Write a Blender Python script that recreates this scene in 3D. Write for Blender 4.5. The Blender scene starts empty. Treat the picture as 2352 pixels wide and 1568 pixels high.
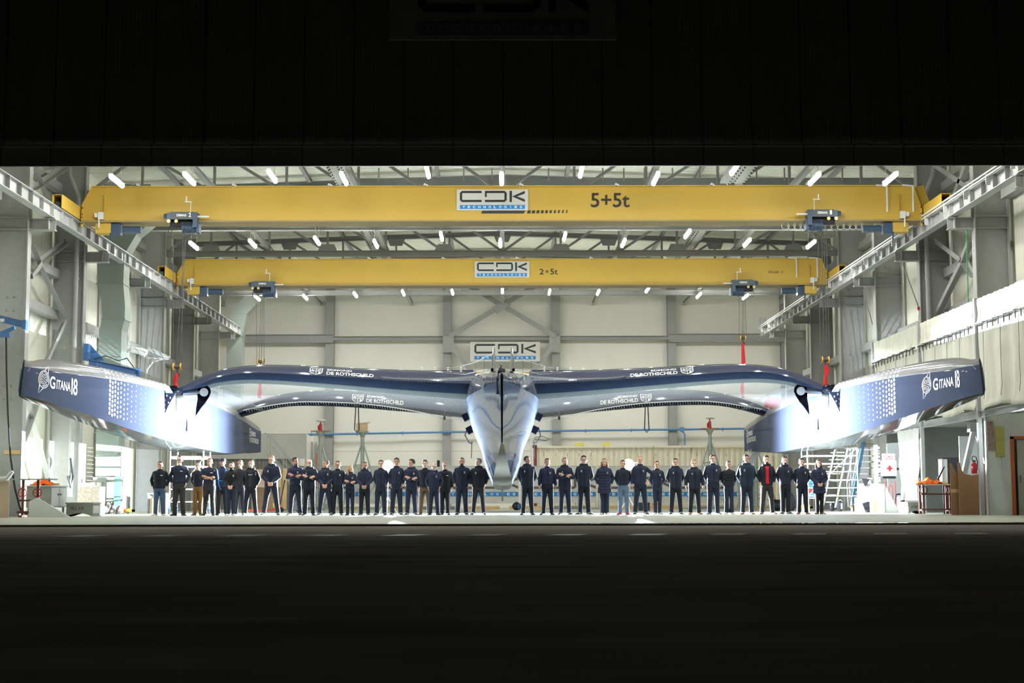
import bpy, bmesh, math, random
from mathutils import Vector, Matrix, noise
random.seed(7)
C = bpy.context.scene.collection
S = bpy.context.scene
PI = math.pi
R = math.radians
# ---------------------------------------------------------------- camera
F_PX, CX, CY, EYE = 3500.0, 1176.0, 784.0, 0.44
PITCH, YAW, ROLL = 0.103897, R(0.353), R(0.14)
Fv = Vector((math.sin(YAW)*math.cos(PITCH), math.cos(YAW)*math.cos(PITCH), math.sin(PITCH)))
R0 = Vector((math.cos(YAW), -math.sin(YAW), 0)); U0 = R0.cross(Fv)
Rv = R0*math.cos(ROLL) - U0*math.sin(ROLL); Uv = U0*math.cos(ROLL) + R0*math.sin(ROLL)
cd = bpy.data.cameras.new('camera'); cam = bpy.data.objects.new('camera', cd); C.objects.link(cam)
cd.sensor_width = 36.0; cd.lens = 36.0*F_PX/2352.0; cd.clip_end = 400
cam.matrix_world = Matrix((( Rv.x, Uv.x, -Fv.x, 0), (Rv.y, Uv.y, -Fv.y, 0), (Rv.z, Uv.z, -Fv.z, EYE), (0, 0, 0, 1)))
S.camera = cam
def ray(px, py):
    return Rv*((px-CX)/F_PX) - Uv*((py-CY)/F_PX) + Fv
def at(px, py, Y):                       # point of the scene plane y = Y
    d = ray(px, py); t = Y/d.y
    return Vector((d.x*t, Y, EYE+d.z*t))
def atX(px, py, X):                      # point of the scene plane x = X
    d = ray(px, py); t = X/d.x
    return Vector((X, d.y*t, EYE+d.z*t))
# ---------------------------------------------------------------- world and exposure
w = bpy.data.worlds.new('night'); S.world = w; w.use_nodes = True
w.node_tree.nodes['Background'].inputs[0].default_value = (0.3, 0.33, 0.3, 1)
w.node_tree.nodes['Background'].inputs[1].default_value = 0.002
S.view_settings.view_transform = 'Standard'; S.view_settings.look = 'None'
S.view_settings.gamma = 1.0; S.view_settings.exposure = 0.0; S.view_settings.use_curve_mapping = False
TUBE_W = 80.0          # power of one ceiling tube
FLASH_W = 6500.0        # power of one studio flash
# ---------------------------------------------------------------- materials
def srgb(r, g, b):
    f = lambda c: (c/255/12.92) if c/255 <= 0.04045 else ((c/255+0.055)/1.055)**2.4
    return (f(r), f(g), f(b), 1)
MATS = {}
def mat(name, col, rough=0.6, metal=0.0, var=0.08, scale=3.0, bump=0.0, emit=0.0, coat=0.0, coat_rough=0.05, spec=0.5, stretch=None):
    m = bpy.data.materials.new(name); m.use_nodes = True; MATS[name] = m
    nt = m.node_tree; b = nt.nodes['Principled BSDF']
    if len(col) == 3: col = (*col, 1)
    b.inputs['Roughness'].default_value = rough; b.inputs['Metallic'].default_value = metal
    b.inputs['Coat Weight'].default_value = coat; b.inputs['Coat Roughness'].default_value = coat_rough
    b.inputs['Specular IOR Level'].default_value = spec
    tc = nt.nodes.new('ShaderNodeTexCoord'); n = nt.nodes.new('ShaderNodeTexNoise'); mp = nt.nodes.new('ShaderNodeMapping')
    nt.links.new(tc.outputs['Object'], mp.inputs[0]); nt.links.new(mp.outputs[0], n.inputs['Vector'])
    if stretch: mp.inputs['Scale'].default_value = stretch
    n.inputs['Scale'].default_value = scale; n.inputs['Detail'].default_value = 4
    r = nt.nodes.new('ShaderNodeValToRGB'); nt.links.new(n.outputs['Fac'], r.inputs[0])
    r.color_ramp.elements[0].position = 0.3; r.color_ramp.elements[1].position = 0.7
    r.color_ramp.elements[0].color = tuple(c*(1-var) for c in col[:3])+(1,)
    r.color_ramp.elements[1].color = tuple(min(1, c*(1+var)) for c in col[:3])+(1,)
    nt.links.new(r.outputs[0], b.inputs['Base Color'])
    if bump:
        bp = nt.nodes.new('ShaderNodeBump'); bp.inputs['Strength'].default_value = bump; bp.inputs['Distance'].default_value = 0.02
        nt.links.new(n.outputs['Fac'], bp.inputs['Height']); nt.links.new(bp.outputs[0], b.inputs['Normal'])
    if emit:
        b.inputs['Emission Color'].default_value = col; b.inputs['Emission Strength'].default_value = emit
    return m
def lines(m, axis, period, width, dark, kind='col', coord='Object'):
    """joint lines / corrugation along one axis, mixed over a material's base colour"""
    nt = m.node_tree; b = nt.nodes['Principled BSDF']
    tc = nt.nodes.new('ShaderNodeTexCoord'); sp = nt.nodes.new('ShaderNodeSeparateXYZ')
    nt.links.new(tc.outputs[coord], sp.inputs[0])
    d = nt.nodes.new('ShaderNodeMath'); d.operation = 'DIVIDE'; d.inputs[1].default_value = period
    nt.links.new(sp.outputs[axis], d.inputs[0])
    fr = nt.nodes.new('ShaderNodeMath'); fr.operation = 'FRACT'; nt.links.new(d.outputs[0], fr.inputs[0])
    lt = nt.nodes.new('ShaderNodeMath'); lt.operation = 'LESS_THAN'; lt.inputs[1].default_value = width/period
    nt.links.new(fr.outputs[0], lt.inputs[0])
    mx = nt.nodes.new('ShaderNodeMix'); mx.data_type = 'RGBA'
    src = b.inputs['Base Color'].links[0].from_socket
    nt.links.new(src, mx.inputs['A']); mx.inputs['B'].default_value = dark; nt.links.new(lt.outputs[0], mx.inputs['Factor'])
    nt.links.new(mx.outputs['Result'], b.inputs['Base Color'])
    return m
def M_(n): return MATS[n]
mat('concrete', srgb(170, 173, 158), 0.42, var=0.10, scale=0.5, bump=0.04, stretch=(1, .35, 1), spec=.12)
lines(MATS['concrete'], 'Y', 6.25, 0.03, srgb(120, 120, 108))
mat('asphalt', (0.26, 0.243, 0.206), 0.95, var=0.22, scale=1.1, bump=0.3, spec=0.0, stretch=(.4, 1.4, 1))
mat('wall_panel', srgb(218, 218, 200), 0.55, var=0.02, scale=1.0)
lines(MATS['wall_panel'], 'Y', 1.0, 0.025, srgb(176, 176, 160))
mat('back_panel', srgb(236, 235, 226), 0.6, var=0.02, scale=0.8)
lines(MATS['back_panel'], 'Z', 3.1, 0.03, srgb(196, 194, 180))
mat('roof_deck', srgb(212, 214, 198), 0.5, 0.0, var=0.05)
mat('steel_grey', srgb(156, 157, 154), 0.45, 0.0, var=0.04, scale=5)
mat('steel_dark', srgb(130, 131, 128), 0.5, 0.0, var=0.05, scale=5)
mat('steel_light', srgb(178, 180, 178), 0.4, 0.1, var=0.05, scale=5)
mat('galvanised', srgb(160, 172, 164), 0.45, 0.3, var=0.02, scale=2)
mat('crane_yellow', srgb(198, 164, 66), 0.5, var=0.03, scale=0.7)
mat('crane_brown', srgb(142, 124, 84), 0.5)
mat('white_board', srgb(208, 208, 203), 0.5, var=0.02)
mat('black_letter', srgb(38, 38, 40), 0.5)
mat('grey_letter', srgb(88, 86, 84), 0.5)
mat('sky_blue', srgb(22, 132, 205), 0.5, var=0.03)
mat('white_letter', srgb(238, 238, 232), 0.5, var=0.02)
mat('gold_letter', srgb(226, 196, 90), 0.4)
mat('hoist_navy', srgb(48, 72, 98), 0.4, coat=0.3)
mat('hoist_grey', srgb(66, 76, 82), 0.45)
mat('rubber', (0.02, 0.02, 0.022), 0.7)
mat('rope_grey', srgb(80, 80, 78), 0.6)
mat('sling_red', srgb(196, 22, 26), 0.7)
mat('hook_yellow', srgb(226, 170, 60), 0.45)
mat('tube_light', (1, 0.99, 0.94), 0.4, emit=105.0, var=0.0)
mat('white_plastic', srgb(215, 218, 215), 0.4, var=0.03)
mat('fabric_duct', srgb(205, 207, 200), 0.8, var=0.05)
mat('jib_blue', srgb(56, 104, 158), 0.4)
mat('pipe_blue', srgb(86, 138, 190), 0.4)
mat('canvas', srgb(206, 206, 190), 0.85, var=0.09, scale=1.2, bump=0.5, stretch=(1, 3.0, .35))
mat('tarpaulin', srgb(212, 212, 206), 0.6, var=0.06, scale=2, bump=0.3)
mat('plywood', srgb(205, 178, 142), 0.7, var=0.10, scale=2.5, stretch=(1, 1, 6))
mat('plywood_brown', srgb(158, 118, 84), 0.7, var=0.12, scale=2.5, stretch=(1, 1, .3))
mat('osb', srgb(206, 192, 180), 0.8, var=0.22, scale=14)
mat('timber', srgb(214, 182, 128), 0.7, var=0.10, scale=3)
mat('rust', srgb(96, 62, 52), 0.8, var=0.3, scale=9)
mat('red_paint', srgb(178, 28, 30), 0.45)
mat('orange_cloth', srgb(255, 104, 12), 0.8, var=0.1)
mat('orange_paint', srgb(232, 78, 26), 0.5)
mat('cabinet_grey', srgb(146, 150, 140), 0.5)
mat('container_cream', srgb(224, 218, 196), 0.55, var=0.05, scale=1.5)
mat('dark_fabric', srgb(34, 35, 38), 0.9, var=0.2, scale=8)
mat('bag_black', srgb(26, 26, 30), 0.35, var=0.2, scale=8, bump=0.5)
mat('strap_yellow', srgb(206, 196, 90), 0.8)
mat('door_orange', srgb(186, 96, 44), 0.6)
mat('door_grey', srgb(176, 176, 164), 0.6)
mat('partition_white', srgb(214, 216, 210), 0.55, var=0.05, scale=2)
mat('interior_shade', srgb(96, 98, 92), 0.8)  # shade under the gallery put into the colour of its deck and walls
mat('green_sign', srgb(60, 200, 90), 0.5, emit=1.0)
mat('poster_olive', srgb(176, 170, 60), 0.25, var=0.25, scale=3)
mat('poster_mixed', srgb(150, 120, 96), 0.25, var=0.5, scale=9)
mat('lens_dark', (0.01, 0.01, 0.012), 0.15)
mat('chrome', srgb(200, 202, 205), 0.2, 0.9, var=0.02)
mat('brass', srgb(190, 170, 110), 0.35, 0.6)
mat('header_dark', srgb(112, 112, 106), 0.6, var=0.05)
lines(MATS['header_dark'], 'X', 1.0, 0.03, srgb(60, 60, 58)); 
mat('curtain_grey', srgb(150, 150, 142), 0.9, var=0.12, scale=3, stretch=(4, 4, .3))
mat('puddle_water', (0.02, 0.02, 0.02), 0.02, spec=0.8, var=0)
# boat finishes
mat('hull_blue', (0.068, 0.084, 0.135), 0.5, 0.0, var=0.03, scale=1.5, coat=0.15, coat_rough=.05, spec=0, stretch=(1, 3, .2))
mat('hull_silver', (0.115, 0.150, 0.225), 0.35, 0.0, var=0.03, scale=1.2, coat=0.5, coat_rough=0.05, spec=0)
mat('hull_under', (0.07, 0.075, 0.072), 0.4, 0.0, var=0.04, coat=0.3, coat_rough=.08, spec=0)
mat('deck_grey', (0.22, 0.22, 0.22), 0.5, 0.0, var=0.05, scale=3, coat=0.5, coat_rough=.15, spec=0)
mat('beam_navy', (0.055, 0.063, 0.102), 0.4, 0.0, var=0.03, coat=1.0, coat_rough=0.08, spec=0)  # lighter than beam_lower: ceiling reflection on the crown put into the colour
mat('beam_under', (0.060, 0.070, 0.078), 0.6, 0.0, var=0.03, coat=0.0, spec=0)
mat('navy_dark', (0.004, 0.005, 0.010), 0.35, 0.1, coat=0.2, spec=0)
mat('carbon', (0.02, 0.021, 0.024), 0.35, coat=0.4)
def contour_mat():
    m = mat('deck_contour', (0.075, 0.082, 0.095), 0.4, 0.0, coat=0.8, spec=0); nt = m.node_tree; b = nt.nodes['Principled BSDF']
    tc = nt.nodes.new('ShaderNodeTexCoord'); n = nt.nodes.new('ShaderNodeTexNoise'); n.inputs['Scale'].default_value = 0.8; n.inputs['Detail'].default_value = 1
    nt.links.new(tc.outputs['Object'], n.inputs['Vector'])
    a = nt.nodes.new('ShaderNodeMath'); a.operation = 'MULTIPLY'; a.inputs[1].default_value = 9; nt.links.new(n.outputs['Fac'], a.inputs[0])
    f = nt.nodes.new('ShaderNodeMath'); f.operation = 'FRACT'; nt.links.new(a.outputs[0], f.inputs[0])
    l = nt.nodes.new('ShaderNodeMath'); l.operation = 'LESS_THAN'; l.inputs[1].default_value = 0.10; nt.links.new(f.outputs[0], l.inputs[0])
    mx = nt.nodes.new('ShaderNodeMix'); mx.data_type = 'RGBA'; mx.inputs['B'].default_value = (0.45, 0.47, 0.5, 1)
    nt.links.new(b.inputs['Base Color'].links[0].from_socket, mx.inputs['A']); nt.links.new(l.outputs[0], mx.inputs['Factor'])
    nt.links.new(mx.outputs['Result'], b.inputs['Base Color'])
contour_mat()
def net_mat(name, col, pitch, wire, axes=('X', 'Y')):
    m = bpy.data.materials.new(name); m.use_nodes = True; MATS[name] = m; nt = m.node_tree; b = nt.nodes['Principled BSDF']
    b.inputs['Base Color'].default_value = col; b.inputs['Roughness'].default_value = 0.6
    tc = nt.nodes.new('ShaderNodeTexCoord'); sp = nt.nodes.new('ShaderNodeSeparateXYZ'); nt.links.new(tc.outputs['Object'], sp.inputs[0])
    outs = []
    for sgn in (1, -1):
        k = nt.nodes.new('ShaderNodeMath'); k.operation = 'MULTIPLY_ADD'; k.inputs[1].default_value = sgn*0.8
        nt.links.new(sp.outputs[axes[1]], k.inputs[0]); nt.links.new(sp.outputs[axes[0]], k.inputs[2])
        d = nt.nodes.new('ShaderNodeMath'); d.operation = 'DIVIDE'; d.inputs[1].default_value = pitch; nt.links.new(k.outputs[0], d.inputs[0])
        f = nt.nodes.new('ShaderNodeMath'); f.operation = 'FRACT'; nt.links.new(d.outputs[0], f.inputs[0])
        l = nt.nodes.new('ShaderNodeMath'); l.operation = 'LESS_THAN'; l.inputs[1].default_value = wire; nt.links.new(f.outputs[0], l.inputs[0])
        outs.append(l)
    mx = nt.nodes.new('ShaderNodeMath'); mx.operation = 'MAXIMUM'
    nt.links.new(outs[0].outputs[0], mx.inputs[0]); nt.links.new(outs[1].outputs[0], mx.inputs[1])
    nt.links.new(mx.outputs[0], b.inputs['Alpha'])
net_mat('trampoline_net', (0.30, 0.305, 0.32, 1), 0.11, 0.2)
net_mat('barrier_net', (0.5, 0.5, 0.5, 1), 0.10, 0.12, ('X', 'Z'))
def rusty():
    m = MATS['container_cream']; nt = m.node_tree; b = nt.nodes['Principled BSDF']
    tc = nt.nodes.new('ShaderNodeTexCoord'); mp = nt.nodes.new('ShaderNodeMapping'); mp.inputs['Scale'].default_value = (3.5, 1, 0.25)
    n = nt.nodes.new('ShaderNodeTexNoise'); n.inputs['Scale'].default_value = 1.6; nt.links.new(tc.outputs['Object'], mp.inputs[0]); nt.links.new(mp.outputs[0], n.inputs['Vector'])
    r = nt.nodes.new('ShaderNodeValToRGB'); r.color_ramp.elements[0].position = 0.67; r.color_ramp.elements[1].position = 0.74; nt.links.new(n.outputs['Fac'], r.inputs[0])
    mx = nt.nodes.new('ShaderNodeMix'); mx.data_type = 'RGBA'; mx.inputs['B'].default_value = srgb(176, 118, 62)
    nt.links.new(b.inputs['Base Color'].links[0].from_socket, mx.inputs['A']); nt.links.new(r.outputs[0], mx.inputs['Factor']); nt.links.new(mx.outputs['Result'], b.inputs['Base Color'])
rusty()
# ---------------------------------------------------------------- mesh builder
class MB:
    def __init__(s): s.v = []; s.f = []; s.mi = []; s.cur = 0
    def add(s, vs, fs, mi=None):
        o = len(s.v); s.v += [Vector(p) for p in vs]
        for f in fs: s.f.append(tuple(i+o for i in f)); s.mi.append(s.cur if mi is None else mi)
        return s
    def box(s, c, d, rot=None, mi=None, taper=1.0):
        x, y, z = (k/2 for k in d); c = Vector(c)
        vs = [Vector((sx*x*(taper if sz > 0 else 1), sy*y*(taper if sz > 0 else 1), sz*z)) for sx in (-1, 1) for sy in (-1, 1) for sz in (-1, 1)]
        if rot is not None:
            m = rot if isinstance(rot, Matrix) else Matrix.Rotation(rot, 3, 'Z'); vs = [m @ p for p in vs]
        return s.add([c+p for p in vs], [(0, 1, 3, 2), (4, 6, 7, 5), (0, 4, 5, 1), (2, 3, 7, 6), (0, 2, 6, 4), (1, 5, 7, 3)], mi)
    def bar(s, a, b, w, h=None, mi=None):
        a = Vector(a); b = Vector(b); d = b-a; L = d.length; h = h or w
        if L < 1e-6: return s
        z = d/L; up = Vector((0, 0, 1)) if abs(z.z) < 0.95 else Vector((0, 1, 0))
        x = up.cross(z).normalized(); y = z.cross(x)
        return s.box((a+b)/2, (w, h, L), Matrix((x, y, z)).transposed(), mi)
    def angle_bar(s, a, b, w, t=0.012, mi=None):
        a = Vector(a); b = Vector(b); z = (b-a).normalized(); up = Vector((0, 0, 1)) if abs(z.z) < 0.95 else Vector((0, 1, 0))
        x = up.cross(z).normalized(); y = z.cross(x)
        s.bar(a, b, w, t, mi); s.bar(a+x*(w/2)+y*(w/2), b+x*(w/2)+y*(w/2), t, w, mi); return s
    def ibeam(s, a, b, w, h, t=0.02, up=None, mi=None):
        a = Vector(a); b = Vector(b); z = (b-a).normalized(); up = up or (Vector((0, 0, 1)) if abs(z.z) < 0.95 else Vector((0, 1, 0)))
        x = up.cross(z).normalized(); y = z.cross(x)
        pts = [(-w/2, -h/2), (w/2, -h/2), (w/2, -h/2+t), (t/2, -h/2+t), (t/2, h/2-t), (w/2, h/2-t), (w/2, h/2), (-w/2, h/2), (-w/2, h/2-t), (-t/2, h/2-t), (-t/2, -h/2+t), (-w/2, -h/2+t)]
        vs = [p+x*u+y*v for p in (a, b) for u, v in pts]; n = 12
        fs = [(i, (i+1) % n, (i+1) % n+n, i+n) for i in range(n)]
        for o in (0, n):
            for q in ((0, 1, 2, 11), (11, 2, 3, 10), (10, 3, 4, 9), (9, 4, 5, 8), (8, 5, 6, 7)):
                q = tuple(i+o for i in q); fs.append(q if o else q[::-1])
        return s.add(vs, fs, mi)
    def tube(s, pts, r, n=8, cap=True, mi=None):
        pts = [Vector(p) for p in pts]; rs = r if isinstance(r, (list, tuple)) else [r]*len(pts)
        rings = []; prev = None
        for i, p in enumerate(pts):
            d = (pts[min(i+1, len(pts)-1)]-pts[max(i-1, 0)]).normalized()
            if prev is None:
                up = Vector((0, 0, 1)) if abs(d.z) < 0.9 else Vector((0, 1, 0)); x = up.cross(d).normalized()
            else: x = (prev-d*prev.dot(d)).normalized()
            prev = x; y = d.cross(x)
            rings.append([p+(x*math.cos(2*PI*k/n)+y*math.sin(2*PI*k/n))*rs[i] for k in range(n)])
        return s.loft(rings, cap=cap, mi=mi)
    def loft(s, rings, cap=True, closed=True, mi=None):
        n = len(rings[0]); vs = [p for r in rings for p in r]; fs = []
        for i in range(len(rings)-1):
            for k in range(n if closed else n-1):
                a = i*n+k; b = i*n+(k+1) % n; fs.append((a, b, b+n, a+n))
        if cap: fs.append(tuple(range(n))[::-1]); fs.append(tuple((len(rings)-1)*n+k for k in range(n)))
        return s.add(vs, fs, mi)
    def sphere(s, c, r, n=12, m=8, mi=None, rot=None):
        c = Vector(c); r = (r, r, r) if not isinstance(r, (tuple, list)) else r
        vs = [Vector((0, 0, r[2]))]
        for j in range(1, m):
            t = PI*j/m
            vs += [Vector((r[0]*math.sin(t)*math.cos(2*PI*k/n), r[1]*math.sin(t)*math.sin(2*PI*k/n), r[2]*math.cos(t))) for k in range(n)]
        vs.append(Vector((0, 0, -r[2])))
        if rot is not None: vs = [rot @ p for p in vs]
        fs = [(0, 1+k, 1+(k+1) % n) for k in range(n)]
        for j in range(m-2):
            for k in range(n):
                a = 1+j*n+k; b = 1+j*n+(k+1) % n; fs.append((a, a+n, b+n, b))
        L = len(vs)-1; o = 1+(m-2)*n
        fs += [(L, o+(k+1) % n, o+k) for k in range(n)]
        return s.add([c+p for p in vs], fs, mi)
    def prism(s, poly, origin, u, v, depth, mi=None):
        """2-D polygon in the u,v plane at origin, given a thickness along w = u x v (centred)"""
        o = Vector(origin); u = Vector(u); v = Vector(v); w_ = u.cross(v).normalized()*depth
        n = len(poly); vs = [o+u*a+v*b-w_/2 for a, b in poly]+[o+u*a+v*b+w_/2 for a, b in poly]
        return s.add(vs, [(i, (i+1) % n, (i+1) % n+n, i+n) for i in range(n)]+[tuple(range(n))[::-1], tuple(range(n, 2*n))], mi)
    def grid(s, nu, nv, fn, mi=None):
        vs = [fn(i/nu, j/nv) for j in range(nv+1) for i in range(nu+1)]
        return s.add(vs, [(j*(nu+1)+i, j*(nu+1)+i+1, (j+1)*(nu+1)+i+1, (j+1)*(nu+1)+i) for j in range(nv) for i in range(nu)], mi)
    def lathe(s, c, prof, n=20, mi=None, rot=None):
        c = Vector(c); rings = []
        for r, z in prof:
            ring = [Vector((r*math.cos(2*PI*k/n), r*math.sin(2*PI*k/n), z)) for k in range(n)]
            rings.append([c+(rot @ p if rot is not None else p) for p in ring])
        return s.loft(rings, mi=mi)
    def build(s, name, mats, parent=None, world=True, smooth=None, origin=None, recalc=True):
        if not isinstance(mats, (list, tuple)): mats = [mats]
        if parent is not None: off = world_loc(parent) if world else Vector((0, 0, 0))
        elif origin is not None: off = Vector(origin)
        elif world:
            xs = [p.x for p in s.v]; ys = [p.y for p in s.v]; zs = [p.z for p in s.v]
            off = Vector(((min(xs)+max(xs))/2, (min(ys)+max(ys))/2, min(zs)))
        else: off = Vector((0, 0, 0))
        me = bpy.data.meshes.new(name); me.from_pydata([p-off for p in s.v], [], s.f)
        for m in mats: me.materials.append(MATS[m] if isinstance(m, str) else m)
        me.polygons.foreach_set('material_index', [min(i, len(mats)-1) for i in s.mi])
        if recalc or smooth:
            bm = bmesh.new(); bm.from_mesh(me)
            if recalc: bmesh.ops.recalc_face_normals(bm, faces=bm.faces)
            if smooth:
                for f in bm.faces: f.smooth = True
                for e in bm.edges: e.smooth = len(e.link_faces) < 2 or e.calc_face_angle(0) < smooth
            bm.to_mesh(me); bm.free()
        o = bpy.data.objects.new(name, me); C.objects.link(o)
        if parent is not None: o.parent = parent
        else: o.location = off
        return o
LOC = {}
def world_loc(o):
    p = Vector((0, 0, 0))
    while o is not None: p = p+o.location; o = o.parent
    return p
def tag(o, label, cat, group=None, kind=None):
    o['label'] = label; o['category'] = cat
    if group: o['group'] = group
    if kind: o['kind'] = kind
    return o
def struct(o): o['kind'] = 'structure'; return o
def thing(name, label, cat, loc, group=None, rz=0):
    o = bpy.data.objects.new(name, None); o.empty_display_size = 0.3; C.objects.link(o); o.location = loc; o.rotation_euler = (0, 0, rz)
    return tag(o, label, cat, group)
def dup(o, loc=None, label=None, parent=None, rz=None):
    c = o.copy(); C.objects.link(c)
    if parent is not None: c.parent = parent
    if loc is not None: c.location = loc
    if rz is not None: c.rotation_euler = (0, 0, rz)
    if label: c['label'] = label
    for ch in list(o.children): dup(ch, parent=c)
    return c
# ---------------------------------------------------------------- lettering
_tc = {}
def text_geo(txt, bold=0.0):
    k = (txt, bold)
    if k in _tc: return _tc[k]
    cu = bpy.data.curves.new('t', 'FONT'); cu.body = txt; cu.size = 1.0; cu.offset = bold; cu.resolution_u = 3
    ob = bpy.data.objects.new('t', cu); C.objects.link(ob); dg = bpy.context.evaluated_depsgraph_get()
    me = bpy.data.meshes.new_from_object(ob.evaluated_get(dg))
    vs = [v.co.copy() for v in me.vertices]; fs = [tuple(p.vertices) for p in me.polygons]
    bpy.data.objects.remove(ob); bpy.data.curves.remove(cu); bpy.data.meshes.remove(me)
    x0 = min(v.x for v in vs); x1 = max(v.x for v in vs); y0 = min(v.y for v in vs); y1 = max(v.y for v in vs)
    vs = [((v.x-x0)/(x1-x0), (v.y-y0)/(y1-y0)) for v in vs]
    _tc[k] = (vs, fs); return _tc[k]
def put_text(mb, txt, fn, u0, u1, v0, v1, bold=0.0, mi=None):
    vs, fs = text_geo(txt, bold)
    mb.add([fn(u0+(u1-u0)*a, v0+(v1-v0)*b) for a, b in vs], fs, mi)
def cut_put(mb, vs, fs, fn, cuts, mi=None):
    """map a flat mesh through fn after cutting it along v = const, so that it follows a curved surface"""
    bm = bmesh.new(); bv = [bm.verts.new((a, b, 0)) for a, b in vs]
    for f in fs:
        try: bm.faces.new([bv[i] for i in f])
        except ValueError: pass
    for ax, c in cuts:
        n = (1, 0, 0) if ax == 0 else (0, 1, 0); p = (c, 0, 0) if ax == 0 else (0, c, 0)
        bmesh.ops.bisect_plane(bm, geom=bm.verts[:]+bm.edges[:]+bm.faces[:], plane_co=p, plane_no=n)
    bm.verts.index_update()
    mb.add([fn(v.co.x, v.co.y) for v in bm.verts], [tuple(v.index for v in f.verts) for f in bm.faces], mi); bm.free()
def poly_fn(mb, poly, fn, mi=None): mb.add([fn(a, b) for a, b in poly], [tuple(range(len(poly)))], mi)
def cdk_logo(mb, fn, w, h, mi_k=0, mi_b=1, mi_w=2, lift=0.006, technologies=True):
    """the three square letters (0..w, baseline strip at 0, letters above) mapped by fn(u, v, lift)"""
    f0 = lambda u, v: fn(u, v, lift); f1 = lambda u, v: fn(u, v, lift*2)
    lh = h*0.62; y0 = h-lh; t = lh*0.20
    def ring(x0, x1, openside):
        c = t*0.9
        poly_fn(mb, [(x0+c, y0+lh), (x1-(c if openside == 'D' else 0), y0+lh), (x1-(0 if openside == 'D' else 0), y0+lh-(c if openside == 'D' else t)), (x1-(t if openside == 'D' else 0), y0+lh-t), (x0+t, y0+lh-t), (x0, y0+lh-c)] if openside == 'C' else
                [(x0, y0+lh), (x1-c, y0+lh), (x1, y0+lh-c), (x1-t, y0+lh-t), (x0, y0+lh-t)], f0, mi_k)
        poly_fn(mb, [(x0, y0+c), (x0+c, y0), (x1, y0), (x1, y0+t), (x0+t, y0+t)] if openside == 'C' else
                [(x0, y0), (x1-c, y0), (x1, y0+c), (x1-t, y0+t), (x0, y0+t)], f0, mi_k)
    a, b = 0, w*0.335
    ring(a, b, 'C'); poly_fn(mb, [(a, y0+t*0.9), (a+t, y0+t), (a+t, y0+lh-t), (a, y0+lh-t*0.9)], f0, mi_k)
    a, b = w*0.385, w*0.72
    ring(a, b, 'D'); poly_fn(mb, [(b-t, y0+t), (b, y0+t*0.9), (b, y0+lh-t*0.9), (b-t, y0+lh-t)], f0, mi_k)
    poly_fn(mb, [(a, y0+lh*0.45), (a+t*0.8, y0+lh*0.45), (a+t*0.8, y0+lh-t), (a, y0+lh-t)], f0, mi_k)
    a = w*0.765
    poly_fn(mb, [(a, y0), (a+t, y0), (a+t, y0+lh), (a, y0+lh)], f0, mi_k)
    m = y0+lh/2; k = a+t*1.05
    poly_fn(mb, [(k, m), (w, y0+lh), (w, y0+lh-t*1.2), (k+t*2.2, m)], f0, mi_k)
    poly_fn(mb, [(k, m), (k+t*2.2, m), (w, y0+t*1.2), (w, y0)], f0, mi_k)
    if technologies:
        bh = h*0.22
        poly_fn(mb, [(0, 0), (w, 0), (w, bh), (0, bh)], f0, mi_b)
        n = 12
        for i, ch in enumerate('TECHNOLOGIES'):
            cw = w/n*0.46; u = w*0.02+w*0.96*(i+0.5)/n
            if ch == 'I': cw *= 0.25
            put_text(mb, ch, f1, u-cw/2, u+cw/2, bh*0.2, bh*0.8, 0.03, mi_w)
def atZ(px, py, Z):
    d = ray(px, py); t = (Z-EYE)/d.z
    return Vector((d.x*t, d.y*t, Z))
WX, CXX, RX = 15.6, 14.4, 13.8
DC = [39.65, 45.9, 52.15, 58.4, 64.65, 70.9, 77.15]
BACK = 83.3
ORD = ['nearest', 'second', 'third', 'fourth', 'fifth', 'sixth', 'seventh', 'eighth', 'ninth', 'tenth', 'eleventh']
ORD1 = ['first']+ORD[1:]
# ================================================================= ceiling tube lamps (the light of the hall)
rows = [('front', [(1155+r*0.001*770, 150) for r in ()]),
        ('front', [(268, 417), (435, 412), (625, 406), (790, 412), (982, 395), (1152, 412), (1335, 394), (1506, 412), (1688, 388), (1871, 412), (2045, 412)]),
        ('middle', [(445, 565), (580, 560), (728, 554), (863, 561), (1014, 544), (1149, 559), (1297, 544), (1432, 559), (1579, 538), (1716, 558), (1863, 562)]),
        ('back', [(591, 685), (701, 683), (816, 677), (926, 673), (1039, 671), (1154, 668), (1262, 671), (1374, 672), (1487, 666), (1605, 679), (1712, 682)])]
def lamp_proto():
    t = thing('ceiling_lamp', 'x', 'lamp', (0, 0, 0), 'tube lamps hung in rows under the hangar roof')
    m = MB(); m.tube([(0, -.76, 0), (0, -.7, 0), (0, .7, 0), (0, .76, 0)], [.035, .06, .06, .035], 8); m.build('tube', 'tube_light', t, world=False, smooth=R(60))
    m = MB(); m.box((0, 0, .075), (.10, 1.3, .05)); m.box((0, .72, .06), (.12, .05, .08)); m.box((0, -.72, .06), (.12, .05, .08)); m.build('housing', 'white_plastic', t, world=False)
    m = MB(); m.tube([(0, -.5, .09), (0, -.5, 1.6)], .008, 4); m.tube([(0, .5, .09), (0, .5, 1.6)], .008, 4); m.build('hanger_wire', 'steel_dark', t, world=False)
    l = bpy.data.lights.new('tube_lamp', 'AREA'); l.shape = 'RECTANGLE'; l.size = .12; l.size_y = 1.4; l.energy = TUBE_W; l.color = (1, .992, .965)
    o = bpy.data.objects.new('tube_lamp', l); C.objects.link(o); o.parent = t; o.location = (0, 0, -.07)
    return t
lp = lamp_proto(); used = False
places = []
for k, x in enumerate([-11.5, -9.2, -6.9, -4.6, -2.3, 0, 2.3, 4.6, 6.9, 9.2, 11.5]):
    if k % 2 == 0: places.append((Vector((x, 34.6, 10.6)), f'unlit-looking end lamp nearest the door header, {ORD1[k]} from the left'))
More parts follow.
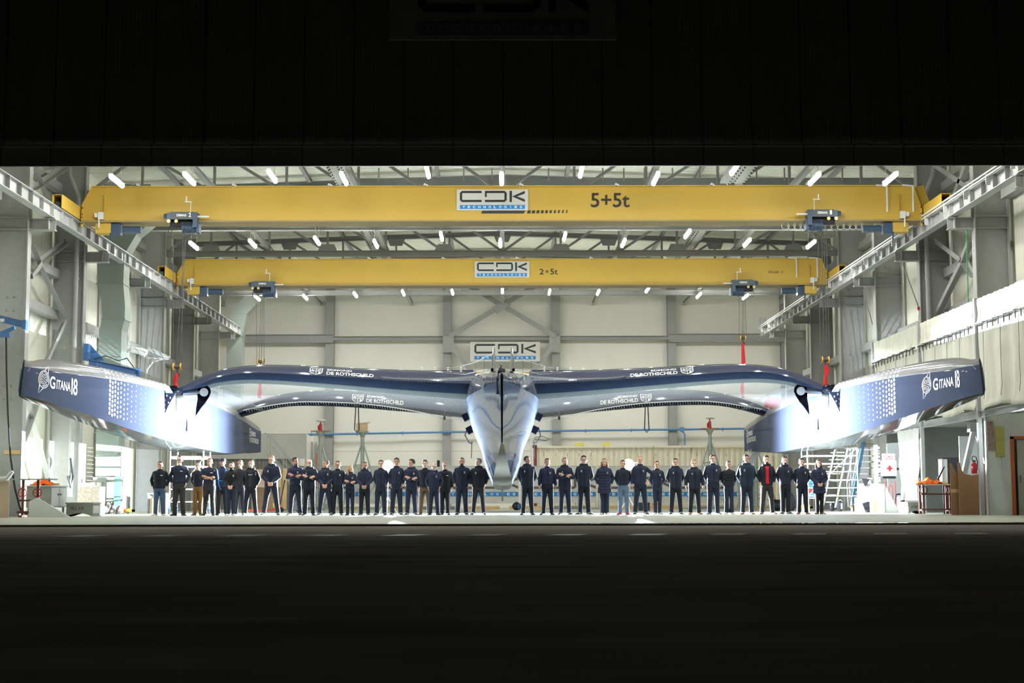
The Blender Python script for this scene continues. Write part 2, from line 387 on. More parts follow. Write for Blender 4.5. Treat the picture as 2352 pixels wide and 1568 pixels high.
for nm, pts in rows:
    for k, (px, py) in enumerate(pts):
        places.append((atZ(px, py, {'front': 10.05, 'middle': 10.30, 'back': 10.68}[nm]), f'glowing white tube lamp, {ORD1[k]} from the left in the {nm} row under the roof'))
for k, (p, lab) in enumerate(places):
    lab = lab.replace('unlit-looking end', 'glowing tube')
    if k == 0: lp.location = p; lp['label'] = lab
    else: dup(lp, p, lab)
# ================================================================= studio flashes behind the row of people
def flash(px, py, label):
    p = at(px, py, 50.2)
    t = thing('studio_flash', label, 'flash lamp', (p.x, p.y, 0), 'studio flashes on the hangar floor')
    z = p.z
    m = MB(); rot = Matrix.Rotation(PI/2, 3, 'X')
    m.lathe((0, .12, z), [(.075, -.09), (.13, -.07), (.19, .02), (.185, .03), (.12, -.05), (.0, -.06)], 24, rot=rot); m.build('reflector', 'cabinet_grey', t, world=False, smooth=R(50))
    m = MB(); m.lathe(((-1 if px < 1155 else 1)*.06, -.10, z+.045), [(.22, 0), (.22, .004)], 32); m.box((0, .05, z+.047), (.03, .16, .004)); m.build('added_top_flag', 'rubber', t, world=False)  # added flag, shaped to keep flash light off beams and upper walls
    m = MB(); m.tube([(0, .19, z), (0, .48, z)], [.075, .07], 16); m.build('lamp_head', 'rubber', t, world=False, smooth=R(40))
    m = MB(); m.tube([(0, .25, z-.05), (0, .25, .35)], .014, 8); m.sphere((0, .25, z-.08), .04); m.build('stand_pole', 'rubber', t, world=False)
    for a in (0.5, 2.6, 4.7):
        m = MB(); m.tube([(0, .25, .55), (.36*math.cos(a), .25+.36*math.sin(a), .012)], .012, 6); m.build('stand_leg', 'rubber', t, world=False)
    l = bpy.data.lights.new('flash_bulb', 'POINT'); l.energy = FLASH_W; l.shadow_soft_size = .02; l.color = (.80, .89, 1.0)
    o = bpy.data.objects.new('flash_bulb', l); C.objects.link(o); o.parent = t; o.location = (0, -.10, z-.045)
    l = bpy.data.lights.new('added_side_spot', 'SPOT'); l.energy = 42000; l.spot_size = R(154); l.spot_blend = .85; l.shadow_soft_size = .02; l.color = (.80, .89, 1.0); sd = -1 if px < 1155 else 1  # added spot that whitens the middle of the float on its side
    o = bpy.data.objects.new('added_side_spot', l); C.objects.link(o); o.parent = t; o.location = (sd*.03, -.10, z-.045); o.rotation_euler = Vector((sd, .06, .20)).to_track_quat('-Z', 'Y').to_euler()
    m = MB(); m.sphere((0, .11, z-.08), .12, 14, 10); m.build('diffuser_dome', mat('flash_glow_'+('left' if px < 1155 else 'right'), (.85, .93, 1), .4, emit=200, var=0), t, world=False, smooth=R(80))
flash(890, 1069, 'bright studio flash behind the shoulder of the standing group, left of the centre hull')
flash(1444, 1066, 'bright studio flash behind the person in jeans, right of the centre hull')
# ================================================================= shell
m = MB(); m.box((0, (27.9+84)/2, -.1), (34, 84-27.9, .2)); struct(m.build('floor', 'concrete', origin=(0, 0, 0)))
m = MB(); m.box((0, 8.9, -.13), (120, 38, .22)); struct(m.build('ground', 'asphalt', origin=(0, 0, 0)))
m = MB(); m.box((0, 28.75, .004), (31, .16, .012)); m.box((0, 27.93, .006), (31, .08, .02)); struct(m.build('trim_1', mat('door_track', srgb(120, 116, 100), .7, .2, var=.3, scale=6), origin=(0, 0, 0)))
m = MB()
poly = []
for k in range(40):
    t = k/39; poly.append((1.4+9.4*t, 27.99+.10*noise.noise((t*9, 1, 0))))
for k in range(40):
    t = 1-k/39; poly.append((1.4+9.4*t, 28.55+.22*noise.noise((t*12, 5, 0))))
m.prism(poly, (0, 0, .010), (1, 0, 0), (0, 1, 0), .006); tag(m.build('puddle', 'puddle_water'), 'long thin rain puddle lying along the door track', 'puddle')
m = MB(); m.box((0, BACK+.1, 6.9), (31.4, .2, 13.8)); struct(m.build('wall_back', 'back_panel', origin=(0, 0, 0)))
for s, nm in ((-1, 'left'), (1, 'right')):
    m = MB(); m.box((s*(WX+.1), (30+84)/2, 6.8), (.2, 54, 13.4)); struct(m.build('wall_'+nm, 'wall_panel', origin=(0, 0, 0)))
    m = MB(); m.box((s*21.5, 30.1, 3.5), (11.6, .3, 7.1)); struct(m.build('wall_front_'+nm, 'header_dark', origin=(0, 0, 0)))
def roof():
    m = MB(); ny = int((84-30)/.3); ys = []
    for i in range(ny+1):
        y = 30+.3*i; ys += [(y, 0), (y+.10, 0), (y+.14, .05), (y+.26, .05)]
    for sx in (-1, 1):
        rings = [[Vector((0, y, 13.35+dz)), Vector((sx*15.7, y, 12.75+dz))] for y, dz in ys]
        vs = [p for r in rings for p in r]; m.add(vs, [(2*i, 2*i+1, 2*i+3, 2*i+2) for i in range(len(rings)-1)])
        m.box((sx*7.8, 57, 13.6), (15.8, 54.4, .1), Matrix.Rotation(math.atan2(.6, 15.7)*sx, 3, 'Y'))
    struct(m.build('ceiling', 'roof_deck', origin=(0, 0, 0), recalc=False))
roof()
zb = at(0, 386, 30).z; zl = at(0, 338, 30).z
m = MB(); per = .082
for i in range(int(50/per)):
    x = -25+i*per; m.add([(x, 30, zl), (x+.05, 30, zl), (x+.058, 29.975, zl), (x+.074, 29.975, zl), (x+per, 30, zl), (x, 30, 20), (x+.05, 30, 20), (x+.058, 29.975, 20), (x+.074, 29.975, 20), (x+per, 30, 20)], [(0, 1, 6, 5), (1, 2, 7, 6), (2, 3, 8, 7), (3, 4, 9, 8)])
m.box((0, 30.18, (zl+20)/2+.3), (50, .2, 20-zl-.6)); struct(m.build('wall_front', 'header_dark', origin=(0, 0, 0), recalc=False))
m = MB(); m.box((0, 29.86, (zb+zl)/2), (50, .05, zl-zb), mi=0); m.box((0, 29.8, zl-.02), (50, .08, .05)); struct(m.build('trim_2', 'header_dark', origin=(0, 0, 0)))
t = thing('wall_sign', 'large unlit company sign high on the dark door header', 'sign', at(1155, 92, 29.9))
m = MB(); p0 = at(893, 92, 29.9); W = at(1415, 92, 29.9).x-p0.x; m.box((p0.x+W/2, 29.9, p0.z+1.25), (W, .06, 2.5)); m.build('board', mat('sign_grey', srgb(128, 128, 122), .7), t)
m = MB(); p1 = at(960, 82, 29.9); w_ = at(1352, 82, 29.9).x-p1.x; cdk_logo(m, lambda u, v, l: Vector((p1.x+u, 29.86-l, p1.z+v)), w_, w_*.36); m.build('lettering', ['black_letter', mat('dull_blue', srgb(70, 88, 104), .7), 'sign_grey'], t, recalc=False)
# back wall frame
def bstruct(name, pts, wd, lab, mt='steel_grey', dy=.16, h=None, cat='steel beam', grp=None):
    m = MB(); a, b = pts; A = at(*a, BACK-dy); B = at(*b, BACK-dy); m.bar(A, B, wd, h or .3); return tag(m.build(name, mt), lab, cat, grp)
for k, px in enumerate((758, 1027, 1277, 1543, 1803)):
    x = at(px, 900, BACK).x; m = MB(); m.ibeam((x, BACK-.22, 0), (x, BACK-.22, 13), .46, .42, .03, up=Vector((0, 1, 0)))
    tag(m.build('wall_post', 'steel_grey'), f'grey steel post standing against the back wall, {ORD1[k]} from the left', 'steel post', 'posts of the back wall')
def hbeam(x0, x1, py, hh, lab, dy=.5):
    A = at(x0, py, BACK-dy); B = at(x1, py, BACK-dy); m = MB(); m.ibeam((A.x, A.y, A.z), (B.x, B.y, A.z), .3, hh, .03); return tag(m.build('wall_beam', 'steel_grey'), lab, 'steel beam', 'beams across the back wall')
hbeam(522, 766, 778, .46, 'thick grey beam across the back wall, left of the first post')
hbeam(766, 1536, 777, .22, 'thin grey beam across the back wall above the company sign')
hbeam(1536, 1812, 776, .46, 'thick grey beam across the back wall, on the right by the crane rail')
def brace_set(prs, dy, wd, name, lab, cat='steel brace'):
    t = thing(name, lab, cat, at(1155, 720, BACK-dy))
    for a, b in prs:
        m = MB(); m.bar(at(*a, BACK-dy), at(*b, BACK-dy), .12, wd); m.build('diagonal', 'steel_grey', t)
    return t
t = brace_set([((1075, 655), (1275, 772)), ((1232, 655), (1032, 772))], .74, .26, 'cross_brace', 'big grey steel X brace on the back wall above the sign')
m = MB(); A = at(1136, 713, BACK-.82); B = at(1169, 693, BACK-.82); m.bar(A, B, .1, .42); m.build('gusset_plate', 'steel_grey', t)
for c in ((1030, 790), (1274, 790)):
    m = MB(); p = at(*c, BACK-.70); m.box(p, (.6, .06, .9)); m.build('gusset_plate', 'steel_grey', t)
brace_set([((1038, 797), (1125, 905))], .74, .24, 'knee_brace', 'grey diagonal strut on the back wall left of the sign')
brace_set([((1268, 797), (1182, 905))], .74, .24, 'knee_brace', 'grey diagonal strut on the back wall right of the sign')
def sign(name, px0, px1, py0, py1, Y, lab, fr=(.06, .94, .10, .90), thick=.05):
    A = at(px0, py1, Y); B = at(px1, py0, Y); t = thing(name, lab, 'sign', ((A.x+B.x)/2, Y, A.z)); W = B.x-A.x; H = B.z-A.z
    m = MB(); m.box(((A.x+B.x)/2, Y, (A.z+B.z)/2), (W, thick, H)); m.build('board', 'white_board', t)
    m = MB(); cdk_logo(m, lambda u, v, l: Vector((A.x+W*fr[0]+u, Y-thick/2-l, A.z+H*fr[2]+v)), W*(fr[1]-fr[0]), H*(fr[3]-fr[2])); m.build('lettering', ['black_letter', 'sky_blue', 'white_letter'], t, recalc=False)
    return t
sign('wall_sign', 1080, 1240, 785, 830, BACK-.92, 'white company sign on the back wall above the centre hull')
m = MB(); pts = [at(a_, b_, BACK-.55) for a_, b_ in ((500, 1001), (700, 998), (1030, 992), (1300, 989), (1805, 983))]; m.tube(pts, .055, 8)
for k in range(12):
    p = at(610+105*k, 998.5-k*1.3, BACK-.52); m.box(p, (.05, .14, .2))
tag(m.build('air_pipe', 'pipe_blue', smooth=R(50)), 'long blue compressed air pipe running across the back wall', 'pipe')
m = MB(); m.tube([at(1567, 984, BACK-.58), at(1567, 990, BACK-.58), at(1573, 997, BACK-.58), at(1573, 1022, BACK-.58)], .04, 8); m.box(at(1567, 986, BACK-.58), (.2, .2, .25)); tag(m.build('air_hose', 'pipe_blue'), 'short blue drop pipe above the cream container', 'pipe')
# ================================================================= columns
def column(s, k, Y):
    side = 'left' if s < 0 else 'right'
    which = ['nearest, cut by the picture edge', 'first fully seen', 'second fully seen', 'third fully seen', 'fourth fully seen', 'fifth fully seen', 'farthest'][k]
    t = thing('steel_column', f'tall grey steel column by the {side} wall, {which} from the door', 'column', (s*CXX, Y, 0), f'columns along the {side} wall')
    m = MB(); m.ibeam((s*(CXX+.52), Y, 0), (s*(CXX+.52), Y, 12.7), .34, 1.06, .03, up=Vector((1, 0, 0)))
    for z in (8.66, 9.03): m.box((s*(CXX+.52), Y, z), (1.02, .33, .025))
    m.build('shaft', 'steel_grey', t)
    m = MB(); m.ibeam((s*CXX, Y, 8.82), (s*(RX-.2), Y, 8.82), .26, .36, .025); m.box((s*(RX), Y, 8.82), (.03, .24, .34)); m.build('bracket', 'steel_grey', t)
    m = MB()
    for z in (3.5, 3.9, 6.2, 6.6, 9.4, 9.9, 10.0):
        for dx in (.42, .62): m.sphere((s*(CXX+dx), Y-.03, z), .035, 8, 4)
    m.build('bolts', 'steel_grey', t)
    if k in (1, 2, 3): m = MB(); m.box((s*(CXX+.52), Y, .02), (1.3, .5, .04)); m.build('foot_plate', 'steel_dark', t)
for s in (-1, 1):
    for k, Y in enumerate(DC): column(s, k, Y)
# wall girts and braces
for s, side in ((-1, 'left'), (1, 'right')):
    for k in range(len(DC)):
        y0 = DC[k]+.2; y1 = (DC[k+1] if k+1 < len(DC) else BACK)-.2
        for z in ((9.7, 11.2) if k == 0 else (6.8, 8.2, 11.2) if k == 1 else (6.8, 11.2)):
            m = MB(); m.box((s*15.35, (y0+y1)/2, z), (.28, y1-y0, .30)); 
            bay = ['nearest', 'second', 'third', 'fourth', 'fifth', 'sixth', 'farthest'][k]; hh = {6.8: 'lower', 8.2: 'middle', 9.7: 'middle', 11.2: 'upper'}[z]
            tag(m.build('wall_girt', 'steel_grey'), f'{hh} horizontal grey rail on the {side} wall in the {bay} bay', 'wall rail', f'horizontal rails of the {side} wall')
def wall_brace(s, k, prs, lab):
    t = thing('wall_brace', lab, 'steel brace', (s*15.0, 49, 0))
    for a, b in prs:
        A = atX(*a, -14.95); B = atX(*b, -14.95); A.x *= -s; B.x *= -s
        m = MB(); m.angle_bar(A, B, .17); m.build('diagonal', 'steel_grey', t)
for s, side in ((-1, 'left'), (1, 'right')):
    wall_brace(s, 1, [((74, 560), (92, 607)), ((92, 607), (156, 558)), ((92, 610), (150, 726)), ((92, 610), (70, 640))], f'K-shaped grey steel bracing high on the {side} wall')
    wall_brace(s, 1, [((80, 383), (112, 465)), ((80, 436), (156, 385))], f'grey crossed bracing at the top of the {side} wall by the crane end')
wall_brace(-1, 1, [((62, 912), (112, 1106)), ((55, 1015), (90, 915)), ((148, 740), (100, 845))], 'grey X-shaped steel bracing low on the left wall under the left float')
for s, side in ((-1, 'left'), (1, 'right')):
    m = MB(); x = s*14.62
    m.tube([(x+s*.4, 51.9, 12.6), (x+s*.3, 51.85, 11.6), (x, 51.8, 10.9), (x, 51.8, .6 if s < 0 else 3)], .085, 10)
    for z in (3.0, 5.5, 8.0): m.tube([(x, 51.8, z), (x, 51.8, z+.06)], .105, 10)
    tag(m.build('rain_pipe', 'steel_grey', smooth=R(50)), f'thick grey rainwater pipe beside the second column on the {side} wall', 'pipe')
# ================================================================= crane rails
def rail(s):
    side = 'left' if s < 0 else 'right'
    t = thing('crane_rail', f'long grey crane runway beam along the {side} wall', 'crane rail', (s*RX, 33, 9.03))
    Y0, Y1 = 31.0, 80.2
    m = MB(); m.ibeam((s*RX, Y0, 9.25), (s*RX, Y1, 9.25), .28, .42, .022); m.build('beam', 'steel_light', t)
    m = MB(); m.box((s*RX, (Y0+Y1)/2, 9.48), (.06, Y1-Y0, .045)); m.build('rail_head', 'steel_light', t)
    y = Y0+.3; k = 0
    while y < Y1:
        m = MB(); m.box((s*(RX-.068), y, 9.25), (.13, .014, .37)); m.build('stiffener', 'steel_light', t); y += 1.04; k += 1
    if s > 0:
        m = MB()
        for dz in (.02, .12): m.box((s*(RX-.24), (Y0+Y1)/2, 9.42+dz), (.03, Y1-Y0, .045))
        yy = Y0+.5
        while yy < Y1: m.box((s*(RX-.2), yy, 9.34), (.12, .04, .3)); yy += 2.08
        m.build('conductor_bar', 'white_plastic', t)
    m = MB(); m.box((s*(RX), Y1-.1, 9.75), (.35, .3, .55)); m.build('end_stop', 'steel_grey', t)
rail(-1); rail(1)
# ================================================================= roof trusses
def truss(k, Y, lab):
    t = thing('roof_truss', lab, 'roof truss', (0, Y, 10.87), 'steel roof trusses over the cranes')
    zc = lambda x: 12.95-abs(x)*.035
    m = MB(); m.ibeam((-CXX, Y, 10.98), (CXX, Y, 10.98), .24, .24, .025); m.build('bottom_chord', 'steel_dark', t)
    m = MB(); m.ibeam((-CXX, Y, zc(CXX)), (0, Y, zc(0)), .22, .22, .025); m.ibeam((0, Y, zc(0)), (CXX, Y, zc(CXX)), .22, .22, .025); m.build('top_chord', 'steel_dark', t)
    xs = [-12.5, -10, -7.5, -5, -2.5, 0, 2.5, 5, 7.5, 10, 12.5]
    for i, x in enumerate(xs):
        if i % 2 == 0 or True:
            m = MB(); m.bar((x, Y, 11.0), (x, Y, zc(x)), .09); m.build('upright', 'steel_dark', t)
    for i in range(len(xs)-1):
        a, b = xs[i], xs[i+1]
        A, B = ((a, Y, zc(a)), (b, Y, 11.05)) if (b <= 0) == (i % 2 == 0 or True) else ((a, Y, 11.05), (b, Y, zc(b)))
        m = MB(); m.bar(A, B, .10); m.build('diagonal', 'steel_dark', t)
    for sx in (-1, 1):
        m = MB(); m.bar((sx*CXX, Y, 11.05), (sx*12.5, Y, zc(12.5)), .10); m.build('diagonal', 'steel_dark', t)
    for x in xs[::2]: m = MB(); m.prism([(-.42, 0), (.42, 0), (.28, .3), (-.28, .3)], (x, Y-.05, 11.08), (1, 0, 0), (0, 0, 1), .02); m.build('gusset_plate', 'steel_dark', t)
    for x in xs[1::2]: m = MB(); m.prism([(-.28, 0), (.28, 0), (.42, .34), (-.42, .34)], (x, Y-.05, zc(x)-.42), (1, 0, 0), (0, 0, 1), .02); m.build('gusset_plate', 'steel_dark', t)
for k, Y in enumerate(DC[1:]):
    truss(k, Y, ['dark steel roof truss nearest the door, just behind the header', 'dark steel roof truss right behind the front yellow crane', 'dark steel roof truss with its chord just under the front crane girder', 'dark steel roof truss with its chord just over the rear crane girder', 'dark steel roof truss hidden by the rear crane girder', 'rearmost dark steel roof truss, under the rear crane girder'][k])
for k, x in enumerate((-10, -5, 0, 5, 10)):
    m = MB(); m.ibeam((x, 32, 11.2), (x, BACK, 11.2), .16, .18, .02); tag(m.build('roof_beam', 'steel_light'), f'light grey lengthwise beam under the roof, {ORD1[k]} from the left', 'roof beam', 'lengthwise beams on the roof trusses')
for k, x in enumerate((-12.5, -7.5, -2.5, 2.5, 7.5, 12.5)):
    m = MB(); m.ibeam((x, 31, 12.62+.6*(1-abs(x)/15.7)-.1), (x, BACK, 12.62+.6*(1-abs(x)/15.7)-.1), .14, .16, .02); tag(m.build('roof_purlin', 'steel_dark'), f'dark purlin directly under the corrugated roof, {ORD1[k]} from the left', 'purlin', 'dark purlins under the roof')
# fabric air ducts
for x, r, lab in ((-5.6, .36, 'long white perforated fabric air duct under the roof, left one'), (8.2, .40, 'long white perforated fabric air duct under the roof, right one')):
    t = thing('fabric_duct', lab, 'air duct', (x, 33, 11.7))
    m = MB(); pts = []; rr = []
    y = 33.0
    while y < 76: pts.append((x, y, 11.75)); rr.append(r*(1+.03*math.sin(y*2.1))); y += .5
    m.tube(pts, rr, 16); m.build('sleeve', 'fabric_duct', t, smooth=R(60))
    m = MB(); y = 34
    while y < 75:
        for a in (-2.3, -2.0, -1.14, -.84):
            c = Vector((x+r*1.02*math.cos(a), y, 11.75+r*1.02*math.sin(a))); m.box(c, (.05, .07, .03), Matrix.Rotation(-(a+PI/2), 3, 'Y'))
        y += .42
    m.build('perforations', 'black_letter', t)
# walkway behind the front crane
t = thing('roof_walkway', 'dark service walkway with thin posts above the front yellow crane', 'walkway', at(1460, 430, 54))
A = at(825, 429, 54); B = at(2095, 429, 54); m = MB(); m.box(((A.x+B.x)/2, 54, A.z+.13), (B.x-A.x, .5, .26)); m.build('deck', 'steel_dark', t)
for px in (870, 937, 1065, 1130, 1260, 1385, 1433, 1480, 1545, 1607, 1738, 1802, 1935):
    a = at(px, 414, 53.7); m = MB(); m.bar(a, a+Vector((0, 0, .45)), .05); m.build('post', 'steel_grey', t)
# galvanised ducts on the left
def duct(name, lab, parts, depth, Yc, seams):
    t = thing(name, lab, 'air duct', (parts[0][0][0], Yc, parts[0][0][1]))
    m = MB()
    for a, b, w1 in parts: m.bar((a[0], Yc, a[1]), (b[0], Yc, b[1]), depth, w1) if abs(a[0]-b[0]) > .05 else m.box((a[0], Yc, (a[1]+b[1])/2), (w1, depth, abs(b[1]-a[1])))
    m.build('channel', 'galvanised', t)
    for z, x, w1 in seams: m = MB(); m.box((x, Yc, z), (w1+.05, depth+.05, .04)); m.build('flange', 'galvanised', t)
    return t
t = thing('galvanised_duct', 'wide galvanised metal air duct rising along the left wall behind the float', 'air duct', (-14.2, 55.3, 1.3))
m = MB()
prof = [(-14.2, 1.35, .82), (-14.2, 6.6, .82), (-14.1, 7.0, .82), (-14.1, 7.5, .82), (-14.25, 8.3, .95), (-14.25, 9.4, 1.0), (-13.9, 10.1, 1.1), (-13.2, 10.7, 1.1), (-12.6, 11.4, .9)]
m.loft([[Vector((x-wd/2, 54.9, z)), Vector((x+wd/2, 54.9, z)), Vector((x+wd/2, 55.75, z)), Vector((x-wd/2, 55.75, z))] for x, z, wd in prof]); m.build('channel', 'galvanised', t)
for x, z, wd in [(-14.2, 2.0, .82), (-14.2, 2.9, .82), (-14.2, 4.4, .82), (-14.2, 5.6, .82), (-14.1, 7.0, .82), (-14.25, 8.3, .95)]:
    m = MB(); m.box((x, 55.325, z), (wd+.06, .92, .04)); m.build('flange', 'galvanised', t)
t = thing('galvanised_duct', 'galvanised metal air duct in the far left corner by the back wall', 'air duct', (-14.0, 79.6, 4))
m = MB(); prof = [(-14.1, 3.6, .95), (-14.1, 6.4, .95), (-14.0, 6.9, .8), (-14.0, 9.0, .8), (-13.8, 10.2, .85), (-13.2, 10.9, 1.0), (-11.6, 12.3, 1.0)]
m.loft([[Vector((x-wd/2, 79.2, z)), Vector((x+wd/2, 79.2, z)), Vector((x+wd/2, 80, z)), Vector((x-wd/2, 80, z))] for x, z, wd in prof]); m.build('channel', 'galvanised', t)
for x, z, wd in prof[1:5]:
    m = MB(); m.box((x, 79.6, z), (wd+.06, .88, .04)); m.build('flange', 'galvanised', t)
# ================================================================= cranes
def hoist(loc, label, flip, dark, number):
    t = thing('chain_hoist', label, 'crane hoist', loc, 'hoists under the yellow crane girders'); f = -1 if flip else 1
    m = MB(); m.box((0, -.12, .02), (.74, .34, .24)); m.build('casing', 'hoist_grey', t, world=False)
    m = MB(); m.tube([(-f*.46, -.12, .03), (-f*.60, -.12, .03)], .085, 12); m.box((-f*.42, -.12, -.03), (.12, .3, .3)); m.build('travel_motor', 'hoist_navy', t, world=False)
    m = MB(); m.box((f*.42, -.10, -.12), (.14, .4, .50)); m.box((f*.50, -.05, -.34), (.08, .4, .34)); m.build('end_frame', 'hoist_navy', t, world=False)
    m = MB(); m.tube([(-f*.02, -.05, -.36), (f*.46, -.05, -.36)], .15, 16)
    for q in range(9): m.box((f*(.02+.045*q), -.05, -.36), (.012, .33, .33))
    m.build('lift_motor', 'hoist_navy', t, world=False, smooth=R(40))
    m = MB(); m.tube([(-f*.40, -.05, -.22), (f*.3, -.05, -.22)], .11, 14); m.build('rope_drum', 'rubber', t, world=False, smooth=R(40))
    for x in (-.42, -.18):
        m = MB(); m.tube([(f*x, -.30, -.16), (f*x, -.24, -.16)], .055, 14); m.build('trolley_wheel', 'brass', t, world=False)
    m = MB(); m.tube([(f*.48, -.2, .0), (f*.84, -.2, .0)], .03, 8); m.build('buffer_rod', 'white_plastic', t, world=False)
    m = MB(); m.tube([(f*.28, -.3, .12), (f*.28, -.3, .48)], .012, 6); m.box((f*.20, -.3, .46), (.22, .02, .03)); m.box((f*.14, -.3, .55), (.04, .03, .16)); m.build('antenna', 'white_plastic', t, world=False)
    m = MB(); m.tube([(-f*.40, -.2, -.3), (-f*.44, -.2, -.5), (-f*.36, -.2, -.56), (-f*.32, -.2, -.42)], .012, 6); m.build('cable_loop', 'rubber', t, world=False)
    m = MB(); fn = lambda u, v: Vector((u, -.296, v)); put_text(m, 'DEMAG', fn, -.17, .14, -.01, .07, .03)
    if number: put_text(m, number, fn, .22, .29, -.03, .11, .03)
    m.build('lettering', 'white_letter', t, world=False, recalc=False)
    return t
def crane(px, Yf, name, label, texts):
    """px: dict of face pixels; Yf: depth of the girder's front face"""
    L, Rr = -RX+.22, RX-.22
    T = px['top']; Bt = px['bot']
    pts = [at(*q, Yf) for q in (px['bl'], px['l_lo'], px['l_up'], px['r_up'], px['r_lo'], px['br'])]
    zb_ = pts[0].z; t = thing('overhead_crane', label, 'crane', (0, Yf, zb_))
    for i in (0, 1): pts[i].x = L
    for i in (4, 5): pts[i].x = Rr
    zt = (pts[2].z+pts[3].z)/2; pts[2].z = pts[3].z = zt; pts[5].z = zb_; zl_ = (pts[1].z+pts[4].z)/2; pts[1].z = pts[4].z = zl_
    poly = [(p.x, p.z) for p in pts]
    m = MB(); m.prism(poly, (0, Yf+.35, 0), (1, 0, 0), (0, 0, 1), .62); m.build('girder', 'crane_yellow', t)
    m = MB(); m.box(((pts[2].x+pts[3].x)/2, Yf+.33, zt+.012), (pts[3].x-pts[2].x, .84, .03))
    for a, b in ((pts[1], pts[2]), (pts[4], pts[3])):
        m.bar((a.x, Yf+.33, a.z), (b.x, Yf+.33, b.z), .78, .03)
    m.build('top_flange', 'crane_yellow', t)
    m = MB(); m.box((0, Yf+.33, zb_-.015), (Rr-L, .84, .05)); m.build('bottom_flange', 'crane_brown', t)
    for s in (-1, 1):
        m = MB(); y0, y1 = Yf-2.0, Yf+2.8; zc_ = 9.50
        for q in ((-.16, .03), (.16, .03)): m.box((s*RX+q[0]*.9, (y0+y1)/2, zc_+.20), (.02, y1-y0, .42))
        m.box((s*RX, (y0+y1)/2, zc_+.40), (.30, y1-y0, .02)); m.box((s*RX, (y0+y1)/2, zc_+.03), (.30, y1-y0-1, .02)); m.box((s*RX, Yf+.3, zc_+.2), (.28, 1.0, .36))
        m.build('end_carriage', 'crane_yellow', t)
        for yy in (y0+.2, y1-.2): m = MB(); m.tube([(s*RX-.08, yy, zc_+.1), (s*RX+.08, yy, zc_+.1)], .13, 16); m.build('wheel', 'hoist_grey', t)
        m = MB(); m.box((s*(RX-.24), Yf-.02, zc_+.05), (.06, .04, .62))
        for z in (-.2, -.1, 0, .1, .3): m.sphere((s*(RX-.245), Yf-.05, zc_+.05+z), .022, 6, 4, mi=1)
        m.build('joint_plate', ['crane_yellow', 'black_letter'], t)
        m = MB(); m.box((s*(RX-.85), Yf-.06, zb_+.16), (.16, .12, .24)); m.box((s*(RX-.70), Yf-.08, zb_+.18), (.1, .06, .14)); m.box((s*(RX-.8), Yf-.08, zb_-.08), (.04, .04, .3)); m.build('limit_switch', 'white_plastic', t)
        m = MB(); m.tube([(s*(RX-1.5), Yf+.2, zb_-.25), (s*(RX-2.1), Yf+.2, zb_-.25)], .12, 14); m.box((s*(RX-1.3), Yf+.2, zb_-.25), (.3, .3, .35)); m.tube([(s*(RX-1.1), Yf+.1, zb_-.1), (s*(RX-1.15), Yf+.1, zb_-.62)], .03, 6); m.build('drive_motor', 'hoist_navy', t)
        m = MB(); m.box((s*(RX-.95), Yf-.0, (zb_+zt)/2-.1), (.03, .06, (zt-zb_)*.75)); m.build('stiffener', 'crane_yellow', t)
        m = MB(); m.box((s*(RX-.9), Yf+.3, zb_-.2), (.5, .5, .34)); m.build('carriage_support', 'crane_yellow', t)
    n = 8
    for i in range(n):
        x = L+1.2+(Rr-L-2.4)*(i+.2)/n; m = MB(); m.box((x, Yf-.05, zt+.06), (.14, .10, .05), Matrix.Rotation(.5, 3, 'Y')); m.box((x-.05, Yf-.06, zt+.03), (.05, .06, .08)); m.build('cable_clip', 'white_plastic', t)
    if px.get('rods'):
        for a in px['rods']:
            p = at(a, px['rod_y'][0], Yf-.09); q = at(a+1, px['rod_y'][1], Yf-.09); m = MB(); m.tube([p, q], .03, 6); m.bar(p, p+Vector((-.35, 0, .03)), .05); m.build('hanging_rod', 'white_plastic', t)
    A = at(*px['sign'][:2], Yf); B = at(*px['sign'][2:], Yf); W = B.x-A.x; H = A.z-B.z
    m = MB(); m.box(((A.x+B.x)/2, Yf+.015, (A.z+B.z)/2), (W, .03, H)); sg = m.build('sign_board', 'white_board', t)
    m = MB(); cdk_logo(m, lambda u, v, l: Vector((A.x+W*.045+u, Yf-.002-l, B.z+H*.07+v)), W*.91, H*.86, lift=.004); m.build('lettering', ['black_letter', 'sky_blue', 'white_letter'], sg, recalc=False)
    m = MB(); fn = lambda u, v: Vector((at(u, v, Yf+.03).x, Yf+.03, at(u, v, Yf+.03).z))
    for txt, u0, v0, u1, v1, bd in texts: put_text(m, txt, fn, u0, u1, v1, v0, bd)
    if px.get('stripes'):
        m.add([fn(1108, 483), fn(1207, 483), fn(1203, 490), fn(1105, 490)], [(0, 1, 2, 3)])
        x = 1210.5; wv = 7.6
        for i in range(10):
            m.add([fn(x+1.5, 483-i*.1), fn(x+wv+1.5, 483-i*.1), fn(x+wv, 490-i*.1), fn(x, 490-i*.1)], [(0, 1, 2, 3)]); x += wv+3.0+i*.38; wv -= .55
    m.build('lettering', 'black_letter', t, recalc=False)
    return t, zb_
Y1f, Y2f = 48.6, 63.1
cr1, zb1 = crane(dict(top=430, bot=508, bl=(168, 508), l_lo=(168, 475), l_up=(212, 431), r_up=(2101, 427), r_lo=(2143, 470), br=(2143, 508), sign=(1049, 435, 1213, 483), stripes=True, rods=(2037, 2097), rod_y=(427, 486)), Y1f, 'overhead_crane',
      'front yellow overhead crane marked 5+5t, nearest the door', [('5+5t', 1357, 443, 1446, 476, .015)])
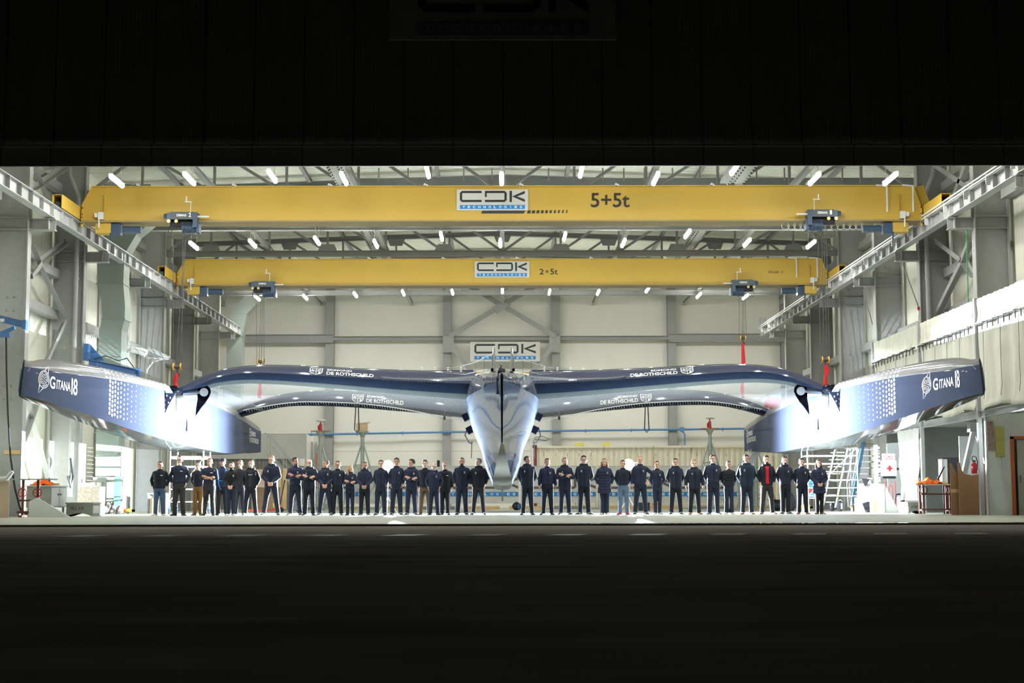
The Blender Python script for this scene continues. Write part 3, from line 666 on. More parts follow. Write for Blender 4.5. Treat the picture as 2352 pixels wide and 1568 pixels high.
cr2, zb2 = crane(dict(top=597, bot=655, bl=(395, 655), l_lo=(395, 630), l_up=(426, 598), r_up=(1886, 594), r_lo=(1914, 625), br=(1914, 653), sign=(1090, 600, 1216, 637), rods=(1829, 1877), rod_y=(593, 637)), Y2f, 'overhead_crane',
      'rear yellow overhead crane marked 2 x 5t, deeper in the hangar', [('2', 1239, 617, 1249, 630, .01), ('×', 1253, 620, 1260, 627, .01), ('5t', 1264, 617, 1281, 630, .01), ('07514305', 1765, 622, 1789, 627.5, 0), ('CE', 1793, 622, 1799, 627.5, 0)])
def hpos(px, py, Y): return at(px, py, Y)
h1 = hoist(hpos(422, 500, Y1f-.1), 'blue-grey crane hoist numbered 2 at the left of the front crane', False, True, '2')
h2 = hoist(hpos(1886, 494, Y1f-.1), 'blue-grey crane hoist at the right of the front crane', True, True, '1')
h3 = hoist(hpos(606, 655, Y2f-.1), 'small blue-grey crane hoist at the left of the rear crane', False, True, '')
h4 = hoist(hpos(1706, 652, Y2f-.1), 'small blue-grey crane hoist at the right of the rear crane', True, True, '')
def hook_block(px0, px1, ropes, py, Y, sling, lab, size=1.0, slab=None):
    p = at((px0+px1)/2, py, Y); t = thing('hook_block', lab, 'hook block', p, 'hook blocks hanging from the hoists')
    for sx in (-1, 1):
        m = MB(); m.tube([(sx*.09*size, 0, 0), (sx*.135*size, 0, 0)], .115*size, 20); m.build('sheave', 'hook_yellow', t, world=False, smooth=R(40))
        m = MB(); m.tube([(sx*.138*size, 0, 0), (sx*.15*size, 0, 0)], .04*size, 12); m.box((sx*.155*size, 0, .02), (.015, .1, .2)); m.build('cheek', 'hoist_grey', t, world=False)
    m = MB(); m.tube([(-.09*size, 0, 0), (.09*size, 0, 0)], .06*size, 14); m.tube([(0, 0, -.03), (0, 0, -.17*size)], .028, 8); m.build('barrel', 'hoist_grey', t, world=False, smooth=R(40))
    m = MB(); m.tube([(0, 0, -.15*size), (.02, 0, -.19*size), (.06, 0, -.23*size), (.045, 0, -.29*size), (-.01, 0, -.31*size), (-.05, 0, -.27*size)], [.022, .022, .024, .024, .018, .01], 8); m.build('hook', 'rubber', t, world=False, smooth=R(60))
    for top, fx in ropes:
        a = at(top[0], top[1], Y); m = MB(); m.tube([(a.x, Y, a.z), (p.x+fx, Y, p.z+.02)], .010, 5); m.build('wire_rope', 'rope_grey', t)
    if sling:
        m = MB(); pts = [Vector(q) for q in sling]; m.tube(pts, .055, 8); pts2 = [q+Vector((.07*math.sin(i*1.7), -.02, .01)) for i, q in enumerate(pts)]; m.tube(pts2, .045, 8)
        tag(m.build('lifting_sling', 'sling_red', smooth=R(60)), slab, 'sling', 'red slings holding the boat')
YB = 48.75
hook_block(396, 419, [((398, 540), -.14), ((425, 545), -.05), ((427, 545), .06), ((420, 545), .14)], 842, YB, [at(407, 858, YB), at(401, 872, YB-.05), at(404, 884, YB-.1), at(411, 896, YB-.15), at(413, 903, YB-.2)], 'yellow and black hook block above the left float', 1.05, 'red twisted lifting sling hooked to the left float')
hook_block(1885, 1906, [((1878, 525), -.14), ((1888, 525), -.05), ((1892, 525), .06), ((1897, 525), .14)], 826, YB, [at(1896, 838, YB), at(1897, 850, YB), at(1896, 870, YB-.05), at(1898, 885, YB-.1), at(1899, 899, YB-.15)], 'dark hook block above the right float', .95, 'red lifting sling hooked to the right float')
YR = 63.0
hook_block(588, 608, [((588, 672), -.15), ((600, 678), -.05), ((603, 678), .05), ((606, 678), .15)], 830, YR, [at(598, 846, YR), at(598, 870, YR), at(597, 892, YR-.3), at(598, 913, YR-.6)], 'yellow hook block above the left rear crossbeam', 1.05, 'red lifting sling on the left half of the rear crossbeam')
hook_block(1696, 1716, [((1698, 672), -.15), ((1706, 678), -.03), ((1708, 678), .05), ((1711, 678), .15)], 776, YR, [at(1706, 788, YR), at(1706, 830, YR), at(1706, 870, YR-.2), at(1706, 900, YR-.4), at(1706, 912, YR-.6)], 'dark hook block with a long red sling above the right rear crossbeam', .95, 'long red lifting sling on the right half of the rear crossbeam')
# cable loops under the right end of the front crane
m = MB()
for i in range(16):
    x = RX-4.6+i*.2; pts = [(x+.13*math.cos(a), Y1f+.25, zb1-.13+.13*math.sin(a)) for a in [PI*j/4 for j in range(9)]]; m.tube(pts, .012, 5)
tag(m.build('festoon_cable', 'white_plastic'), 'coiled pale festoon cable under the right end of the front crane', 'cable')
# ================================================================= the trimaran
boat = thing('racing_trimaran', 'huge dark blue racing trimaran hanging bow-first from the yellow cranes', 'sailing boat', (0, 50, .9))
def interp(tab, y):
    """smooth (Catmull-Rom) interpolation of a table [(y, v0, v1..)]"""
    if y <= tab[0][0]: return tab[0][1:]
    if y >= tab[-1][0]: return tab[-1][1:]
    i = max(k for k in range(len(tab)-1) if tab[k][0] <= y)
    a, b = tab[i], tab[i+1]; t = (y-a[0])/(b[0]-a[0]); out = []
    for k in range(1, len(a)):
        p = tab[i-1] if i else None; q = tab[i+2] if i+2 < len(tab) else None
        m0 = (b[k]-p[k])/(b[0]-p[0])*(b[0]-a[0]) if p else b[k]-a[k]
        m1 = (q[k]-a[k])/(q[0]-a[0])*(b[0]-a[0]) if q else b[k]-a[k]
        out.append((2*t**3-3*t*t+1)*a[k]+(t**3-2*t*t+t)*m0+(-2*t**3+3*t*t)*b[k]+(t**3-t*t)*m1)
    return tuple(out)
# ---- floats.  y, inner x, outer x
XI = [(34.6, 10.94, 10.99), (34.9, 10.86, 11.10), (36, 10.76, 11.22), (38.5, 10.62, 11.36), (42, 10.48, 11.46), (46, 10.40, 11.5), (60, 10.40, 11.5), (66, 10.45, 11.45)]
def prof(pix, xf):
    tab = []
    for px, py in pix:
        y = 46.0
        for _ in range(12):
            y = max(34.6, min(66.2, atX(px, py, -xf(y)).y))
        tab.append((y, atX(px, py, -xf(y)).z))
    tab.sort(); out = [tab[0]]
    for q in tab[1:]:
        if q[0]-out[-1][0] > .15: out.append(q)
    return out
xi = lambda y: interp(XI, y)[0]; xo = lambda y: interp(XI, y)[1]; xm = lambda y: (xi(y)+xo(y))/2
CH = prof([(54, 908), (95, 919), (132, 930), (185, 947), (237, 964), (316, 991), (395, 1015), (474, 1033), (527, 1041), (588, 1038), (594, 1037)], xi)
ED = prof([(66, 842), (100, 848), (148, 856), (200, 863), (264, 872), (320, 883), (369, 894), (395, 899), (480, 926), (540, 955), (592, 988)], xi)
CR = prof([(66, 829), (85, 826), (113, 825), (158, 830), (237, 846), (316, 866), (390, 886), (474, 913), (527, 937), (588, 977)], xm)
KL = prof([(56, 909), (75, 914), (132, 937), (195, 962), (264, 992), (320, 1011), (369, 1026), (430, 1039)], xm)
zch = lambda y: interp(CH, y)[0]; zed = lambda y: interp(ED, y)[0]; zcr = lambda y: interp(CR, y)[0]
def zkl(y): return min(interp(KL, y)[0], zch(y)-.02) if y < 52 else zch(y)-.05
print('FLOAT', [(round(y, 1), round(zch(y), 2), round(zed(y), 2), round(zcr(y), 2), round(zkl(y), 2)) for y in (34.6, 36, 40, 45, 50, 55, 60, 66)])
def fl_section(y):
    i, o = xi(y), xo(y); c, e, r, k = zch(y), zed(y), zcr(y), zkl(y); w = o-i; e = min(e, r-.04); h = r-e
    pts = [(i, c, 0), (i-.0, c+(e-c)*.35, 0), (i, c+(e-c)*.7, 0), (i, e, 0), (i+w*.07, e+h*.42, 2), (i+w*.18, e+h*.74, 2), (i+w*.36, e+h*.95, 2), (i+w*.5, r, 2), (i+w*.7, e+h*.93, 2), (i+w*.9, e+h*.5, 2), (o, e-.05, 0),
           (o, c+(e-c)*.5, 0), (o-w*.02, c+.1, 0), (o-w*.18, (c+k)/2, 1), (i+w*.55, k, 1), (i+w*.22, k+(c-k)*.45, 1)]
    return pts
def make_float(s):
    side = 'left' if s < 0 else 'right'
    m = MB(); ys = [34.6, 34.66, 34.8]+[35+.5*i for i in range(62)]+[65.9, 66.0]; rings = []
    for y in ys: rings.append([Vector((s*x, y+(.0 if y > 34.7 else .0)+max(0, (zch(y)+.5-z))*.0, z)) for x, z, _ in fl_section(y)])
    # raked stem: the top of the bow leans aft
    for r, y in zip(rings, ys):
        if y < 36.2:
            k = (36.2-y)/1.6
            for p in r: p.y += k*max(0, (p.z-2.95))*.32
    n = len(rings[0]); mi = [q[2] for q in fl_section(50)]
    vs = [p for r in rings for p in r]; o = len(m.v); m.v += vs
    for a in range(len(rings)-1):
        for k in range(n):
            b = (k+1) % n; m.f.append((a*n+k, a*n+b, (a+1)*n+b, (a+1)*n+k))
            m.mi.append({0: 0, 1: 0, 2: 0, 3: 2, 4: 2, 5: 2, 6: 2, 7: 2, 8: 2, 9: 2, 10: 0, 11: 0, 12: 1, 13: 1, 14: 1, 15: 1}[k])
    m.f.append(tuple(range(n))); m.mi.append(0); m.f.append(tuple(range((len(rings)-1)*n, len(rings)*n))); m.mi.append(0)
    fl = m.build('float', ['hull_blue', 'hull_under', 'deck_grey'], boat, smooth=R(32)); fl['label'] = f'{side} outer float with lettering'
    # lettering on the inner face, laid straight on the surface
    g = .008
    surf = lambda y, z, l=g: Vector((s*(xi(y)-l), y+(max(0, (36.2-y)/1.6)*max(0, z-2.95)*.32 if y < 36.2 else 0), z))
    def Yof(px): # depth of a point of the face seen at column px (left float column numbers)
        y = 40.0
        for _ in range(10): y = atX(px, 900, -xi(y)).y
        return y
    def zof(px, py):
        y = Yof(px); return atX(px, py, -xi(y)).z
    def span(px0, px1): return Yof(px0), Yof(px1)
    m = MB()
    if s < 0: lay = [('G', 114, 866, 892, 127, 866, 892), ('ITANA', 129, 868, 893, 160, 872, 898), ('1', 163.5, 865, 901, 166.5, 865, 901), ('8', 167.5, 864, 902, 176, 864, 903)]
    dirn = 1 if s < 0 else -1
    def word(txt, ya, yb, za, zb_, bold, mi):   # ya: where reading starts
        fn = lambda u, v: surf(u, v); cut_ = []
        vs, fs = text_geo(txt, bold)
        m.add([surf(ya+(yb-ya)*a, za+(zb_-za)*b) for a, b in vs], fs, mi)
    y0, y1 = span(113, 161); ze = (zof(113, 866)+zof(160, 873))/2; zb0 = (zof(114, 893)+zof(160, 899))/2
    Ly = y1-y0; y2, y3 = span(163, 177); H = ze-zb0
    if s < 0: yG, yT = y0, y1
    else:      # on the right float the same words read away from the stern
        y3r, y0r = span(99, 162); yG = y0r; yT = y0r-Ly
        y2, y3 = yT-.12, y3r
    word('G', yG, yG+dirn*Ly*.25, zb0, ze+.02, .02, 0)
    word('ITANA', yG+dirn*Ly*.32, yT, zb0+.02, zb0+.02+H*.80, .015, 0)
    w18 = abs(y3-y2); ya = y2 if s < 0 else y2
    word('1', ya, ya+dirn*w18*.22, zb0-.04, ze+.08, .02, 0); word('8', ya+dirn*w18*.32, ya+dirn*w18*1.0, zb0-.05, ze+.09, .01, 0)
    # compass-like badge: rings and two long points
    yc = Yof(101) if s < 0 else Yof(95); yc = Yof(98.5) if s < 0 else Yof(177); zc = zof(101, 871); A = .36; Bz = .21
    def ringp(r0, r1, a0, a1, mi, l=g):
        n = 28; vs = []
        for q in range(n+1):
            a = a0+(a1-a0)*q/n
            vs += [surf(yc+dirn*r0*A*math.cos(a)*1.0, zc+r0*Bz*math.sin(a), l), surf(yc+dirn*r1*A*math.cos(a), zc+r1*Bz*math.sin(a), l)]
        m.add(vs, [(2*q, 2*q+1, 2*q+3, 2*q+2) for q in range(n)], mi)
    ringp(.92, 1.0, 0, 2*PI, 0); ringp(.70, .80, -.3, 1.4, 0); ringp(.70, .80, 1.9, 4.0, 1); ringp(.70, .80, 4.4, 5.6, 0); ringp(.52, .57, 0, 2*PI, 0)
    for q in range(8): a = q*PI/4; m.add([surf(yc+dirn*A*r_*math.cos(a+d), zc+Bz*r_*math.sin(a+d)) for r_, d in ((.05, 0), (.46, .10), (.46, -.10))], [(0, 1, 2)], 0)
    for sg in (1, -1):
        tip = (dirn*.30*sg, .35*sg); base1 = (dirn*.02*sg, .21*sg); base2 = (dirn*.26*sg, .14*sg); wv = .025
        for b_ in (base1, base2):
            m.add([surf(yc+b_[0]-wv, zc+b_[1]), surf(yc+b_[0]+wv, zc+b_[1]), surf(yc+tip[0], zc+tip[1])], [(0, 1, 2)], 0)
    m.build('lettering', ['white_letter', 'gold_letter'], fl, recalc=False)
    # halftone dots
    m = MB(); cols = [252, 258, 264, 270.5, 277.5, 285, 293, 302, 312, 323, 334]
    for ci, px in enumerate(cols):
        y = Yof(px); sz = 1-ci/len(cols); z0, z1 = zch(y)+.10, zed(y)-.06; n = 8
        for j in range(n):
            z = z1-(z1-z0)*(j+.3*(ci % 2))/n*.98; r_y = .075*sz+.012; r_z = .040*sz+.010
            m.add([surf(y+r_y*math.cos(a), z+r_z*math.sin(a)) for a in [2*PI*q/10 for q in range(10)]], [tuple(range(10))], 0)
    # the same dots climbing over the rounded deck edge, and a second fan of them near the crossbeam
    def deckp(y, t, l=.008):
        sec = fl_section(y); a, b = sec[3+int(t)], sec[4+int(t)]; f = t-int(t); x = a[0]+(b[0]-a[0])*f; z = a[1]+(b[1]-a[1])*f
        return Vector((s*(x-l*.7), y, z+l*.7))
    for ci, px in enumerate([245, 253, 262, 272, 283, 296, 310, 326, 343, 352, 361, 370, 379, 388]):
        y = Yof(px); far = ci > 7; sz = (1-ci/10) if not far else (.25+(ci-7)*.09)
        for j in range(4 if not far else 3):
            t = .25+.75*j; ry = .10*sz+.015; rt = .17*sz+.03
            m.add([deckp(y+ry*math.cos(a)+.10*j, max(0.02, t+rt*math.sin(a))) for a in [2*PI*q/8 for q in range(8)]], [tuple(range(8))], 0)
    m.build('dot_pattern', 'white_letter', fl, recalc=False)
    # owner's name near the stern
    m = MB()
    ya, yb = (62.6, 65.2) if s < 0 else (65.3, 62.7); d = .012
    for txt, a0, a1, z0, z1 in (('EDMOND', .22, .68, 3.12, 3.32), ('DE ROTHSCHILD', .22, 1.0, 2.86, 3.06)):
        vs, fs = text_geo(txt, .02); m.add([surf(ya+(yb-ya)*(a0+(a1-a0)*a), z0+(z1-z0)*b-.0, d) for a, b in vs], fs, 0)
    crest(m, lambda u, v: surf(ya+(yb-ya)*(.02+.16*u), 2.80+.62*v, d))
    m.build('stern_lettering', 'white_letter', fl, recalc=False)
    # small dark hole in the side
    m = MB(); y = Yof(430); z = zof(430, 984); m.add([surf(y+.14*math.cos(a)*(1 if math.sin(a) < 0 else .6), z+(.10 if math.sin(a) < 0 else .30)*math.sin(a)) for a in [2*PI*q/14 for q in range(14)]], [tuple(range(14))]); m.build('side_port', 'navy_dark', fl, recalc=False)
    # foil bearing: shiny tube, ring plate and two hanging fins
    fb = bpy.data.objects.new('foil_bearing', None); C.objects.link(fb); fb.parent = boat; fb.empty_display_size = .2; fb.location = Vector((s*10.3, 48.7, 3.9))-boat.location
    m = MB(); m.tube([(s*10.5, 48.75, 3.87), (s*9.62, 48.75, 3.90)], [.17, .13], 20, cap=True); m.tube([(s*10.6, 48.75, 3.80), (s*10.2, 48.75, 3.84)], [.26, .18], 18); m.build('axle_tube', 'chrome', fb, smooth=R(50))
    m = MB(); cx_, cz_ = 9.54, 3.90; out = []; ax = -s*-1
    for q in range(13):
        a = PI*1.02*q/12-.05; out.append((cx_+.20*math.cos(a), cz_+.20*math.sin(a)))
    # outline: ring on top, pointed tip below and outboard
    outer = [(9.76, 3.93), (9.70, 4.07), (9.58, 4.13), (9.44, 4.11), (9.35, 4.02), (9.33, 3.90), (9.38, 3.76), (9.50, 3.56), (9.62, 3.42), (9.78, 3.18), (9.80, 3.15), (9.78, 3.42), (9.74, 3.66)]
    m.prism([(s*a, b) for a, b in outer], (0, 48.66, 0), (1, 0, 0), (0, 0, 1), .07); m.build('hinge_fin', 'navy_dark', fb)
    m = MB(); m.tube([(s*cx_, 48.60, cz_), (s*cx_, 48.64, cz_)], .135, 20); m.build('bearing_face', 'white_plastic', fb, smooth=R(40))
    m = MB(); ztip = atX(374, 961, -10.28).z; yt = atX(374, 961, -10.28).y; y1_ = atX(403, 903, -10.28).y
    pq = [at(a_, b_, 46.9) for a_, b_ in ((373, 902), (403, 903), (396, 914), (387, 930), (379, 948), (374.5, 962), (373, 945))]
    m.prism([(s*abs(p_.x), p_.z) for p_ in pq], (0, 46.95, 0), (1, 0, 0), (0, 0, 1), .06)
    for q in range(7):
        p_ = at(379+(8 if q % 2 else 0)+(q < 2)*4, 908+5.4*q, 46.9); rr_ = .045-.003*q
        m.add([(s*abs(p_.x)+.6*rr_*math.cos(a), 46.912, p_.z+rr_*math.sin(a)) for a in [2*PI*j/8 for j in range(8)]], [tuple(range(8))], 1)
    m.build('side_fin', ['hull_blue', 'white_letter'], fb)
    m = MB(); m.sphere((s*10.43, 48.3, 3.93), (.28, .42, .16), 14, 8); m.build('well_cover', 'navy_dark', fb, smooth=R(80))
    # fitting clutter on deck near the rear beam
    m = MB()
    if s > 0:
        p = at(1775, 925, 60.0); m.box(p, (.55, .5, .40), Matrix.Rotation(.2, 3, 'Y')); m.build('folded_net_bundle', 'sling_red', boat)
    return fl
def crest(m, fn, mi=0):
    """quartered shield in line work; fn maps the unit square"""
    out = [(0, 1), (.5, .93), (1, 1), (1, .4), (.85, .15), (.5, 0), (.15, .15), (0, .4)]; inn = [(.5+(a-.5)*.86, .5+(b-.5)*.88) for a, b in out]; n = len(out)
    m.add([fn(a, b) for a, b in out]+[fn(a, b) for a, b in inn], [(i, (i+1) % n, (i+1) % n+n, i+n) for i in range(n)], mi)
    q = lambda pts: m.add([fn(a, b) for a, b in pts], [tuple(range(len(pts)))], mi)
    q([(.47, .06), (.53, .06), (.53, .92), (.47, .92)]); q([(.06, .50), (.94, .50), (.94, .56), (.06, .56)])
    for i in range(8):
        a = i*PI/4; q([(.27+.03*math.cos(a), .32+.03*math.sin(a)), (.27+.13*math.cos(a+.13), .32+.15*math.sin(a+.13)), (.27+.13*math.cos(a-.13), .32+.15*math.sin(a-.13))])
    q([(.60, .20), (.80, .14), (.88, .30), (.78, .44), (.66, .46), (.70, .34)]); q([(.12, .62), (.22, .86), (.30, .66), (.40, .84), (.34, .60)]); q([(.60, .62), (.88, .70), (.86, .84), (.62, .76)])
make_float(-1); make_float(1)
# ---- crossbeams
def beam_fns(tabs, xs=-1):
    return [lambda x, t=t: interp(t, x)[0] for t in tabs]
def tab_from(pix, Y): 
    t = sorted((abs(at(px, py, Y).x), at(px, py, Y).z) for px, py in pix); return t
FT = tab_from([(400, 897), (430, 886), (452, 874), (480, 862), (530, 847), (600, 840), (700, 841), (800, 846), (900, 850), (1000, 853), (1100, 856), (1150, 858)], 49.3)
FM = tab_from([(400, 901), (430, 892), (460, 882), (500, 867), (545, 858), (600, 856), (700, 861), (800, 867), (900, 873), (1000, 878), (1075, 881), (1150, 883)], 48.3)
FB = tab_from([(400, 905), (440, 899), (470, 893), (500, 886), (560, 881), (620, 882), (700, 887), (800, 895), (900, 904), (1000, 912), (1070, 917), (1150, 922)], 49.1)
def beam_part(name, tabs, Y0, chord, side_labels, dy=0.0):
    T, Mi, B = tabs
    objs = []
    for s in (-1, 1):
        m = MB(); rings = []; N = 64; xs = [.85+(10.95-.85)*i/N for i in range(N+1)]
        for x in xs:
            t, c, b = interp(T, x)[0], interp(Mi, x)[0], interp(B, x)[0]
            taper = 1.0; Yl = Y0
            k = chord
            pts = [(Yl, c), (Yl+.06, c+(t-c)*.42), (Yl+.22, c+(t-c)*.74), (Yl+.50*k, t-.03), (Yl+.75*k, t), (Yl+1.1*k, t-.02), (Yl+1.7*k, (t+b)/2+.12), (Yl+2.0*k, (t+b)/2+.02), (Yl+1.7*k, b+.12), (Yl+1.1*k, b+.01), (Yl+.62*k, b), (Yl+.30, b+(c-b)*.30), (Yl+.10, b+(c-b)*.66)]
            rings.append([Vector((s*x, y, z)) for y, z in pts])
        n = len(rings[0]); m.v += [p for r in rings for p in r]
        for a in range(N):
            for k_ in range(n):
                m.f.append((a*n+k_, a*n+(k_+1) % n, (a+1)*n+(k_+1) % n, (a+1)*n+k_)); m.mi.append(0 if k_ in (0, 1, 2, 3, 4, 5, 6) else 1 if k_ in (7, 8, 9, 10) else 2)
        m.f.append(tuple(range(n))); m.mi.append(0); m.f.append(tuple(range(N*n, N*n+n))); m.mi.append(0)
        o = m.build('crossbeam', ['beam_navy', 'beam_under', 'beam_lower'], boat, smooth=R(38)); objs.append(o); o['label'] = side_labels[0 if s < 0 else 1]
        def face(px, f, l=.028):   # px: world x (signed); f: 0 crease .. 1 crown
            x = abs(px); t, c = interp(T, x)[0], interp(Mi, x)[0]
            ys = [(0, Y0, c), (.42, Y0+.06, c+(t-c)*.42), (.74, Y0+.22, c+(t-c)*.74), (1, Y0+.50*chord, t-.03)]
            for q in range(3):
                if f <= ys[q+1][0] or q == 2:
                    k = (f-ys[q][0])/(ys[q+1][0]-ys[q][0]); return Vector((px, ys[q][1]+(ys[q+1][1]-ys[q][1])*k-l, ys[q][2]+(ys[q+1][2]-ys[q][2])*k+l*.5))
        objs.append(face)
    return objs
mat('beam_lower', (0.012, 0.018, 0.036), 0.6, 0.0, coat=0.0, spec=0)  # darker tone for the lower face, its dark reflection put into the colour
fL, faceL, fR, faceR = beam_part('crossbeam', (FT, FM, FB), 48.25, .9, ('front crossbeam, left half', 'front crossbeam, right half'))
RT = tab_from([(540, 946), (562, 936), (580, 928), (610, 918), (640, 909), (700, 900), (760, 898), (840, 899), (900, 902), (1000, 908), (1070, 913), (1150, 917)], 61.6)
RM = tab_from([(540, 952), (562, 943), (600, 936), (650, 928), (700, 924), (800, 926), (900, 932), (1000, 941), (1070, 949), (1150, 954)], 60.6)
RB = tab_from([(540, 962), (562, 956), (600, 945), (650, 935), (700, 932), (800, 935), (900, 943), (1000, 952), (1065, 959), (1150, 966)], 61.4)
rL, rfaceL, rR, rfaceR = beam_part('crossbeam', (RT, RM, RB), 60.6, .8, ('rear crossbeam, left half', 'rear crossbeam, right half'))
def beam_text(parent, face, Y, px_shield, px_text, f0, f1, small, big):
    m = MB(); X = lambda px: at(px, 860, Y).x
    def mp(a0, a1, g0, g1):
        return lambda u, v: face(X(a0)+(X(a1)-X(a0))*u, g0+(g1-g0)*v)
    cuts = [(1, c) for c in (.2, .4, .6, .8)]
    for txt, a0, a1, g0, g1 in (('EDMOND', *small, .46, .62), ('DE ROTHSCHILD', *big, .10, .38)):
        vs, fs = text_geo(txt, .025); cut_put(m, vs, fs, mp(a0, a1, g0, g1), cuts)
    crest(m, mp(*px_shield, .04, .66)); m.build('lettering', 'white_letter', parent, recalc=False)
beam_text(fL, faceL, 48.4, (712, 742), None, 0, 1, (752, 809), (751, 859))
beam_text(fR, faceR, 48.4, (1563, 1592), None, 0, 1, (1495, 1553), (1447, 1555))
beam_text(rL, rfaceL, 60.8, (810, 836), None, 0, 1, (844, 884), (843, 928))
beam_text(rR, rfaceR, 60.8, (1470, 1495), None, 0, 1, (1418, 1463), (1378, 1464))
# ---- centre hull
HS = [ # y, then keel z, (w, z) x 7, deck z
 (35.2, 1.78, .020, 1.80, .022, 1.95, .025, 2.42, .028, 2.85, .03, 3.21, .028, 3.36, 3.38),
 (36.4, 1.70, .05, 1.70, .10, 1.95, .10, 2.42, .11, 2.85, .155, 3.25, .13, 3.46, 3.50),
 (38.0, 1.56, .10, 1.56, .17, 1.95, .20, 2.42, .25, 2.86, .33, 3.31, .28, 3.60, 3.68),
 (42.0, 1.27, .20, 1.27, .34, 1.75, .42, 2.34, .54, 2.92, .70, 3.44, .60, 3.92, 4.05),
 (46.0, 1.07, .28, 1.08, .47, 1.64, .58, 2.26, .80, 2.90, 1.01, 3.58, .88, 4.14, 4.30),
 (50.0, .96, .31, .99, .56, 1.60, .70, 2.20, .98, 2.85, 1.22, 3.68, 1.09, 4.27, 4.42),
 (55.0, .93, .33, .96, .58, 1.56, .74, 2.15, 1.02, 2.85, 1.26, 3.74, 1.12, 4.33, 4.48),
 (61.0, 1.05, .30, 1.08, .54, 1.62, .72, 2.18, 1.0, 2.88, 1.20, 3.74, 1.08, 4.32, 4.45),
 (67.0, 1.35, .25, 1.38, .46, 1.80, .60, 2.30, .82, 2.95, 1.0, 3.70, .9, 4.25, 4.36)]
m = MB(); ys = [35.2+(67-35.2)*(i/90) for i in range(91)]; n = 16; rings = []
for y in ys:
    q = interp(HS, y); half = [(q[1+2*k], q[2+2*k]) for k in range(6)]; 
    half = [(0, q[0])]+[(q[1], q[2]), (q[3], q[4]), (q[5], q[6]), (q[7], q[8]), (q[9], q[10]), (q[11], q[12])]+[(0, q[13])]
    full = half+[(-a, b) for a, b in half[-2:0:-1]]
    rake = lambda z: max(0, (36.6-y)/1.4)*(z-1.78)*-.02
    rings.append([Vector((a-.02, y+rake(b), b)) for a, b in full])
n = len(rings[0]); m.v = [p for r in rings for p in r]
for a in range(len(rings)-1):
    for k in range(n):
        m.f.append((a*n+k, a*n+(k+1) % n, (a+1)*n+(k+1) % n, (a+1)*n+k)); m.mi.append({0: 1, 13: 1, 5: 2, 8: 2, 6: 3, 7: 3}.get(k, 0))
m.f.append(tuple(range(n))); m.mi.append(0); m.f.append(tuple(range((len(rings)-1)*n, len(rings)*n))); m.mi.append(0)
hull = m.build('centre_hull', ['hull_silver', 'hull_under', 'deck_contour', 'deck_grey'], boat, smooth=R(24))
m = MB(); m.prism([(35.08, 3.30), (35.08, 1.86), (35.16, 1.76), (35.30, 1.80), (35.25, 3.36)], (-.02, 0, 0), (0, 1, 0), (0, 0, 1), .030); m.build('stem_dark_line', 'navy_dark', boat)  # dark strip drawn for the line between the two hull sides' reflections
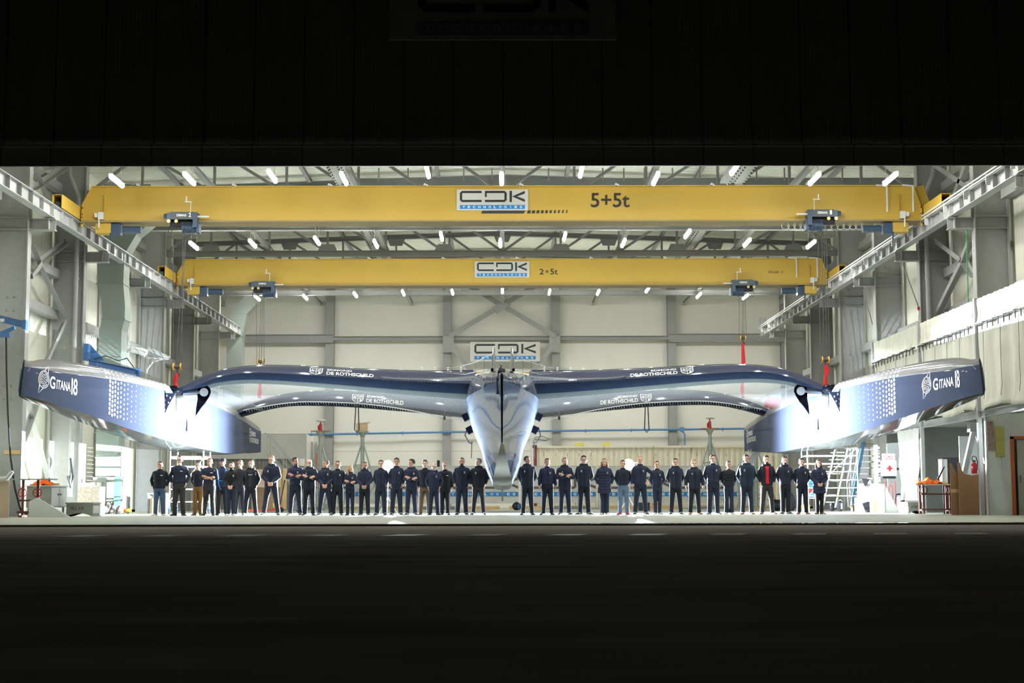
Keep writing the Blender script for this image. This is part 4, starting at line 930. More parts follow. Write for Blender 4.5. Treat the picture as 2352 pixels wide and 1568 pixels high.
for s in (-1, 1):   # pale edge strips on deck
    m = MB(); a = interp(HS, 38.2); b = interp(HS, 44.5); m.bar((s*(a[11]-.02)-.02, 38.2, a[12]+.03), (s*(b[11]-.02)-.02, 44.5, b[12]+.03), .05, .04); m.build('deck_strip', 'white_plastic', boat)
    # pulpit hoops
    m = MB(); P = at(1155+s*19, 866, 38.2); Q = at(1155+s*19+s*5, 858, 40.0); tp = at(1155+s*20, 799, 38.6)
    m.tube([P, (P.x+s*.01, P.y+.05, tp.z-.06), (P.x+s*.02, P.y+.2, tp.z), (Q.x-s*.03, Q.y-.3, tp.z+.02), (Q.x-s*.0, Q.y, tp.z-.12), Q], .024, 8); m.build('pulpit', 'steel_grey', boat, smooth=R(60))
    for c in (P, Q): m = MB(); m.tube([c+Vector((0, 0, -.15)), c+Vector((0, 0, .14))], .042, 10); m.build('pulpit_socket', 'navy_dark', boat, smooth=R(60))
    top = Vector((Q.x, Q.y, tp.z)); far = at(1155+s*150, 846, 47.5)
    m = MB(); mid = (top+far)/2+Vector((0, 0, -.12)); m.tube([top, (top+mid)/2+Vector((0, 0, -.05)), mid, (mid+far)/2+Vector((0, 0, -.03)), far], .008, 5)
    top2 = top+Vector((0, 0, -.38)); far2 = at(1155+s*140, 855, 47.5); m.tube([top2, (top2+far2)/2+Vector((0, 0, -.12)), far2], .006, 5)
    for q in range(6):
        a = top+(far-top)*(q+1)/7; b = a+Vector((0, 0, -.25-.3*(1-(q+1)/7))); m.tube([a+Vector((0, 0, -.08)), (a+b)/2+Vector((.03, 0, 0)), b], .004, 4)
    m.build('lifeline', 'rope_grey', boat)
    # forward trampoline and its laced edge
    hy = lambda y: (interp(HS, y)[11]-.03, interp(HS, y)[12]-.02)
    def fwd(u, v):
        y0 = 43.5; xh, zh = hy(y0+(48.4-y0)*v); xb = 4.2-.0*v; ub = u
        xe = xh+(3.9-xh)*u; zbm = interp(FM, xe)[0]+.10
        yy = (y0+(48.3-y0)*v)*(1-u)+48.3*u
        return Vector((s*xe, yy, zh*(1-v)*(1-u)+(1-(1-v)*(1-u))*zbm-.15*u*(1-u)))
    m = MB(); m.grid(16, 8, fwd); m.build('trampoline', 'trampoline_net', boat, recalc=False)
    m = MB(); m.tube([fwd(i/16, 0)+Vector((0, -.01, -.01)) for i in range(17)], .022, 6)
    for i in range(60):
        p = fwd(i/60, 0); m.tube([p, p+Vector((0, .02, -.10+.03*math.sin(i*3)))], .006, 3)
    m.build('lacing', 'rope_grey', boat)
    # big rear trampoline between the beams, sagging
    def aft(u, v):
        x = 1.15+(10.3-1.15)*u; za = interp(FB, x)[0]+.12; zb_ = interp(RM, x)[0]+.02+.0*v
        dip = -.30*math.exp(-((x-1.6)/2.4)**2)*v
        return Vector((s*x, 50.2+(60.5-50.2)*v, za+(zb_-za)*v+dip-.12*math.sin(PI*v)))
    m = MB(); m.grid(40, 14, aft); m.build('trampoline', 'trampoline_net', boat, recalc=False)
    m = MB(); m.tube([aft(i/50, 1) for i in range(51)], .02, 5)
    for i in range(90):
        p = aft(i/90, 1); m.tube([p, p+Vector((.04, .08, -.07-.05*math.sin(i*2.3)**2))], .008, 3)
    m.build('lacing', 'white_plastic', boat)
    # navy panel with dots on top of the front beam near the hull
    m = MB(); m.prism([(s*.95, 49.2), (s*3.6, 49.35), (s*3.9, 51.2), (s*.95, 51.2)][::s], (0, 0, 4.62), (1, 0, 0), (0, 1, 0), .05); pn = m.build('fairing_panel', 'beam_navy', boat); 
    m = MB()
    for i in range(4):
        for j in range(3): m.sphere((s*(1.35+.42*i), 49.12+.0*j, 4.60+.055*j), (.035, .01, .02), 8, 4)
    m.build('dots', 'white_letter', pn)
    # hanging rope loop under the rear beam
    X = at(820 if s < 0 else 1485, 930, 60.4); bot = at(820 if s < 0 else 1486, 993, 60.4)
    m = MB(); m.tube([X+Vector((-.05, 0, .05)), X+Vector((-.06, 0, -.3)), Vector((X.x-.09, X.y, bot.z+.12)), Vector((X.x, X.y, bot.z)), Vector((X.x+.09, X.y, bot.z+.12)), X+Vector((.06, 0, -.3)), X+Vector((.05, 0, .05))], .022, 6); m.build('rope_loop', 'rubber', boat, smooth=R(60))
    # block hanging under the rear beam close to the hull
    p = at(1021 if s < 0 else 1284, 958, 59.6); m = MB(); m.tube([p+Vector((-.04, 0, 0)), p+Vector((.04, 0, 0))], .10, 14); m.box(p+Vector((0, 0, .14)), (.06, .06, .2)); m.tube([p+Vector((0, 0, .2)), p+Vector((s*-.3, 0, .35))], .015, 5); m.build('pulley_block', 'rubber', boat)
    # brackets and dangling lines at the hull's widest point
    for dz, dx in ((3.35, 1.26), (2.90, 1.12)):
        m = MB(); m.box((s*(dx+.02)-.02, 53.5, dz), (.22, .5, .24), Matrix.Rotation(s*.5, 3, 'Y')); m.build('side_bracket', 'navy_dark', boat)
    m = MB(); m.tube([(s*1.24, 53.3, 2.98), (s*1.32, 53.2, 2.7), (s*1.18, 53.2, 2.45), (s*1.06, 53.2, 2.40)], .022, 6); m.tube([(s*1.08, 53.2, 2.5), (s*1.10, 53.2, 1.9)], .015, 6)
    if s > 0: m.tube([(1.1, 53.2, 2.62), (1.4, 53.1, 2.66), (1.62, 53.1, 2.56), (1.5, 53.1, 2.50), (1.1, 53.2, 2.56)], .015, 5)
    m.build('dangling_line', 'rubber', boat, smooth=R(60))
    # netting strung between beam end and float
    def side(u, v):
        a = Vector((s*10.35, 50.6+9.2*u, 4.28-.18*u)); b = Vector((s*9.2, 50.6+9.2*u, 4.12-.2*u)); return a+(b-a)*v+Vector((0, 0, .18*math.sin(PI*u)*(1-v)))
    m = MB(); m.grid(24, 4, side); m.build('side_net', 'trampoline_net', boat, recalc=False)
m = MB(); m.box((0, 50.9, 4.66), (4.3, .3, .07)); m.build('yellow_pad', 'crane_yellow', boat)
m = MB(); c = at(1145, 880, 35.9); m.tube([c+Vector((0, 0, .12)), c+Vector((0, 0, -.10))], .055, 12); m.box(c+Vector((.03, .02, .2)), (.10, .12, .16)); m.tube([c+Vector((0, 0, -.1)), c+Vector((0, 0, -.26))], [.045, .062], 14); m.tube([c+Vector((.0, 0, .28)), c+Vector((.07, .1, .42)), c+Vector((.02, .3, .46))], .02, 6); m.build('bow_fitting', 'rubber', boat, smooth=R(50))
m = MB()
for i in range(5): m.sphere((-.02+.05*math.sin(i*2.4), 36.6+.2*i, 3.52+.03*i), .045, 8, 6)
m.build('deck_hardware', 'rubber', boat)
m = MB(); m.prism([(59.2, 1.2), (60.4, 1.2), (60.3, .55), (59.8, .42), (59.4, .6)], (-.02, 0, 0), (0, 1, 0), (0, 0, 1), .07); m.sphere((-.02, 58.6, .96), (.34, 1.1, .13), 16, 8); m.build('rudder', 'steel_grey', boat, smooth=R(50))
# ================================================================= people
SK = {'light': srgb(208, 160, 132), 'tan': srgb(190, 138, 108), 'pale': srgb(220, 176, 150)}
for k, c in SK.items(): mat('skin_'+k, c, .55, var=.04, scale=20)
mat('lips', srgb(160, 96, 86), .5); mat('eye_dark', srgb(44, 36, 34), .3)
HC = dict(black=(22, 19, 20), dark=(44, 34, 28), brown=(80, 58, 42), light=(150, 118, 84), blond=(186, 152, 108), grey=(112, 108, 104), silver=(160, 156, 150), auburn=(106, 66, 44))
for k, c in HC.items(): mat('hair_'+k, srgb(*c), .7, var=.25, scale=30, bump=.4)
CC = dict(navy=(24, 32, 52), navy2=(30, 38, 62), night=(16, 20, 32), teal=(20, 38, 56), black=(20, 20, 22), jeans=(66, 88, 118), jeans2=(92, 112, 134), darkjeans=(28, 36, 58), ochre=(126, 92, 48), brown=(96, 76, 54), charcoal=(44, 42, 44), grey=(66, 64, 62), polo=(196, 18, 44), shirt=(24, 28, 40), tshirt=(40, 38, 44), sky=(20, 120, 190))
for k, c in CC.items(): mat('cloth_'+k, srgb(*c), .85, var=.18, scale=9, bump=.35)
SH = dict(sneaker=('black', (30, 30, 32), (215, 205, 190)), white=('white', (206, 200, 186), (220, 216, 206)), black=('black2', (24, 24, 26), (40, 38, 36)), tan=('tan', (150, 110, 72), (120, 90, 62)), boot=('boot', (88, 74, 58), (60, 50, 40)), red=('red', (150, 40, 60), (170, 60, 70)), brown=('brown', (84, 54, 40), (150, 110, 80)), blue=('blue', (56, 58, 92), (180, 170, 160)), grey=('grey', (80, 78, 66), (160, 156, 140)))
for k, (_, a, b) in SH.items(): mat('shoe_'+k, srgb(*a), .6, var=.15, scale=20); mat('sole_'+k, srgb(*b), .6)
pending = []
def remesh_obj(mb, name, mats, parent, voxel, smooth_it, post=None):
    """one continuous skin over overlapping shapes; converted to a plain mesh later in one go"""
    o = mb.build(name, mats, parent, world=False, recalc=True)
    r = o.modifiers.new('r', 'REMESH'); r.mode = 'VOXEL'; r.voxel_size = voxel; r.use_smooth_shade = True
    sm = o.modifiers.new('s', 'SMOOTH'); sm.factor = .5; sm.iterations = smooth_it
    pending.append((o, post)); return o
def limb(m, pts, rs, n=10):
    for i in range(len(pts)-1): m.tube([pts[i], pts[i+1]], [rs[i], rs[i+1]], n)
    for p, r in zip(pts, rs): m.sphere(p, r, n, 6)
def hand(m, wrist, d, palm_n, side, curl=.5, k=1.0):
    """palm, five fingers of different lengths with knuckle bends and a thumb off the side of the palm"""
    wrist = Vector(wrist); d = Vector(d).normalized(); pn = Vector(palm_n); pn = (pn-d*pn.dot(d)).normalized(); ax = d.cross(pn)*side
    rot = Matrix((ax, pn, d)).transposed()
    m.sphere(wrist+d*.045*k, (.040*k, .017*k, .056*k), 12, 8, rot=rot)
    for i, L in enumerate((.062, .072, .068, .054)):
        base = wrist+d*.082*k+ax*(.030-.020*i)*k
        d1 = (d+pn*curl*.5).normalized(); d2 = (d+pn*curl*1.6).normalized()
        a = base+d1*L*.55*k; b = a+d2*L*.6*k; m.tube([base, a, b], [.0092*k, .0088*k, .0068*k], 7); m.sphere(b, .0068*k, 7, 5); m.sphere(base, .0092*k, 7, 5)
    tb = wrist+d*.022*k+ax*.032*k; t1 = tb+(d*.6+ax*.75+pn*.2).normalized()*.036*k; t2 = t1+(d*.9+ax*.2+pn*.45).normalized()*.032*k
    m.tube([tb, t1, t2], [.0125*k, .0105*k, .008*k], 7); m.sphere(t2, .008*k, 7, 5); m.sphere(t1, .0105*k, 7, 5)
def arm_pose(kind, s):
    """shoulder, elbow, wrist, hand direction, palm normal, curl (person faces -y, s = +1 is on the picture's right)"""
    sh = Vector((s*.172, .015, 1.405))
    if kind == 'down': return sh, Vector((s*.232, .03, 1.15)), Vector((s*.245, -.03, .915)), (s*.02, -.08, -1), (-s, -.2, 0), .5
    if kind == 'fist': return sh, Vector((s*.25, .03, 1.15)), Vector((s*.268, -.06, .935)), (0, -.2, -1), (-s, -.3, 0), 1.3
    if kind == 'behind': return sh, Vector((s*.240, .10, 1.17)), Vector((s*.14, .19, .97)), (-s*.7, .1, -.5), (0, 1, 0), .6
    if kind == 'front': return sh, Vector((s*.242, -.03, 1.16)), Vector((s*.062, -.205, .985)), (-s*.75, -.25, -.65), (0, .9, .2), .8
    if kind == 'front2': return sh, Vector((s*.242, -.03, 1.16)), Vector((s*.070, -.17, 1.0)), (-s*.8, -.15, -.65), (0, .9, .2), .9
    if kind == 'pocket': return sh, Vector((s*.262, .05, 1.17)), Vector((s*.198, -.035, .965)), (-s*.25, -.2, -1), (-s, 0, 0), .4
    if kind == 'crossed': return sh, Vector((s*.238, -.07, 1.165)), Vector((-s*.055, -.205, 1.215+.02*s)), (-s*.85, -.02, .35), (0, 1, -.2), .5
    if kind == 'crossed_low': return sh, Vector((s*.230, -.06, 1.15)), Vector((-s*.05, -.20, 1.17+.02*s)), (-s*.85, -.02, .30), (0, 1, -.2), .5
    if kind == 'hip': return sh, Vector((s*.395, .04, 1.20)), Vector((s*.245, -.03, 1.015)), (-s*.45, -.55, -.45), (-s*.3, .8, 0), .4
def ellip(z, rx, ry, yo=0, n=20, xo=0, pw=2.3):
    return [Vector((xo+rx*math.copysign(abs(math.cos(2*PI*k/n))**(2/pw), math.cos(2*PI*k/n)), yo+ry*math.copysign(abs(math.sin(2*PI*k/n))**(2/pw), math.sin(2*PI*k/n)), z)) for k in range(n)]
shoe_cache = {}
def shoe(parent, kind, p, rz):
    if kind not in shoe_cache:
        m = MB(); rings = []
        boot = kind in ('boot', 'tan')
        for y, hw, h in ((.085, .028, .06), (.07, .038, .085), (.02, .041, .10 if not boot else .12), (-.03, .043, .082), (-.09, .049, .062), (-.15, .050, .050), (-.185, .038, .04), (-.20, .018, .026)):
            rings.append([Vector((hw*1.02*math.cos(a), y, .016+max(0, math.sin(a))*(h-.016) if math.sin(a) > 0 else .016)) for a in [2*PI*k/14 for k in range(14)]])
        m.loft(rings)
        m.tube([(0, .035, .05), (0, .04, .13 if not boot else .19)], [.042, .040 if not boot else .05], 14)
        up = m.build('shoe', 'shoe_'+kind, parent, world=False, smooth=R(60))
        q = MB(); out = [(.030, .088), (.045, .05), (.043, -.02), (.053, -.10), (.050, -.16), (.034, -.198), (0, -.210)]; poly = out+[(-a, b) for a, b in out[-2::-1]]
        q.prism(poly, (0, 0, .011), (1, 0, 0), (0, 1, 0), .022); so = q.build('sole', 'sole_'+kind, up, world=False)
        if kind == 'sneaker':
            q = MB()
            for sx in (-1, 1): q.prism([(.02, .03), (-.06, .075), (-.08, .06), (-.01, .028)], (sx*.045, 0, 0), (0, 1, 0), (0, 0, 1), .008)
            q.box((0, -.10, .072), (.05, .07, .012)); q.build('stripe', 'white_letter', up, world=False)
        shoe_cache[kind] = up; up.location = p; up.rotation_euler = (0, 0, rz); return
    dup(shoe_cache[kind], p, parent=parent, rz=rz)
PEOPLE_Y = 47.0
def person(px, head_py, label, arms='behind', hair='short', hcol='dark', top='jacket', tcol='navy', legs='navy', shoes='sneaker', yaw=0, skin='light', build=1.0, stance=.13, dY=0.0, extra=(), female=False, body_rz=0.0, arms2=None, feet=.45):
    Y = PEOPLE_Y+dY; rnd = random.Random(int(px*13)); top_p = at(px, head_py, Y); Hgt = top_p.z; k = Hgt/1.795
    m = MB(); hyaw = Matrix.Rotation(yaw, 3, 'Z'); hc = Vector((0, -.005, 1.60))
    HS_ = 1.10; HT = Vector((0, .0, 1.79)); H = lambda x, y, z: hc+hyaw @ (HT+(Vector((x, y, z))-HT)*HS_-hc)
    # head
    def hs(c, r, n=14, mm=10): m.sphere(H(*c), tuple(q_*HS_ for q_ in r), n, mm, rot=hyaw)
    hw = .95 if female else 1.0
    hs((0, .012, 1.700), (.076*hw, .097, .088)); hs((0, -.030, 1.640), (.064*hw, .068, .078)); hs((0, -.055, 1.600), (.042*hw, .042, .038)); hs((0, -.030, 1.615), (.057*hw, .06, .045)); hs((0, -.082, 1.575), (.022, .018, .018))
    m.tube([H(0, -.085, 1.675), H(0, -.118, 1.637)], [.010, .015], 8); hs((0, -.112, 1.634), (.017, .014, .012), 8, 6); hs((0, -.082, 1.695), (.05, .018, .014), 10, 6)
    for s in (-1, 1): hs((s*.078*hw, .012, 1.655), (.011, .020, .031), 8, 6); hs((s*.036, -.072, 1.640), (.020, .018, .022), 8, 6)
    hs((0, -.093, 1.604), (.025, .013, .012), 10, 6)
    # neck and trunk (thinner than the clothes over it)
    m.tube([(0, .02, 1.46), H(0, .005, 1.60)], [.060*hw, .055*hw], 14)
    m.loft([ellip(z, rx*build, ry*build, yo) for z, rx, ry, yo in ((.88, .13, .09, 0), (.98, .14, .095, 0), (1.12, .125, .085, 0), (1.28, .15, .095, 0), (1.40, .155, .085, 0), (1.46, .10, .07, .01), (1.49, .06, .055, .015))])
    ad = {}
    for s in (-1, 1):
        kd = arms if s < 0 or not arms2 else arms2; sh, el, wr, hd, pn, cu = arm_pose(kd, s)
        ad[s] = (sh, el, wr, kd)
        sh, el, wr = (Vector((p.x*(build if p is not wr or kd in ('down', 'fist', 'pocket', 'hip') else 1), p.y*(1 if abs(build-1) < .03 or p.y > 0 else build), p.z)) for p in (sh, el, wr)); ad[s] = (sh, el, wr, kd)
        limb(m, [sh, el, wr], [.042, .034, .025]); hand(m, wr, hd, pn, s, cu)
        hip = Vector((s*.085, .0, .93)); kn = Vector((s*(.085+(stance-.085)*.55), -.015, .50)); an = Vector((s*stance, .02, .085))
        limb(m, [hip, kn, an], [.075, .045, .034]); m.tube([an, an+Vector((s*.008, -.04, -.045))], [.034, .022], 8)
    # face colours are chosen from where on the head each face of the mesh lies
    inv = hyaw.transposed()
    def post(o):
        me = o.data; idx = []
        for p in me.polygons:
            q = hc+inv @ (p.center-hc); q = HT+(q-HT)/HS_; c = 0
            if q.z > 1.55 and q.y < -.04:
                ax_ = abs(q.x)
                if ((ax_-.031)/.0135)**2+((q.z-1.668)/.0075)**2 < 1: c = 2
                elif ((ax_-.032)/.022)**2+((q.z-1.692)/.0065)**2 < 1: c = 3
                elif (q.x/.026)**2+((q.z-1.603)/.0075)**2 < 1 and q.y < -.085: c = 1
            idx.append(c)
        me.polygons.foreach_set('material_index', idx)
    body = remesh_obj(m, 'person', ['skin_'+skin, 'lips', 'eye_dark', 'hair_'+hcol], None, .0075, 2, post)
    body.location = (top_p.x, Y, .0); body.scale = (k*(1 if not female else .97), k, k); body.rotation_euler = (0, 0, body_rz)
    tag(body, label, 'person')
    # hair
    if hair != 'cap_only':
        m = MB(); fade = {'bald': .0, 'buzz': .35, 'short': 1, 'curly': 1.8, 'wavy': 1.5, 'long': 1.25, 'tied': .7, 'fringe': .5}[hair]
        NU, NV = 28, 16; vs = []
        for j in range(NV+1):
            t = PI*j/NV
            for i in range(NU):
                a = 2*PI*i/NU; d = Vector((math.sin(t)*math.cos(a), math.sin(t)*math.sin(a), math.cos(t)))
                base = Vector((d.x*.078*hw, .012+d.y*.099, 1.700+d.z*.091)); face = d.y < -.25 and base.z < 1.735+.02*(abs(d.x) < .5)
                low = base.z < (1.64 if d.y > .2 else 1.655); side = abs(d.x) > .55 and d.y < .1 and base.z < 1.67
                g = 1.0+.05*fade+.03*fade*noise.noise(d*(5 if hair != 'curly' else 9)+Vector((px, 0, 0)))+(.05*fade if d.z > .5 else 0)
                if hair in ('curly', 'wavy'): g += .05*noise.noise(d*11+Vector((px, 3, 1)))
                if hair == 'fringe' and d.z > .35: g = .93
                if hair == 'bald': g = .9
                if face or low or side: g = .86
                if hair == 'fringe' and d.y < -.1: g = .88
                vs.append(H(*(Vector((0, .012, 1.70))+(base-Vector((0, .012, 1.70)))*g)))
        m.add(vs, [(j*NU+i, j*NU+(i+1) % NU, (j+1)*NU+(i+1) % NU, (j+1)*NU+i) for j in range(NV) for i in range(NU)])
        if hair == 'long':
            for a in range(-6, 7):
                an_ = PI/2+a*.27; dx, dy = math.cos(an_), math.sin(an_); L = .22+.03*math.sin(a*2.1)
                p0 = Vector((.074*dx, .012+.09*dy, 1.69)); p1 = Vector((.088*dx, .015+.10*dy, 1.60)); p2 = Vector((.098*dx, (.02+.09*dy) if abs(a) < 4 else -.03, 1.67-L))
                m.tube([H(*p0), H(*p1), H(*p2)], [.026, .030, .016], 8)
        if hair == 'tied': m.sphere(H(0, .125, 1.70), .032, 10, 6)
        if hair != 'bald': m.build('hair', 'hair_'+hcol, body, world=False, smooth=R(80))
    if 'beard' in extra or 'greybeard' in extra or 'goatee' in extra:
        m = MB(); big = 1.12 if 'greybeard' in extra else 1.0
        m.sphere(H(0, -.058, 1.588), (.051*big, .053*big, .040*big), 14, 8, rot=hyaw)
        if 'goatee' not in extra: m.sphere(H(0, -.028, 1.612), (.0675, .066, .044), 14, 8, rot=hyaw)
        m.tube([H(-.026, -.108, 1.612), H(0, -.117, 1.617), H(.026, -.108, 1.612)], .006, 6)
        m.build('beard', 'hair_silver' if 'greybeard' in extra else 'hair_'+hcol, body, world=False, smooth=R(80))
    if 'moustache' in extra: m = MB(); m.tube([H(-.03, -.104, 1.612), H(0, -.118, 1.620), H(.03, -.104, 1.612)], .007, 6); m.build('moustache', 'hair_'+hcol, body, world=False)
    if 'glasses' in extra:
        m = MB()
        for s in (-1, 1):
            m.tube([H(s*.032+.023*math.cos(a), -.108, 1.668+.017*math.sin(a)) for a in [2*PI*q/12 for q in range(13)]], .0028, 5); m.tube([H(s*.055, -.105, 1.672), H(s*.082, .01, 1.672)], .0028, 5)
        m.tube([H(-.009, -.109, 1.670), H(.009, -.109, 1.670)], .0028, 5); m.build('glasses', 'black_letter', body, world=False)
    if 'cap' in extra:
        m = MB(); m.lathe(H(0, .010, 1.70), [(.101, -.006), (.103, .033), (.088, .077), (.05, .10), (0, .108)], 20, rot=hyaw); m.prism([(-.07, -.06), (.07, -.06), (.06, -.13), (.03, -.155), (-.03, -.155), (-.06, -.13)], H(0, .0, 1.712), hyaw @ Vector((1, 0, 0)), hyaw @ Vector((0, 1, .18)), .010)
        m.build('baseball_cap', 'cloth_navy2', body, world=False, smooth=R(50))
    # trousers
    m = MB(); b = build; hemz = .055
    m.loft([ellip(z, rx*b, ry*b) for z, rx, ry in ((.80, .155, .105), (.86, .172, .118), (.93, .172, .122), (1.03, .155, .115))])
    wl = .92 if female else 1.0; fl = .02 if 'flared' in extra else 0
    for s in (-1, 1):
        hip = Vector((s*.088*b, 0, .90)); kn = Vector((s*(.085+(stance-.085)*.55), -.015, .50)); mid = (kn+Vector((s*stance, .02, .09)))/2; an = Vector((s*stance, .025, hemz+.075))
        mk = Vector((s*(.085+(stance-.085)*.25), 0, .72))
        limb(m, [hip, mk, kn, mid, an], [.100*b*wl, .097*wl, .080*wl, .074*wl+fl*.5, .071*wl+fl], 12); m.tube([an, an+Vector((0, 0, -.075))], [.071*wl+fl, .072*wl+fl], 12)
    remesh_obj(m, 'trousers', 'cloth_'+legs, body, .012, 3)
    # shoes
    for s in (-1, 1): shoe(body, shoes, (s*stance, .02, 0), s*feet*rnd.uniform(.6, 1.2))
    # upper clothing
    m = MB(); puff = top in ('parka', 'coat', 'puffer'); e = .018 if puff else (.0 if top == 'sweater' else .008)
    hem = {'sweater': .95, 'jacket': .90, 'parka': .85, 'coat': .68, 'puffer': .93, 'bomber': .96, 'open': .90, 'tee': .95}[top]
    rings = [(hem, .172, .128), (hem+.06, .178, .132), (1.08, .168, .124), (1.20, .178, .128), (1.32, .192, .128), (1.40, .188, .115), (1.445, .150, .098), (1.475, .100, .080), (1.50, .072, .068)]
    if top in ('bomber', 'sweater', 'puffer'): rings[0] = (hem, .160, .120)
    if top == 'coat': rings[0] = (hem, .205, .145); rings[1] = (hem+.12, .195, .142)
    if female: rings = [(z, rx*(.90 if z > 1.1 else .96), ry) for z, rx, ry in rings]
    rings = [(z, (rx+e)*b, (ry+e)*b) for z, rx, ry in rings]
    m.loft([ellip(z, rx, ry, .008 if z > 1.4 else 0, 24) for z, rx, ry in rings])
    if top in ('puffer', 'coat'):
        z = hem+.05
        while z < 1.38:
            rx, ry = 0, 0
            for (z0, a0, b0), (z1, a1, b1) in zip(rings, rings[1:]):
                if z0 <= z <= z1: f = (z-z0)/(z1-z0); rx, ry = a0+(a1-a0)*f, b0+(b1-b0)*f
            if rx: m.loft([ellip(z-.030, rx-.004, ry-.004, 0, 24), ellip(z-.012, rx+.012, ry+.012, 0, 24), ellip(z+.012, rx+.012, ry+.012, 0, 24), ellip(z+.030, rx-.004, ry-.004, 0, 24)])
            z += .09
    if top not in ('sweater', 'tee', 'puffer'): m.loft([ellip(1.47, .092, .084, .012), ellip(1.535 if top != 'parka' else 1.555, .076+e, .074+e, .008)])
    elif top == 'puffer': m.tube([(.075*math.cos(a), .012+.070*math.sin(a), 1.497) for a in [2*PI*q/14 for q in range(15)]], .014, 6)
    if top in ('parka', 'coat', 'open') or 'hood' in extra:
        hr = .040 if top != 'coat' else .030
        pts = [(.105*math.sin(a), .02+.085*math.cos(a), 1.505+.03*math.cos(a)) for a in [(-2.5+5.0*q/14) for q in range(15)]]
        m.tube(pts, [hr*.6]+[hr]*13+[hr*.6], 8); m.sphere((0, .095, 1.47), (.10, .05, .07), 12, 8)
    for s in (-1, 1):
        sh, el, wr, kd = ad[s]; rs = [.060+e*.5, .052+e*.6, .042+e*.5]
        if female: rs = [r*.92 for r in rs]
        end = wr+(el-wr).normalized()*(.015 if 'bare_arms' not in extra else .19)
        m.tube([sh+Vector((-s*.08, 0, .022)), sh], [.07, rs[0]], 12); limb(m, [sh, el], rs[:2], 12); m.tube([el, end], [rs[1], rs[2]], 12)
        for q in (.3, .6, .85):      # creases at the sleeves
            p = sh+(el-sh)*q; m.sphere(p, (rs[0]+(rs[1]-rs[0])*q)*1.04, 10, 6)
    jk = remesh_obj(m, 'jacket' if top not in ('sweater', 'tee') else 'sweater', 'cloth_'+tcol, body, .0125, 3)
    fr = lambda x, z: -( .130+e)*b-.006+.20*x*x*3
    def front(x, z):
        for (z0, a0, b0), (z1, a1, b1) in zip(rings, rings[1:]):
            if z0 <= z <= z1:
                f = (z-z0)/(z1-z0); rx, ry = a0+(a1-a0)*f, b0+(b1-b0)*f
                u = min(.97, abs(x)/rx); return -ry*(1-u**2.3)**(1/2.3)-.004
        return -.08
    crossed = arms.startswith('crossed')
    if top in ('jacket', 'parka', 'coat', 'bomber'):
        q = MB(); zs = [hem+.02+(1.46-hem-.02)*i/14 for i in range(15)]; xz = .012
        q.loft([[Vector((xz-.005, front(xz, z)+.006, z)), Vector((xz-.005, front(xz, z)-.008, z)), Vector((xz+.005, front(xz, z)-.008, z)), Vector((xz+.005, front(xz, z)+.006, z))] for z in zs]); q.build('zip', 'cloth_night', jk, world=False)
    if 'patch' in extra or 'emblem' in extra or 'bar' in extra:
        q = MB(); sx = -1 if 'emblem' in extra and top == 'parka' else 1; x0, z0 = sx*.085, 1.325
        c = Vector((x0, front(x0, z0)-.010, z0)); rz = Matrix.Rotation(sx*.35, 3, 'Z')
        if 'bar' in extra: q.box(c, (.075, .006, .022), rz)
        else:
            q.tube([c+rz @ Vector((.018*math.cos(a), 0, .022*math.sin(a))) for a in [2*PI*j/12 for j in range(13)]], .0035, 5)
            q.box(c+Vector((.0, -.002, .006)), (.014, .006, .014), rz); q.box(c+Vector((.008, 0, -.03)), (.04, .006, .006), rz, mi=1); q.bar(c+Vector((.0, 0, .02)), c+Vector((.024, 0, .036)), .005, mi=1)
        q.build('chest_emblem', ['white_letter', 'gold_letter'], jk, world=False)
    if top == 'open' or 'openfront' in extra:
        inner = 'polo' if 'polo' in extra else 'tshirt' if 'tshirt' in extra else 'shirt'; q = MB(); hw_ = .058 if inner == 'polo' else .05 if inner == 'shirt' else .075
        zs = [.93+(1.47-.93)*i/14 for i in range(15)]
        q.loft([[Vector((-hw_, front(hw_, z)+.012, z)), Vector((-hw_*.5, front(hw_*.5, z)-.008, z)), Vector((0, front(0, z)-.010, z)), Vector((hw_*.5, front(hw_*.5, z)-.008, z)), Vector((hw_, front(hw_, z)+.012, z)), Vector((0, front(0, z)+.04, z))] for z in zs]); q.build('shirt', 'cloth_'+inner, body, world=False, smooth=R(50))
        if 'tshirt' in extra: q = MB(); q.box((.02, front(.02, 1.31)-.016, 1.31), (.10, .004, .014)); q.box((-.05, front(.05, 1.31)-.014, 1.315), (.02, .004, .03), mi=1); q.build('shirt_print', ['white_letter', 'gold_letter'], body, world=False)
    if 'collar_white' in extra: q = MB(); q.box((0, -.090, 1.46), (.018, .01, .02)); q.build('collar_gap', 'white_letter', body, world=False)
    if 'harness' in extra:
        q = MB()
        for s in (-1, 1):
            pts = [(s*.10, .09, 1.40), (s*.11, .01, 1.475), (s*.105, -.09, 1.42), (s*.10, front(.1, 1.3)-.008, 1.30), (s*.10, front(.1, 1.1)-.01, 1.10), (s*.10, front(.1, 1.0)-.01, .98)]; q.tube(pts, .016, 6)
        q.tube([(-.1, front(.1, 1.08)-.01, 1.08), (.1, front(.1, 1.08)-.01, 1.08)], .014, 6); q.tube([(-.10, -.15, 1.0), (-.05, -.16, .86), (-.02, -.15, .80)], .013, 6); q.build('safety_harness', 'cloth_sky', body, world=False, smooth=R(60))
    if 'knee_patch' in extra:
        q = MB()
        for s in (-1, 1): q.box((s*(stance*.8), -.088, .50), (.085, .02, .24))
        q.build('knee_pad', 'cloth_black', body, world=False)
    return body
P = person
P(368, 1059, 'man in dark zip jacket, pale blue jeans, first on the far left of the line', 'pocket', 'buzz', 'brown', 'jacket', 'night', 'jeans', 'white', skin='tan', build=1.10, extra=('bar',))
